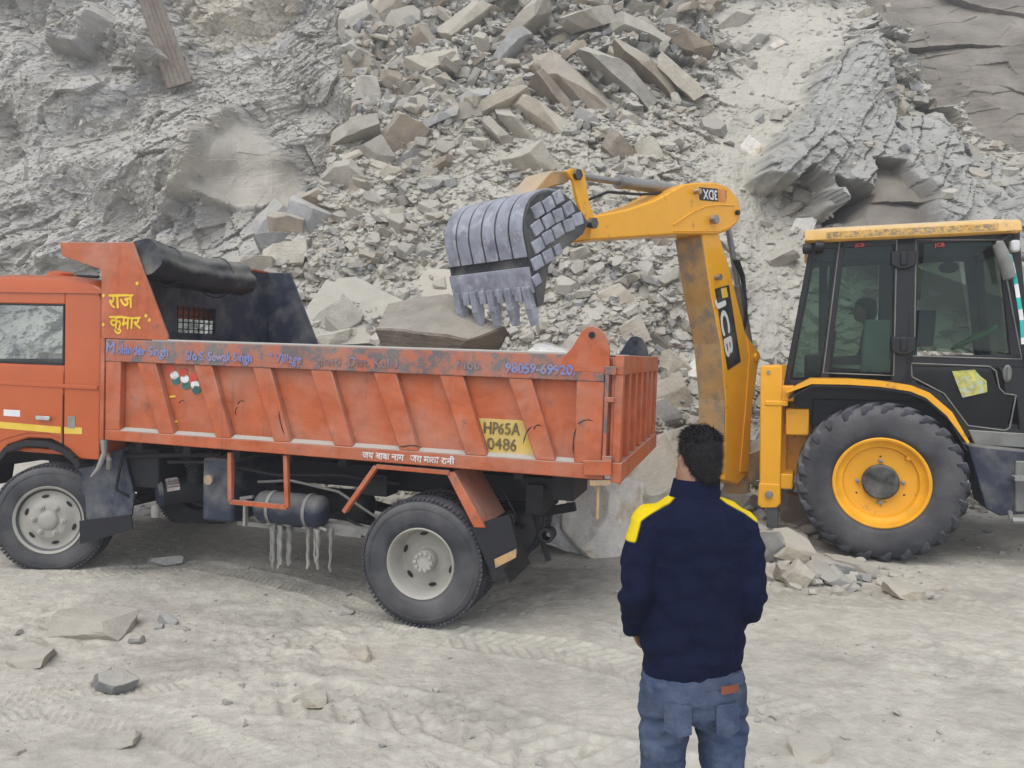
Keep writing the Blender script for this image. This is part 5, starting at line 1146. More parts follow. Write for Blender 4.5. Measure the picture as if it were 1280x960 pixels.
# crowd ram on top of the dipper, boom ram behind
def cyl(name, a, b, f, r0, r1, parent, mt0='grey_metal', mt1='chrome'):
    m = MB(); m.tube([a, a.lerp(b, f)], r0, 16); m.tube([a.lerp(b, f), a.lerp(b, f + .03)], r0 * 1.12, 16); m.xf(MJi); c = m.build(name, M[mt0], parent)
    m = MB(); m.tube([a.lerp(b, f), b], r1, 12); m.xf(MJi); m.build('rod', M[mt1], parent); return c
cyl('bucket_ram', BP(862, 240, 0), BP(716, 219, 0), .62, .055, .03, di, 'grey_metal', 'grey_metal')
cyl('boom_ram', BP(936, 440, -.05), BP(908, 272, -.05), .48, .055, .03, bo, 'grey_metal', 'grey_metal')
m = MB(); 
for k in range(3): m.tube([BP(917 + k * 3, 325, -.02 + .04 * k), BP(926 + k * 2, 345, -.02 + .04 * k), BP(933, 375 + 4 * k, .02 + .04 * k), BP(931 + k, 400, .02), BP(928, 420, 0)], .012, 8)
m.xf(MJi); m.build('hydraulic_hose', M['dark'], bo); m = MB(); m.tube([BP(845, 241, .06), BP(800, 243, .07), BP(760, 240, .06), BP(735, 250, .06)], .012, 8)
m.xf(MJi); m.build('hydraulic_hose', M['dark'], bo)
# tipping links
lv = [(708, 214), (713, 211), (727, 211), (731, 215), (736, 250), (742, 268), (741, 280), (731, 279), (728, 268), (722, 250), (717, 226)]
for w in (.205, -.175): arm('tipping_lever', lv, w, w - .03, 'yellow', bevel=.004)
lk = arm('bucket_link', [(684, 219), (690, 213), (708, 213), (716, 222), (706, 230), (690, 233), (672, 244), (664, 243)], .14, -.14, 'yellow_dirty', bevel=.01)
pin(719, 219, .2, .03, .03, lk, 'steel_dark')
# bucket
W1 = .45; side_px = [(734, 279), (727, 267), (713, 250), (704, 243), (696, 240), (684, 238), (671, 242), (661, 252), (655, 269), (654, 290), (659, 317), (661, 329), (662, 340), (668, 366), (671, 384), (678, 380), (684, 334), (696, 317), (713, 304), (727, 293)]
shell_px = [(713, 250), (704, 243), (696, 240), (684, 238), (671, 242), (661, 252), (655, 269), (654, 290), (659, 317), (661, 329), (662, 340), (668, 366)]
bk = bpy.data.objects.new('bucket', None); col.objects.link(bk); bk.parent = jcb
S = [BP(x, y, W1) for x, y in shell_px]; cen = BP(695, 290, W1); BWID = .84
def dense(P, n=4):
    out = []
    for i in range(len(P) - 1):
        p0, p1, p2, p3 = P[max(i - 1, 0)], P[i], P[i + 1], P[min(i + 2, len(P) - 1)]
        for k in range(n):
            t = k / n; out.append(.5 * ((2 * p1) + (p2 - p0) * t + (2 * p0 - 5 * p1 + 4 * p2 - p3) * t * t + (3 * p1 - p0 - 3 * p2 + p3) * t ** 3))
    out.append(P[-1]); return out
SD = dense(S)
def curved(P, w0, w1, out0, out1):
    """curved plate following the bucket's back between two widths and two offsets."""
    m = MB(); vs = []; n = len(P)
    for i, p in enumerate(P):
        d = (P[min(i + 1, n - 1)] - P[max(i - 1, 0)]).normalized(); o = d.cross(bn_); 
        if o.dot(p - cen) < 0: o = -o
        for w, oo in ((w0, out0), (w0, out1), (w1, out1), (w1, out0)): vs.append(p - bn_ * w + o * oo)
    fs = []
    for i in range(n - 1):
        for e in range(4): fs.append((i * 4 + e, i * 4 + (e + 1) % 4, (i + 1) * 4 + (e + 1) % 4, (i + 1) * 4 + e))
    fs += [(0, 1, 2, 3), ((n - 1) * 4 + 3, (n - 1) * 4 + 2, (n - 1) * 4 + 1, (n - 1) * 4)]
    return m.add(vs, fs)
m = curved(SD, 0, BWID, -.02, 0.); m.xf(MJi); m.build('bucket_shell', M['steel_dark'], bk, ang=40)
nbnd = 6; gap = .02; bwid = (BWID - gap * (nbnd - 1)) / nbnd; e_ = [i for i in range(len(SD)) if i <= 33]
for k in range(nbnd):
    w0 = k * (bwid + gap); m = curved(SD[2:34], w0, w0 + bwid, .0, .016); m.xf(MJi); m.build('wear_band', M['steel'], bk, ang=40, bevel=.004)
m = curved(SD[38:], -.01, BWID + .01, .0, .024); m.xf(MJi); m.build('cutting_edge', M['steel'], bk, bevel=.004)
for w in (W1 + .012, W1 - BWID): 
    m = MB(); dlt = bn_ * (w - W1); m.prism([BP(x, y, W1) + dlt for x, y in side_px], -bn_ * .02); m.xf(MJi); sdp = m.build('side_plate', M['steel_dark'], bk, bevel=.003)
    if w > W1:
        # wear tiles on the cheek
        import itertools
        axu = (BP(720, 262, W1) - BP(660, 300, W1)).normalized(); axv = bn_.cross(axu).normalized()
        poly2 = [((p := BP(x, y, W1) - cen).dot(axu), p.dot(axv)) for x, y in side_px]
        cells = []
        for jj in range(-6, 7):
            for ii in range(-7, 8):
                u = (ii + (.5 if jj % 2 else 0)) * .118; v = jj * .104; cells.append((u, v))
        ok_ = poly_dist(np.array([c[0] for c in cells]), np.array([c[1] for c in cells]), poly2)
        m = MB()
        for (u, v), d_ in zip(cells, ok_):
            if d_ > .030:
                h = min(.051, d_ * 1.1); ra = rnd.uniform(-.12, .12) - .25 * u
                m.box(cen + axu * (u + rnd.uniform(-.006, .006)) + axv * (v + rnd.uniform(-.006, .006)) + bn_ * .020, (2 * h, 2 * min(h, .044), .022), Matrix((axu, axv, axu.cross(axv))).transposed() @ Matrix.Rotation(ra, 3, 'Z'))
        m.xf(MJi); m.build('wear_tile', M['steel'], bk, bevel=.006)
# teeth and their adapters hanging from the lip
lip = BP(667, 368, W1); dn = (BP(672, 400, W1) - BP(664, 352, W1)).normalized(); fw = dn.cross(bn_).normalized()
for k in range(5):
    w = .04 + k * (BWID - .08) / 4; c = lip - bn_ * w
    m = MB(); rot = Matrix((bn_, dn, bn_.cross(dn))).transposed()
    m.box(c + dn * .02, (.06, .16, .075), rot)
    tip = c + dn * .215; b0 = c + dn * .07
    vs = [b0 + bn_ * sx * .036 + fw * sy * .038 for sx, sy in ((-1, -1), (1, -1), (1, 1), (-1, 1))] + [tip + bn_ * sx * .028 + fw * sy * .014 for sx, sy in ((-1, -1), (1, -1), (1, 1), (-1, 1))]
    m.add(vs, [(3, 2, 1, 0), (4, 5, 6, 7), (0, 1, 5, 4), (1, 2, 6, 5), (2, 3, 7, 6), (3, 0, 4, 7)]); m.xf(MJi); m.build('tooth', M['steel'], bk, bevel=.004)
for k in range(4):
    w = .04 + (k + .5) * (BWID - .08) / 4; c = lip - bn_ * w; m = MB(); m.box(c - dn * .01, (.07, .10, .05), Matrix((bn_, dn, bn_.cross(dn))).transposed()); m.xf(MJi); m.build('lip_shroud', M['steel'], bk, bevel=.004)
# kingpost under the boom
m = MB(); kp = BP(921, 600, 0); m.tube([Vector((kp.x, kp.y, .5)), Vector((kp.x, kp.y, 1.25))], .13, 20); m.bar(Vector((kp.x, kp.y, .75)), MJ @ Vector((-.9, .3, .75)), .3, .3); m.xf(MJi); m.build('kingpost', M['yellow_dirty'], jcb, bevel=.01)

# ribbon tied to the mirror arm
m = MB(); rp = jpx([(1262, 318), (1266, 335), (1270, 355), (1274, 380), (1277, 400), (1279, 430)], -.93)
dr = dense(rp, 6); m.cur = 0
for i in range(len(dr) - 1):
    m.cur = (i // 4) % 2; m.bar(dr[i], dr[i + 1] + (dr[i + 1] - dr[i]) * .05, .03, .012, (0, 1, 0))
m.xf(MJ); rb_ = m.build('ribbon', [M['teal_ribbon'], M['white']], None)
tag(rb_, 'teal and white ribbon hanging from the front mirror of the yellow loader', 'ribbon')
# ================================================================== PEOPLE
def loft(rings, n=20, cap=True):
    """rings: (centre, side vec * radius, depth vec * radius)"""
    m = MB(); vs = []; fs = []
    for c, u, v in rings:
        for k in range(n): a = 2 * math.pi * k / n; vs.append(Vector(c) + Vector(u) * math.cos(a) + Vector(v) * math.sin(a))
    for i in range(len(rings) - 1):
        for k in range(n): k2 = (k + 1) % n; fs.append((i * n + k, i * n + k2, (i + 1) * n + k2, (i + 1) * n + k))
    if cap: fs += [tuple(range(n))[::-1], tuple((len(rings) - 1) * n + k for k in range(n))]
    return m.add(vs, fs)
def ztorso(L): return loft([((x, y, z), (rx, 0, 0), (0, ry, 0)) for z, x, y, rx, ry in L])
def limb(P, r): 
    P = [Vector(p) for p in P]; d0 = (P[0] - P[1]).normalized(); d1 = (P[-1] - P[-2]).normalized()
    path = [P[0] + d0 * r[0] * .8, P[0] + d0 * r[0] * .5] + P + [P[-1] + d1 * r[-1] * .5, P[-1] + d1 * r[-1] * .8]; rr = [r[0] * .45, r[0] * .85] + list(r) + [r[-1] * .85, r[-1] * .45]
    return MB().tube(path, rr, 16)
def fuse(name, parts, voxel, smooth, mats, parent, disp=None, pick=None, it=1):
    m = MB()
    for p in parts: m.add(p.v, p.f)
    o = m.build(name + '_raw', mats[0], None)
    a = o.modifiers.new('r', 'REMESH'); a.mode = 'VOXEL'; a.voxel_size = voxel; a.use_smooth_shade = True
    b = o.modifiers.new('s', 'SMOOTH'); b.factor = .5; b.iterations = smooth
    me = bpy.data.meshes.new_from_object(o.evaluated_get(bpy.context.evaluated_depsgraph_get())); bpy.data.objects.remove(o); me.name = name
    if disp:
        n = len(me.vertices); co = np.zeros(n * 3); no = np.zeros(n * 3); me.vertices.foreach_get('co', co); me.vertices.foreach_get('normal', no); co = co.reshape(-1, 3); no = no.reshape(-1, 3)
        co = co + no * disp(co)[:, None]; me.vertices.foreach_set('co', co.reshape(-1)); me.update()
    me.materials.clear()
    for mt in mats: me.materials.append(mt)
    if pick:
        for f in me.polygons: f.material_index = pick(f.center)
    me.polygons.foreach_set('use_smooth', [True] * len(me.polygons))
    ob = bpy.data.objects.new(name, me); col.objects.link(ob)
    if parent: ob.parent = parent
    return ob
def finger(P, r0, r1):
    P = [Vector(p) for p in P]; n = len(P); return MB().tube(P + [P[-1] + (P[-1] - P[-2]).normalized() * r1 * .6], [r0 + (r1 - r0) * i / (n - 1) for i in range(n)] + [r1 * .4], 10)
def hand_parts(wr, d, side, up, curl=.9, scale=1.):
    """wrist, pointing dir, thumb-side dir, back-of-hand dir"""
    wr, d, side, up = Vector(wr), Vector(d).normalized(), Vector(side).normalized(), Vector(up).normalized(); s = scale; out = []
    palm = [(wr - d * .01 * s, side * .024 * s, up * .017 * s), (wr + d * .02 * s, side * .032 * s, up * .018 * s), (wr + d * .06 * s, side * .041 * s, up * .015 * s), (wr + d * .088 * s, side * .038 * s, up * .011 * s)]
    out.append(loft(palm, 14))
    for k, ln in enumerate((.070, .078, .072, .056)):
        b = wr + d * (.078 - .003 * k) * s + side * (.029 - .0195 * k) * s; P = [b]; dd = d.copy(); l = ln * s / 3
        for j in range(3):
            dd = (dd * math.cos(curl * .5 + .12 * j) - up * math.sin(curl * .5 + .12 * j)).normalized(); P.append(P[-1] + dd * l * (1.25 - .2 * j))
        out.append(finger(P, .0092 * s, .0072 * s))
    b = wr + d * .025 * s + side * .028 * s; out.append(finger([b, b + (side * .8 + d * .6) * .028 * s, b + (side * .9 + d * 1.5 - up * .4) * .036 * s], .011 * s, .008 * s))
    return out

man = empty('person', frame(Vector((.585, 2.55, float(GZi(.585, 2.55)))), Vector((1, 0, 0)), Vector((0, 1, 0)), ZZ))
tag(man, 'person in navy jumper with yellow shoulders and blue jeans standing on the road, back turned', 'person')
GM = float(GZi(.585, 2.55)); SC = 1.0
# skeleton joints
shL, shR = (-.152, 0, 1.335), (.158, 0, 1.315); elL, elR = (-.196, -.05, 1.105), (.172, -.03, 1.08); wrL, wrR = (-.176, .075, .962), (.145, .12, .95)
hips = ((-.085, 0, .84), (.085, 0, .84)); knees = ((-.098, .02, .46), (.105, .03, .46)); ank = ((-.105, -.01, .085), (.115, 0, .085))
# hidden body: neck, head, arms, hands, legs as one mesh
headc = Vector((.022, .035, 1.515)); hy = R(13); HS_ = .93       # face turned a little to the left
def hv(x, y, z):
    x, y, z = x * HS_ * .86, y * HS_, z * HS_
    return headc + Vector((x * math.cos(hy) - y * math.sin(hy), x * math.sin(hy) + y * math.cos(hy), z))
def hrings(L): return loft([(hv(0, y, z), Vector((math.cos(hy), math.sin(hy), 0)) * rx * HS_ * .86, Vector((-math.sin(hy), math.cos(hy), 0)) * ry * HS_) for z, y, rx, ry in L], 24)
head = hrings([(-.125, .045, .03, .03), (-.115, .05, .045, .05), (-.09, .035, .058, .07), (-.06, .02, .066, .083), (-.02, .005, .072, .092), (.02, .0, .076, .097), (.06, -.003, .073, .093), (.09, -.005, .058, .075), (.108, -.005, .034, .045)])
parts = [head, limb([(0, .0, 1.36), (0, .01, 1.42), (0, .03, 1.48)], [.06, .056, .056])]
parts.append(MB().tube([hv(0, .095, .005), hv(0, .112, -.02), hv(0, .117, -.035), hv(0, .1, -.045)], [.008, .012, .016, .01], 10))
parts.append(MB().tube([hv(-.022, .094, -.068), hv(0, .1, -.066), hv(.022, .094, -.068)], [.005, .009, .005], 8))
for sx in (-1, 1):
    parts.append(MB().tube([hv(sx * .074, .005, .015), hv(sx * .084, -.005, .012), hv(sx * .083, -.004, -.02), hv(sx * .073, .005, -.038)], [.012, .013, .010, .006], 8))
parts.append(ztorso([(.80, 0, 0, .11, .06), (.9, 0, 0, .12, .07), (1.05, 0, 0, .135, .085), (1.2, 0, 0, .15, .095), (1.33, 0, 0, .15, .085), (1.38, 0, 0, .08, .06)]))
for s_, e, w in ((shL, elL, wrL), (shR, elR, wrR)):
    parts.append(limb([s_, e], [.045, .036])); parts.append(limb([e, w], [.036, .024]))
for h, k, a in zip(hips, knees, ank): parts.append(limb([h, k], [.07, .048])); parts.append(limb([k, a], [.048, .034]))
parts += hand_parts(wrL, (.35, .6, -.7), (.3, .8, .4), (-.8, .3, -.4), .35); parts += hand_parts(wrR, (-.5, .3, -.8), (-.3, .8, .4), (.8, .3, -.4), .5)
body = fuse('body', parts, .006, 3, [M['skin']], man)
# eyes
for sx in (-1, 1):
    m = MB(); c = hv(sx * .03, .088, .005); m.lathe([(.001, .011), (.008, .008), (.0115, 0), (.008, -.008), (.001, -.011)], c, 'z', 10); m.build('eye', M['white'], body)
# hair: cap with tousled surface, lower at the back
hair = hrings([(-.070, -.032, .050, .05), (-.060, -.031, .060, .064), (-.045, -.028, .067, .073), (-.01, -.016, .079, .09), (.03, -.010, .084, .101), (.065, -.008, .083, .102), (.095, -.008, .072, .088), (.118, -.006, .05, .062), (.128, -.004, .022, .03)])
hm = fuse('hair', [hair], .006, 2, [M['hair']], man, disp=lambda c: -.003 + .003 * fbm(c[:, 0] * 40, (c[:, 2] + c[:, 1]) * 20, 5, 2))
bm = bmesh.new(); bm.from_mesh(hm.data); bm.verts.ensure_lookup_table(); bm.normal_update(); rh = random.Random(3); vs0 = list(bm.verts)
for k in range(9000):       # short strands combed back and down
    v = rh.choice(vs0); nrm_ = v.normal
    if v.co.y > .13: continue
    dn_ = Vector((rh.gauss(0, .25), rh.gauss(-.15, .25), -.8 + rh.gauss(0, .3))); d = (nrm_ * rh.uniform(.12, .42) + (dn_ - nrm_ * dn_.dot(nrm_)) * .9).normalized() * rh.uniform(.006, .013)
    if v.co.z > headc.z + .07: d = (nrm_ * .5 + Vector((rh.gauss(0, .6), rh.gauss(-.3, .5), 0)) * .8).normalized() * rh.uniform(.008, .016)
    w_ = d.cross(nrm_).normalized() * .0011; p = v.co + Vector((rh.gauss(0, .003), rh.gauss(0, .003), rh.gauss(0, .003)))
    q = [bm.verts.new(p - w_), bm.verts.new(p + w_), bm.verts.new(p + d)]; f = bm.faces.new(q); f.smooth = False
bm.to_mesh(hm.data); bm.free()
# jumper
tor = ztorso([(.846, -.005, .0, .160, .113), (.885, -.005, .0, .162, .113), (.93, -.005, 0, .164, .112), (1.0, -.006, 0, .160, .108), (1.08, -.004, .0, .158, .106), (1.18, -.002, .005, .168, .112), (1.27, 0, .005, .182, .116), (1.33, 0, .002, .188, .108), (1.365, 0, 0, .165, .092), (1.39, 0, .0, .125, .078), (1.41, 0, .003, .085, .068)])
sl = []
for s_, e, w in ((shL, elL, wrL), (shR, elR, wrR)):
    s_, e, w = Vector(s_), Vector(e), Vector(w)
    sl.append(limb([s_ + Vector((-.02 * np.sign(s_.x) , 0, .0)), s_.lerp(e, .35), s_.lerp(e, .7), e], [.062, .06, .053, .052])); sl.append(limb([e, e.lerp(w, .45), w - (w - e).normalized() * .01], [.052, .046, .038]))
def folds(c):
    x, y, z = c[:, 0], c[:, 1], c[:, 2]
    f = .0045 * np.sin((z + .35 * np.abs(x) + .03 * fbm(x * 6, y * 6, 3, 2)) * 70) * sstep(1.06, .95, z) * sstep(.87, .91, z)
    f = f + .009 * fbm(x * 7 + 2, z * 11, 11, 3) + .010 * np.abs(fbm((x + z * .5) * 9, (z - x * .4) * 5, 12, 2)) * sstep(1.35, 1.1, z)
    f = f + .003 * np.sin((z - x * .5) * 110) * sstep(.17, .21, np.abs(x)) * sstep(1.3, 1.15, z)
    return f - .006 * sstep(.915, .89, z)
def yoke_d(c):
    """signed distance-like mask of the yellow shoulder panels (woven in, so it belongs to the cloth)."""
    x, y, z = c[:, 0], c[:, 1], c[:, 2]; ax = np.abs(x)
    lim = np.interp(ax, [.0, .05, .09, .15, .19, .23], [1.44, 1.428, 1.395, 1.362, 1.332, 1.32]); d = z - lim
    left = np.minimum(-x - .180 - .30 * (1.34 - z), z - 1.275); return np.maximum(d, np.minimum(left, .02)) * np.where(ax > .04, 1, 0) - np.where(ax > .04, 0, .01)
M['sweater_two'] = M['sweater'].copy(); tt = M['sweater_two'].node_tree; bs = tt.nodes['Principled BSDF']; src = bs.inputs['Base Color'].links[0].from_socket
at_ = tt.nodes.new('ShaderNodeAttribute'); at_.attribute_name = 'panel'; mr_ = tt.nodes.new('ShaderNodeMapRange'); mr_.inputs['From Min'].default_value = -.003; mr_.inputs['From Max'].default_value = .003
mx_ = tt.nodes.new('ShaderNodeMix'); mx_.data_type = 'RGBA'; mx_.inputs[7].default_value = (.74, .54, .012, 1); tt.links.new(at_.outputs['Fac'], mr_.inputs[0]); tt.links.new(mr_.outputs[0], mx_.inputs[0]); tt.links.new(src, mx_.inputs[6]); tt.links.new(mx_.outputs[2], bs.inputs['Base Color'])
jm = fuse('jumper', [tor] + sl, .0075, 5, [M['sweater_two']], man, folds)
co_ = np.zeros(len(jm.data.vertices) * 3); jm.data.vertices.foreach_get('co', co_); pa_ = jm.data.attributes.new('panel', 'FLOAT', 'POINT'); pa_.data.foreach_set('value', yoke_d(co_.reshape(-1, 3)).astype(np.float32))
m = loft([((0, .0, 1.375), (.092, 0, 0), (0, .066, 0)), ((0, .005, 1.40), (.083, 0, 0), (0, .064, 0)), ((.006, .012, 1.435), (.078, 0, 0), (0, .062, 0)), ((.010, .018, 1.462), (.074, 0, 0), (0, .06, 0)), ((.010, .018, 1.463), (.066, 0, 0), (0, .053, 0)), ((0, .014, 1.43), (.056, 0, 0), (0, .052, 0))], 28, False)
m.build('collar', M['sweater'], jm, ang=60)
# jeans
jt = ztorso([(.865, -.003, 0, .152, .104), (.84, -.003, -.004, .160, .112), (.78, -.002, -.012, .168, .122), (.73, 0, -.010, .168, .118), (.70, 0, -.004, .155, .10)])
lg = []
for h, k, a in zip(hips, knees, ank):
    h, k, a = Vector(h), Vector(k), Vector(a); lg.append(limb([h + Vector((0, 0, -.05)), h.lerp(k, .4), h.lerp(k, .75), k], [.088, .084, .074, .066])); lg.append(limb([k, k.lerp(a, .4), a + Vector((0, 0, .01))], [.066, .062, .054]))
def jf(c):
    x, y, z = c[:, 0], c[:, 1], c[:, 2]
    return .007 * fbm(x * 9, z * 14, 21, 3) + .006 * np.sin((z + np.abs(x) * .8) * 90 + 3 * fbm(x * 5, y * 5, 4, 2)) * sstep(.76, .70, z) * sstep(.60, .68, z) + .005 * np.sin(z * 60 + 2 * pn(x * 8, y * 8, 2)) * sstep(.3, .12, z)
jn = fuse('jeans', [jt] + lg, .0075, 4, [M['jeans']], man, jf)
m = loft([((-.003, -.002, .862), (.156, 0, 0), (0, .108, 0)), ((-.003, -.003, .828), (.167, 0, 0), (0, .118, 0))], 36, False); m.build('waistband', M['jeans'], jn)
def back_pt(x, z, off=.004): 
    ry, rx, cy = .12, .168, -.012; return Vector((x, cy - ry * math.sqrt(max(0, 1 - (x / rx) ** 2)) - off, z))
for x0, x1, z0, z1, mt, nm in ((.055, .115, .822, .846, 'leather', 'leather_patch'), (-.115, -.035, .70, .79, 'jeans', 'back_pocket'), (.04, .12, .70, .79, 'jeans', 'back_pocket')):
    m = MB(); n = 8; vs = []
    for i in range(n + 1):
        x = x0 + (x1 - x0) * i / n; dip = (-.015 * (1 - abs(2 * i / n - 1))) if nm == 'back_pocket' else 0
        vs += [back_pt(x, z0 + dip, .008), back_pt(x, z1, .006)]
    fs = [(2 * i, 2 * i + 2, 2 * i + 3, 2 * i + 1) for i in range(n)]; m.add(vs, fs); m.build(nm, M[mt], jn)
for a, sx in zip(ank, (-1, 1)):
    m = loft([((a[0], a[1] - .07, .045), (.028, 0, 0), (0, 0, .035)), ((a[0], a[1] - .05, .055), (.04, 0, 0), (0, 0, .052)), ((a[0], a[1] + .0, .06), (.044, 0, 0), (0, 0, .058)), ((a[0] + sx * .005, a[1] + .08, .045), (.046, 0, 0), (0, 0, .042)), ((a[0] + sx * .01, a[1] + .16, .032), (.045, 0, 0), (0, 0, .03)), ((a[0] + sx * .01, a[1] + .20, .026), (.025, 0, 0), (0, 0, .02))], 18)
    m.build('shoe', M['shoe'], man)

# operator, seated facing the digging arm
op = empty('person', MJ @ Matrix.Translation((.02, -.02, 1.50)) @ Matrix.Rotation(R(90), 4, 'Z'))      # local +y = towards the rear of the machine
tag(op, 'person in dark clothes seated at the controls inside the black cab', 'person')
hc = Vector((0, .10, .72)); hd = loft([((0, .11, .60), (.04, 0, 0), (0, .05, 0)), ((0, .11, .64), (.06, 0, 0), (0, .08, 0)), ((0, .10, .70), (.073, 0, 0), (0, .093, 0)), ((0, .095, .76), (.074, 0, 0), (0, .093, 0)), ((0, .09, .80), (.055, 0, 0), (0, .07, 0)), ((0, .09, .82), (.025, 0, 0), (0, .03, 0))], 20)
pr = [hd, limb([(0, .03, .5), (0, .06, .6)], [.055, .052]), MB().tube([(0, .19, .72), (0, .215, .69), (0, .19, .68)], [.008, .014, .008], 8)]
for sx in (-1, 1): pr += hand_parts((sx * .17, .42, .22), (0, .9, -.3), (-sx, .2, 0), (0, .2, 1), 1.0); pr.append(MB().tube([(sx * .073, .1, .71), (sx * .083, .09, .70), (sx * .073, .1, .67)], [.01, .012, .008], 8)); pr.append(limb([(sx * .18, .0, .45), (sx * .22, .12, .22)], [.045, .036])); pr.append(limb([(sx * .22, .12, .22), (sx * .17, .42, .22)], [.036, .025]))
pr.append(ztorso([(-.02, 0, 0, .14, .09), (.2, 0, 0, .13, .09), (.42, 0, .02, .17, .09), (.5, 0, .03, .10, .07)])); 
for sx in (-1, 1): pr.append(limb([(sx * .09, .02, .05), (sx * .13, .42, .08)], [.07, .05])); pr.append(limb([(sx * .13, .42, .08), (sx * .13, .46, -.26)], [.05, .036]))
ob_ = fuse('body', pr, .009, 2, [M['skin']], op)
m1 = [ztorso([(.0, 0, 0, .17, .12), (.12, 0, 0, .16, .115), (.3, 0, .01, .17, .115), (.42, 0, .02, .195, .11), (.49, 0, .03, .14, .085), (.53, 0, .04, .08, .07)])]
for sx in (-1, 1): m1.append(limb([(sx * .17, .02, .43), (sx * .22, .12, .22)], [.062, .052])); m1.append(limb([(sx * .22, .12, .22), (sx * .18, .39, .22)], [.052, .04]))
fuse('jacket', m1, .011, 3, [M['navy_cloth']], op)
m1 = [ztorso([(-.06, 0, .02, .16, .12), (.05, 0, .02, .165, .125)])]
for sx in (-1, 1): m1.append(limb([(sx * .09, .02, .04), (sx * .13, .42, .08)], [.088, .068])); m1.append(limb([(sx * .13, .42, .08), (sx * .13, .46, -.24)], [.068, .052]))
fuse('trousers', m1, .011, 3, [M['dark']], op)
hr = loft([((0, .05, .62), (.06, 0, 0), (0, .05, 0)), ((0, .06, .67), (.075, 0, 0), (0, .075, 0)), ((0, .07, .72), (.084, 0, 0), (0, .092, 0)), ((0, .08, .78), (.086, 0, 0), (0, .1, 0)), ((0, .08, .82), (.06, 0, 0), (0, .075, 0)), ((0, .08, .84), (.025, 0, 0), (0, .03, 0))], 20); fuse('hair', [hr], .008, 1, [M['hair']], op)
for sx in (-1, 1): m = MB(); m.box((sx * .13, .52, -.30), (.09, .25, .08)); m.build('shoe', M['shoe'], op, bevel=.02)
# ================================================================== STONES OF THE SLOPE AND THE ROAD
B = big_rock
# stones standing on the road
B(757, 692, 112, 116, .6, M['boulder_white'], 'whitish boulder with orange stains on the ground behind the truck tail', tilt=8, ground=True, sink=.12, yaw=20, boxy=.45, n=22)
B(712, 690, 95, 46, .6, M['boulder_white'], 'low stained rock wedged left of the whitish boulder behind the truck', tilt=18, ground=True, sink=.15, n=16)
B(822, 650, 140, 125, .8, M['boulder_pale'], 'very large pale cream boulder between the truck tail and the standing man', tilt=-12, ground=True, sink=.15, yaw=15, boxy=.35, n=22)
B(872, 640, 60, 70, .8, M['boulder'], 'grey rock with flaky edges beside the large cream boulder', tilt=30, ground=True, sink=.2)
B(990, 706, 62, 26, .8, M['boulder_pale'], 'tan slab topping the stone pile under the stabiliser leg', tilt=20, ground=True, sink=-.1, dz=.05, roll=10, boxy=.8)
B(960, 708, 46, 52, .6, M['grey_stone'], 'blue grey block at the left of the pile under the stabiliser leg', tilt=-20, ground=True, sink=.05)
B(1043, 722, 52, 24, .8, M['grey_stone'], 'flat grey slab lying in front of the big rear tyre', tilt=10, ground=True, sink=.1)
B(1022, 730, 30, 36, .5, M['boulder'], 'upright pale flake leaning in the pile left of the rear tyre', tilt=60, ground=True, sink=.1)
B(1002, 735, 28, 34, .6, M['boulder_pale'], 'small pale block at the front of the pile by the rear tyre', tilt=-50, ground=True, sink=.1)
B(1068, 718, 58, 20, .7, M['boulder'], 'long pale stone pressed under the front of the rear tyre', tilt=12, ground=True, sink=.1)
B(1048, 733, 34, 26, .7, M['grey_stone'], 'grey wedge stone at the right end of the pile by the tyre', tilt=40, ground=True, sink=.15)
B(1138, 748, 56, 22, .7, M['boulder_pale'], 'pale half buried stone alone on the road below the rear tyre', tilt=14, ground=True, sink=.3)
B(975, 684, 60, 18, .9, M['boulder'], 'thin grey slab below the tan one in the pile', tilt=6, ground=True, sink=0, dz=.04)
B(985, 728, 26, 20, .8, M['stone'], 'small grey chunk at the left front of the pile', tilt=10, ground=True, sink=.1)
B(1015, 660, 60, 44, .9, M['boulder_brown'], 'brownish rock between the stabiliser leg and the rear tyre', tilt=10, ground=True, sink=.2)
B(1000, 640, 40, 30, .9, M['boulder'], 'small rock behind the stabiliser leg', tilt=-10, ground=True, sink=.2)
B(930, 640, 50, 34, .9, M['boulder'], 'grey rock on the ground behind the man beside the boom foot', tilt=10, ground=True, sink=.2)
B(970, 618, 46, 28, .9, M['boulder_pale'], 'pale flat rock deep behind the stabiliser leg', tilt=-8, ground=True, sink=.2)
B(139, 866, 54, 30, .8, M['grey_stone'], 'blue grey stone lying alone on the road at lower left', tilt=4, ground=True, sink=.25, boxy=.45)
B(110, 792, 86, 30, .9, M['boulder_pale'], 'large half buried slab in the road dust below the front wheel', tilt=4, ground=True, sink=.35, boxy=.8)
B(202, 706, 44, 11, .8, M['grey_stone'], 'thin flat grey flake on the road under the truck', tilt=-3, ground=True, sink=.1)
B(453, 828, 22, 26, .8, M['boulder_pale'], 'small white rounded stone on the road below the rear wheel', ground=True, sink=.25, boxy=.2)
B(28, 832, 56, 16, .9, M['boulder'], 'flat grey slab breaking the dust at the left edge', tilt=-8, ground=True, sink=.3)
B(146, 934, 44, 14, .9, M['boulder'], 'long low stone sunk in the dust at the bottom left', tilt=-8, ground=True, sink=.3)
B(392, 880, 30, 15, .9, M['boulder_pale'], 'pale low stone in the churned dust at bottom centre', ground=True, sink=.3)
B(430, 768, 22, 11, .9, M['grey_stone'], 'dark flake beside the rear truck wheel on the road', tilt=20, ground=True, sink=.2)
B(208, 780, 16, 22, .6, M['grey_stone'], 'small dark upright flake on the road right of the half buried slab', tilt=-50, ground=True, sink=.3)
B(168, 804, 22, 10, .8, M['grey_stone'], 'little grey chip below the half buried slab', ground=True, sink=.2)
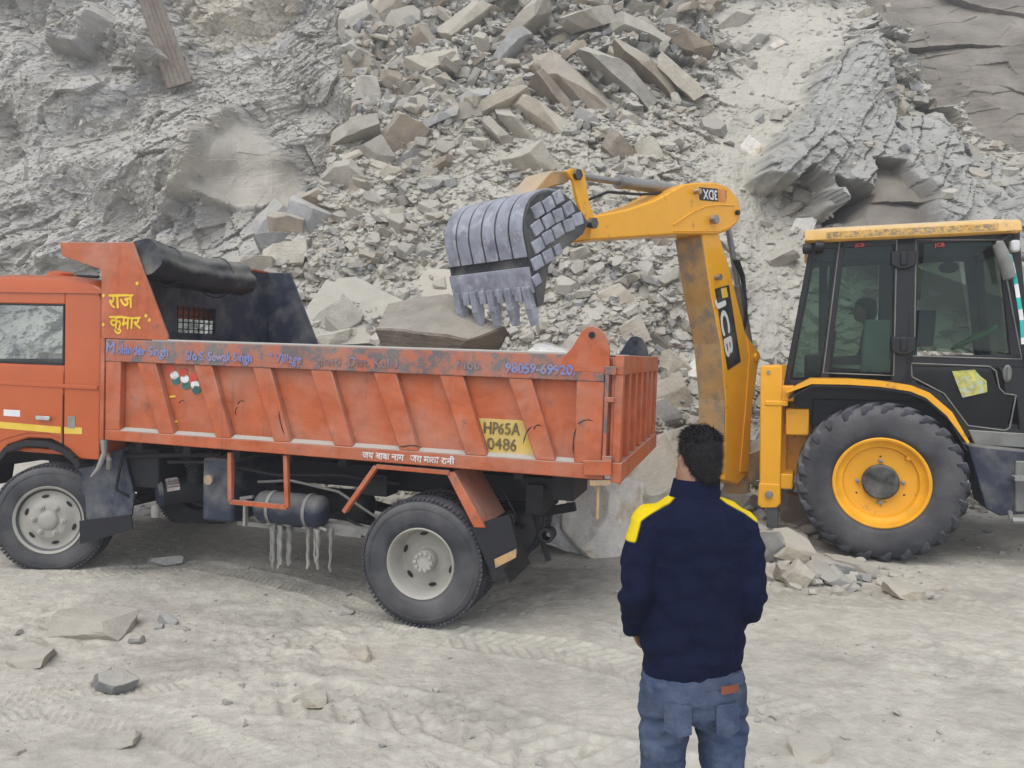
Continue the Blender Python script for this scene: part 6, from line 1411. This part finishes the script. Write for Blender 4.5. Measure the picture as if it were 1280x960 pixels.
B(1018, 948, 50, 18, .9, M['boulder_pale'], 'yellowish flat stone in the road at bottom right', ground=True, sink=.4)
B(655, 690, 46, 20, .9, M['boulder'], 'low rock in the shade behind the truck mud flap', ground=True, sink=.2, tilt=-5)

# load of the truck
for i, (a, b, c, dx, dy, dz, mt, lab, tl) in enumerate((
        (1.50, 1.05, 1.90, 1.02, .75, .52, 'load_rock', 'huge brown-sided boulder riding in the dump body, pale on top', 5),
        (1.75, 1.1, 1.50, 1.2, 1.0, .75, 'boulder', 'rock wedged beneath the huge boulder in the dump body', 0),
        (1.00, .75, 1.66, .5, .45, .36, 'boulder', 'grey rock in the dump body below the bucket teeth', 0),
        (.55, .75, 1.66, .46, .45, .40, 'boulder_white', 'whitish rock showing above the rail near the truck tail', 10),
        (.75, 1.3, 1.42, .9, .8, .62, 'boulder', 'rock at the tail end inside the dump body', 0),
        (2.7, 1.1, 1.35, .8, .9, .45, 'boulder', 'rock low inside the front of the dump body', 0))):
    p = frame(TO, TF, -TL, TU) @ lp(a, b, c); me = rock_mesh('boulder', 900 + i, (dx, dy, dz), 20, .72, 3, .03, .04)
    place_rock('boulder', me, M[mt], p, (R(20 if i == 0 else 5), R(tl), R(-16)), lab, 'boulder')

# named stones of the slope: px, py, w, h, depth, material, tilt, label
HS = [
 (440, 392, 150, 26, .75, 'boulder_pale', -6, 'broad smooth pale slab just above the truck rail left of the loaded boulder'),
 (556, 378, 130, 24, .7, 'boulder_pale', 6, 'smooth cream slab right behind the bucket and the loaded boulder'),
 (425, 398, 48, 48, .9, 'boulder', -50, 'whitish broken block resting on the broad pale slab'),
 (408, 428, 60, 26, .9, 'boulder_pale', -5, 'low pale block at the truck rail below the broad slab'),
 (316, 332, 50, 26, .9, 'boulder_pale', 4, 'rounded cream rock touching the top of the dark far wing'),
 (358, 322, 52, 30, .9, 'boulder_pale', -6, 'layered pale rock right of the rounded cream one'),
 (386, 274, 58, 48, .8, 'grey_stone', 30, 'dark grey slab leaning at the left edge of the scree'),
 (356, 284, 44, 40, .8, 'boulder_brown', 20, 'tan faced block beside the dark grey leaning slab'),
 (330, 282, 64, 26, .8, 'grey_stone', -50, 'long grey slab standing on edge at the far left of the scree'),
 (342, 305, 44, 28, .8, 'grey_stone', -10, 'dark block under the tan faced one'),
 (384, 250, 46, 30, .8, 'boulder_brown', -28, 'brownish block above the dark grey leaning slab'),
 (431, 222, 42, 56, .6, 'boulder', -40, 'tall grey brown slab leaning against the cliff corner'),
 (449, 236, 24, 42, .6, 'boulder_brown', 4, 'upright brown block right of the leaning corner slab'),
 (480, 216, 42, 24, .8, 'boulder_pale', 24, 'white chipped stone above the fine rubble'),
 (505, 172, 64, 60, .5, 'boulder_brown', -40, 'reddish brown slab with pale veins in the middle of the slope'),
 (470, 192, 40, 44, .6, 'boulder', -50, 'grey slab leaning on the reddish brown one'),
 (447, 170, 62, 24, .9, 'boulder', -16, 'flat overhanging grey rock left of the reddish slab'),
 (510, 202, 44, 12, .8, 'grey_stone', -28, 'thin blue grey plate lying below the reddish slab'),
 (588, 34, 74, 42, .8, 'boulder_pale', -34, 'large pale squared block high on the slope'),
 (607, 142, 96, 20, .5, 'boulder_pale', -33, 'long thin plank shaped slab pointing up to the right'),
 (590, 122, 48, 12, .8, 'grey_stone', -24, 'thin dark plate just above the plank shaped slab'),
 (578, 142, 44, 22, .7, 'boulder', -20, 'squared grey block at the lower end of the plank shaped slab'),
 (627, 174, 52, 26, .7, 'boulder', 50, 'rounded grey slab sloping right under the plank shaped slab'),
 (652, 164, 70, 24, .7, 'boulder', 44, 'cracked grey slab parallel to the rounded one'),
 (689, 158, 100, 34, .6, 'boulder_pale', 36, 'wide pale slab sloping right above the bucket'),
 (692, 128, 82, 18, .6, 'boulder_brown', 47, 'rust orange streaked slab sloping right'),
 (738, 116, 120, 38, .6, 'boulder_brown', 42, 'biggest brown bed sloping right in the stack of slabs'),
 (780, 108, 110, 26, .6, 'boulder', 44, 'second bed of the stack of slabs sloping right'),
 (812, 96, 100, 22, .6, 'boulder_brown', 42, 'third bed of the stack with a dark underside'),
 (850, 100, 60, 20, .6, 'boulder_pale', 42, 'short pale bed at the right end of the stack of slabs'),
 (795, 44, 84, 24, .7, 'boulder', 26, 'weathered rounded bed lying above the stack of slabs'),
 (858, 58, 60, 18, .7, 'boulder_brown', 28, 'dark brown ledge right of the weathered bed'),
 (663, 206, 52, 44, .8, 'boulder', -30, 'knobbly greenish grey rock just above the arm link'),
 (772, 190, 54, 28, .7, 'boulder_brown', 46, 'pointed block with brown foot above the arm ram'),
 (811, 192, 30, 44, .5, 'boulder_pale', -20, 'pale upright flake above the arm ram'),
 (672, 84, 52, 20, .8, 'boulder_pale', -20, 'pale squared slab above the rust streaked one'),
 (458, 118, 32, 46, .8, 'boulder', 4, 'column like grey block at the cliff edge'),
 (453, 86, 44, 24, .9, 'boulder_pale', 0, 'capping block on top of the column like one'),
 (485, 100, 30, 26, .9, 'boulder_brown', 10, 'brown chunk right of the capping block'),
 (500, 40, 60, 26, .7, 'boulder', -52, 'grey bed sloping steeply left near the top edge'),
 (524, 58, 44, 28, .7, 'boulder_brown', -50, 'brown bed parallel to the steep grey one'),
 (446, 26, 50, 34, .8, 'boulder', -40, 'grey block at the top of the cliff corner'),
 (478, 20, 60, 26, .7, 'boulder_pale', -30, 'pale ledge near the top edge beside the corner'),
 (542, 82, 62, 18, .8, 'boulder_pale', -12, 'smooth pale elongated stone below the squared block'),
 (549, 104, 24, 22, .8, 'boulder_pale', 40, 'curled pale flake under the elongated stone'),
 (650, 34, 80, 22, .7, 'boulder', -42, 'tilted grey bed right of the large squared block'),
 (640, 62, 60, 16, .7, 'grey_stone', -48, 'dark narrow bed below the tilted grey one'),
 (690, 22, 60, 26, .8, 'boulder_pale', -30, 'pale broken block near the top centre'),
 (734, 20, 60, 24, .8, 'boulder', -20, 'grey broken block right of the pale one near the top centre'),
 (838, 26, 60, 26, .7, 'boulder', -36, 'grey bed near the top right of the rubble'),
 (884, 16, 58, 28, .7, 'boulder_brown', -40, 'brown bed at the top beside the bare dust chute'),
 (922, 26, 46, 20, .7, 'boulder', -30, 'small bed at the left edge of the dust chute'),
 (944, 54, 32, 16, .7, 'boulder', -40, 'upright shard standing in the dust chute near the top'),
 (969, 60, 20, 12, .8, 'boulder_white', -30, 'small bluish white stone near the top of the dust chute'),
 (945, 188, 38, 22, .5, 'boulder_white', 40, 'bluish white flat stone left of the big outcrop'),
 (1001, 290, 26, 40, .5, 'boulder_white', 20, 'bluish white plate just left of the cab roof'),
 (972, 326, 56, 16, .7, 'boulder', -28, 'pale ledge with dark underside left of the cab roof'),
 (830, 303, 36, 14, .8, 'boulder_brown', 0, 'tan flat stone under the dipper left of the boom'),
 (816, 354, 34, 9, .9, 'grey_stone', 16, 'thin dark plate in the dust left of the boom'),
 (852, 362, 26, 18, .8, 'boulder', -10, 'grey block touching the left side of the boom'),
 (824, 376, 20, 26, .6, 'boulder_white', 60, 'pale shard standing left of the boom'),
 (766, 372, 44, 34, .5, 'boulder_pale', -20, 'pale triangular plate in the rubble right of the bucket'),
 (724, 318, 36, 20, .8, 'boulder_pale', -24, 'pale block just right of the bucket cheek'),
 (822, 428, 56, 16, .7, 'boulder', 42, 'long slab sloping right above the truck tail ears'),
 (840, 500, 50, 60, .5, 'boulder_pale', 56, 'large grey plate standing right of the tailgate'),
 (842, 462, 44, 38, .6, 'boulder_pale', 30, 'pale plate above the large standing one by the boom'),
 (818, 520, 34, 60, .5, 'grey_stone', 70, 'steep grey plate directly behind the tailgate'),
 (885, 465, 50, 40, .7, 'boulder_white', 10, 'bluish white block low on the slope behind the boom'),
 (792, 415, 30, 34, .7, 'boulder_pale', -20, 'cream block between the two ears of the tailgate'),
 (538, 230, 30, 16, .8, 'grey_stone', 10, 'small dark stone alone on the dust patch left of the bucket'),
 (562, 228, 20, 12, .8, 'grey_stone', -10, 'smaller dark stone right beside the lone dark one'),
 (528, 318, 32, 20, .8, 'grey_stone', 18, 'dark angular stone in the fine rubble left of the bucket'),
 (440, 330, 26, 16, .8, 'boulder_pale', 0, 'pale blocky stone above the broad smooth slab'),
 (485, 270, 40, 14, .8, 'boulder_pale', -10, 'flat pale stone in the upper part of the fine rubble'),
 (1010, 250, 40, 22, .8, 'boulder', 30, 'grey chunk at the foot of the big outcrop'),
 (400, 190, 16, 90, .6, 'boulder_pale', 22, 'pale smooth tall face at the boundary of cliff and scree')]
for (px, py, w, h, dp, mt, tl, lab) in HS[:-1]:
    if abs(tl) > 30 and w > 1.6 * h and py < 180: w, h = w * 1.15, h * .8
    B(px, py, w, h, dp, M[mt], lab, tilt=tl, roll=46 if dp in (.75, .7) and h < 27 and w > 120 else rnd.uniform(-14, 20), yaw=rnd.uniform(-14, 14), boxy=.78 if w > 1.7 * h else .6, sink=.2, n=20 if w > 40 else 14, sub=3 if w > 40 else 2)

# tilted beds between the named ones, higher up
rq = random.Random(11); cnt = 0
for k in range(400):
    px, py = rq.uniform(430, 905), rq.uniform(2, 215)
    if py > 60 + (905 - px) * .55 or (px > 560 and px < 720 and py > 175) or px + py * .2 < 440: continue
    if min(math.hypot(px - h[0], (py - h[1]) * 1.6) - (h[2] + h[3]) * .28 for h in HS) < 6: continue
    w = rq.uniform(18, 46); rt = px > 660 and py > 70; tl = rq.gauss(42, 7) if rt else rq.gauss(-36, 14)
    lab = 'grey tilted slab wedged among the larger beds, sloping down to the right' if rt else 'grey tilted slab in the rockfall high on the slope, sloping down to the left'
    B(px, py, w, w * rq.uniform(.2, .38), rq.uniform(.5, .8), M[rq.choice(('boulder', 'boulder', 'boulder_pale', 'boulder_brown', 'grey_stone'))], lab, tilt=tl, roll=rq.uniform(-15, 25), yaw=rq.uniform(-20, 20), boxy=.85, n=14, sub=1, group='grey tilted slabs sloping right' if rt else 'grey tilted slabs sloping left')
    cnt += 1
    if cnt >= 62: break
# loose stones ---------------------------------------------------------
rs = np.random.RandomState(5)
def px_of(P):
    d = P - np.array(CAMP); c, s = math.cos(PITCH), math.sin(PITCH); dep = d[:, 1] * c - d[:, 2] * s; v = d[:, 2] * c + d[:, 1] * s
    return 640 + FPX * d[:, 0] / dep, 480 - FPX * v / dep, dep
def inpoly(x, y, poly): return poly_dist(x, y, poly) > 0
NC = 60000
cx = rs.uniform(-13, 13, NC); cz = rs.uniform(-.1, 13, NC) ** 1.0; cy = Dg(cx, cz)
P = np.stack([cx, cy, cz], 1); X_, Y_, dep = px_of(P)
xbI = np.interp(cz, hz, xb[:, 0]); inM = cx > xbI
jj = np.clip(np.searchsorted(hz, cz) - 1, 0, len(hz) - 1); ii = np.clip(np.searchsorted(hx, cx) - 1, 0, len(hx) - 1)
dus = dusty[jj, ii]; out_ = wO[jj, ii]; wl = np.maximum(ww[jj, ii], wb[jj, ii])
dens = np.where(inM, .5 * (1 - .93 * dus) * (1 - .9 * out_) * (1 - wl), .16 * (1 - wsl[jj, ii]))
rub = np.maximum.reduce([sstep(-40, 30, poly_dist(X_, Y_, q)) for q in ([(380, 240), (470, 200), (560, 230), (600, 330), (700, 330), (860, 300), (850, 430), (870, 560), (700, 520), (560, 440), (300, 420), (300, 330)], [(430, 0), (900, 0), (860, 60), (760, 40), (640, 110), (560, 190), (480, 150), (430, 120)])])
dens = dens + rub * .5 * inM * (1 - dus)
toe = sstep(1.0, .0, cz) * inM * .5; dens = dens + toe
keep = rs.rand(NC) < dens; P = P[keep]; X_, Y_, dep = X_[keep], Y_[keep], dep[keep]; rubk = rub[keep]; dusk = dus[keep]; inMk = inM[keep]
n = len(P); u = rs.rand(n); size = .05 * (1 - u * .985) ** (-1 / 2.1); size = np.minimum(size, .42) * (1 + .25 * (P[:, 2] > 6)); size = np.where(rubk > .5, size * 1.12, size); size = np.where(inMk, size, np.minimum(size * .8, .11))
pxs = size / dep * FPX
inframe = (X_ > -5) & (X_ < 1285) & (Y_ > -5) & (Y_ < 700)
hid = np.zeros(n, bool)
for q in ([(0, 345), (128, 345), (128, 300), (170, 300), (295, 345), (375, 338), (400, 430), (465, 435), (470, 375), (630, 380), (700, 440), (735, 405), (760, 450), (812, 450), (812, 560), (760, 700), (0, 760)], [(563, 250), (690, 210), (905, 225), (930, 280), (950, 440), (1000, 540), (1000, 275), (1280, 275), (1280, 650), (860, 700), (870, 300), (740, 300), (690, 400), (580, 400)]): hid |= inpoly(X_, Y_, q)
score = np.where(inframe & ~hid, pxs, 0); order = np.argsort(-score); big = np.zeros(n, bool); big[order[:150]] = True
def nrm(x, z):
    e = .2; dx = (Dg(x + e, z) - Dg(x - e, z)) / (2 * e); dz = (Dg(x, z + e) - Dg(x, z - e)) / (2 * e); v = np.stack([dx, -np.ones_like(dx), dz], 1); return v / np.linalg.norm(v, axis=1)[:, None]
NR = nrm(P[:, 0], P[:, 2])
def rotmats(nr, r, tilt=.45):
    k = len(nr); a = r.normal(0, tilt, (k, 3)); up = nr * .75 + np.array([0, 0, .6]); w = up + a; w /= np.linalg.norm(w, axis=1)[:, None]
    t = r.normal(0, 1, (k, 3)); t -= w * (t * w).sum(1)[:, None]; t /= np.linalg.norm(t, axis=1)[:, None]; b = np.cross(w, t); return np.stack([t, b, w], 2)
RM = rotmats(NR, rs)
low = []
for i in range(14):
    r = random.Random(50 + i); d = (1, r.uniform(.55, .95), r.uniform(.25, .6)); me = rock_mesh('tmp', 300 + i, d, r.choice((9, 11, 13)), .62, 0, 0, 0)
    low.append((np.array([v.co[:] for v in me.vertices]), [tuple(f.vertices) for f in me.polygons])); bpy.data.meshes.remove(me)
def scatter(name, pos, siz, rot, cols, mt):
    V = []; Lp = []; tot = []; C = []; o = 0; pid = rs.randint(0, len(low), len(pos))
    for k, (vv, ff) in enumerate(low):
        idx = np.where(pid == k)[0]
        if len(idx) == 0: continue
        a = np.einsum('nij,vj->nvi', rot[idx], vv) * siz[idx][:, None, None] + pos[idx][:, None, :]
        V.append(a.reshape(-1, 3)); C.append(np.repeat(cols[idx], len(vv), 0)); nv = len(vv)
        fl = np.concatenate([np.array(f) for f in ff]); tt = np.array([len(f) for f in ff])
        Lp.append((fl[None, :] + (np.arange(len(idx)) * nv)[:, None] + o).reshape(-1)); tot.append(np.tile(tt, len(idx))); o += nv * len(idx)
    V = np.concatenate(V); Lp = np.concatenate(Lp); tot = np.concatenate(tot); C = np.concatenate(C); me = bpy.data.meshes.new(name)
    me.vertices.add(len(V)); me.vertices.foreach_set('co', V.reshape(-1).astype(np.float32)); me.loops.add(len(Lp)); me.loops.foreach_set('vertex_index', Lp.astype(np.int32))
    me.polygons.add(len(tot)); st = np.concatenate([[0], np.cumsum(tot)[:-1]]); me.polygons.foreach_set('loop_start', st.astype(np.int32)); me.polygons.foreach_set('loop_total', tot.astype(np.int32)); me.polygons.foreach_set('use_smooth', np.zeros(len(tot), bool))
    a = me.attributes.new('albedo', 'FLOAT_COLOR', 'POINT'); a.data.foreach_set('color', np.concatenate([C, np.ones((len(C), 1))], 1).reshape(-1).astype(np.float32))
    me.materials.append(mt); me.update(calc_edges=True); me.validate(); ob = bpy.data.objects.new(name, me); col.objects.link(ob); return ob
def stone_cols(k):
    base = np.array([[.39, .365, .315], [.44, .415, .36], [.32, .305, .28], [.27, .268, .27], [.37, .32, .26]]); i = rs.choice(5, k, p=[.32, .3, .18, .1, .1]); return base[i] * rs.uniform(.85, 1.15, (k, 1))
sm = ~big; off_ = NR * (size * .08)[:, None]
ob = scatter('scree_rubble', (P + off_)[sm], size[sm], RM[sm], stone_cols(sm.sum()), M['rubble']); tag(ob, kind='stuff'); ob['label'] = 'countless small angular stones covering the scree slope'
# the larger loose stones, one object each
pool = [rock_mesh('stone', 700 + i, (1, rnd.uniform(.55, .95), rnd.uniform(.28, .6)), rnd.choice((11, 14, 17)), .65, 1, .025, .04) for i in range(18)]
for me in pool: me.materials.append(M['stone'])
zones = [('high', lambda x, y: y < 115 and x < 900, 'loose angular stone high on the slope among the tilted slabs'),
         ('mid', lambda x, y: x < 640 and y < 230, 'loose angular stone on the mid slope between the cliff corner and the arm link'),
         ('fine', lambda x, y: x < 700 and y < 345, 'loose angular stone in the rubble left of the bucket'),
         ('low', lambda x, y: x < 700, 'loose angular stone in the rubble just above the truck rail'),
         ('gap', lambda x, y: x < 870 and y >= 280, 'loose angular stone in the rubble between bucket and boom'),
         ('over', lambda x, y: x < 900, 'loose angular stone on the slope just above the arm ram'),
         ('chute', lambda x, y: True, 'loose angular stone scattered on the dusty chute and outcrop right of the boom')]
for i in np.where(big)[0]:
    lab = [z for z in zones if z[1](X_[i], Y_[i])][0][2]
    o = bpy.data.objects.new('stone', pool[rs.randint(len(pool))]); col.objects.link(o); p = P[i] + off_[i]; mw = Matrix.Identity(4)
    for a in range(3):
        for b in range(3): mw[a][b] = RM[i][a, b] * size[i]
        mw[a][3] = p[a]
    o.matrix_world = mw; tag(o, lab, 'stone', lab.replace('loose angular stone', 'loose angular stones'), 'thing')
# pebbles and crumbs on the road
k = 16000; gx_ = rs.uniform(-7, 8, k); gy_ = 2.0 + rs.rand(k) ** .8 * 8.5
cl_ = fbm(gx_ * .8, gy_ * .8, 400, 3) + .5 * sstep(7.2, 9.2, gy_) ; kp = cl_ > rs.uniform(-.35, .75, k); gx_, gy_ = gx_[kp], gy_[kp]; k = len(gx_)
gi = np.clip(np.searchsorted(gx, gx_) - 1, 0, len(gx) - 2); gj = np.clip(np.searchsorted(gy, gy_) - 1, 0, len(gy) - 2); gz_ = GZ[gj, gi]
sz = np.minimum(.008 * (1 - rs.rand(k) * .99) ** (-1 / 2.), .06) * (1 + 1.2 * sstep(7, 9, gy_))
ob = scatter('pebbles', np.stack([gx_, gy_, gz_ + sz * .1], 1), sz, rotmats(np.tile([[0, 0, 1.]], (k, 1)), rs, .3), stone_cols(k), M['rubble']); tag(ob, kind='stuff'); ob['label'] = 'small pebbles and crumbs strewn over the dusty road'
# medium rubble round the stabiliser and tyre, and along the toe
k = 420; ax_ = np.concatenate([rs.normal(2.35, .35, 150), rs.uniform(.8, 3.6, 270)]); ay_ = np.concatenate([rs.normal(6.5, .25, 150), rs.uniform(7.2, 9.2, 270)])
gi = np.clip(np.searchsorted(gx, ax_) - 1, 0, len(gx) - 2); gj = np.clip(np.searchsorted(gy, ay_) - 1, 0, len(gy) - 2); az_ = GZ[gj, gi]; sz = rs.uniform(.04, .13, k) * np.where(np.arange(k) < 150, 1.1, 1.6)
ob = scatter('broken_stones', np.stack([ax_, ay_, az_ + sz * .15], 1), sz, rotmats(np.tile([[0, 0, 1.]], (k, 1)), rs, .5), stone_cols(k), M['rubble']); tag(ob, kind='stuff'); ob['label'] = 'heap of small broken stones round the stabiliser foot and at the toe of the slope'

# timber post up on the left cliff
p0 = on_hill(214, 76); p1 = CAMP + ray(183, -14) * ((p0.y - .2) / ray(183, -14).y)
m = MB(); d = (p1 - p0).normalized(); px_ = d.cross(Vector((0, 1, 0))).normalized()
for j in range(5): m.tube([p0 + px_ * (.10 * (j - 2)) - d * .5, p0.lerp(p1, .5) + px_ * (.085 * (j - 2)), p1 + px_ * (.075 * (j - 2))], [.075, .07, .06], 10)
tag(m.build('timber_post', M['wood'], None), 'brown grooved timber post leaning high on the left cliff', 'post')

# dusty air between the camera and the slope
mh = bpy.data.materials.new('dusty_air'); mh.use_nodes = True; th = mh.node_tree; th.nodes.clear(); oh = _n(th, 'ShaderNodeOutputMaterial'); pv = _n(th, 'ShaderNodeVolumePrincipled')
pv.inputs['Color'].default_value = (.93, .94, .97, 1); pv.inputs['Density'].default_value = HAZE; pv.inputs['Anisotropy'].default_value = .2; th.links.new(pv.outputs[0], oh.inputs['Volume'])
m = MB(); m.box((0, 15, 14), (150, 110, 36)); hz_o = m.build('haze', mh, None); tag(hz_o, kind='stuff'); hz_o['label'] = 'thin pale dust hanging in the air in front of the slope'
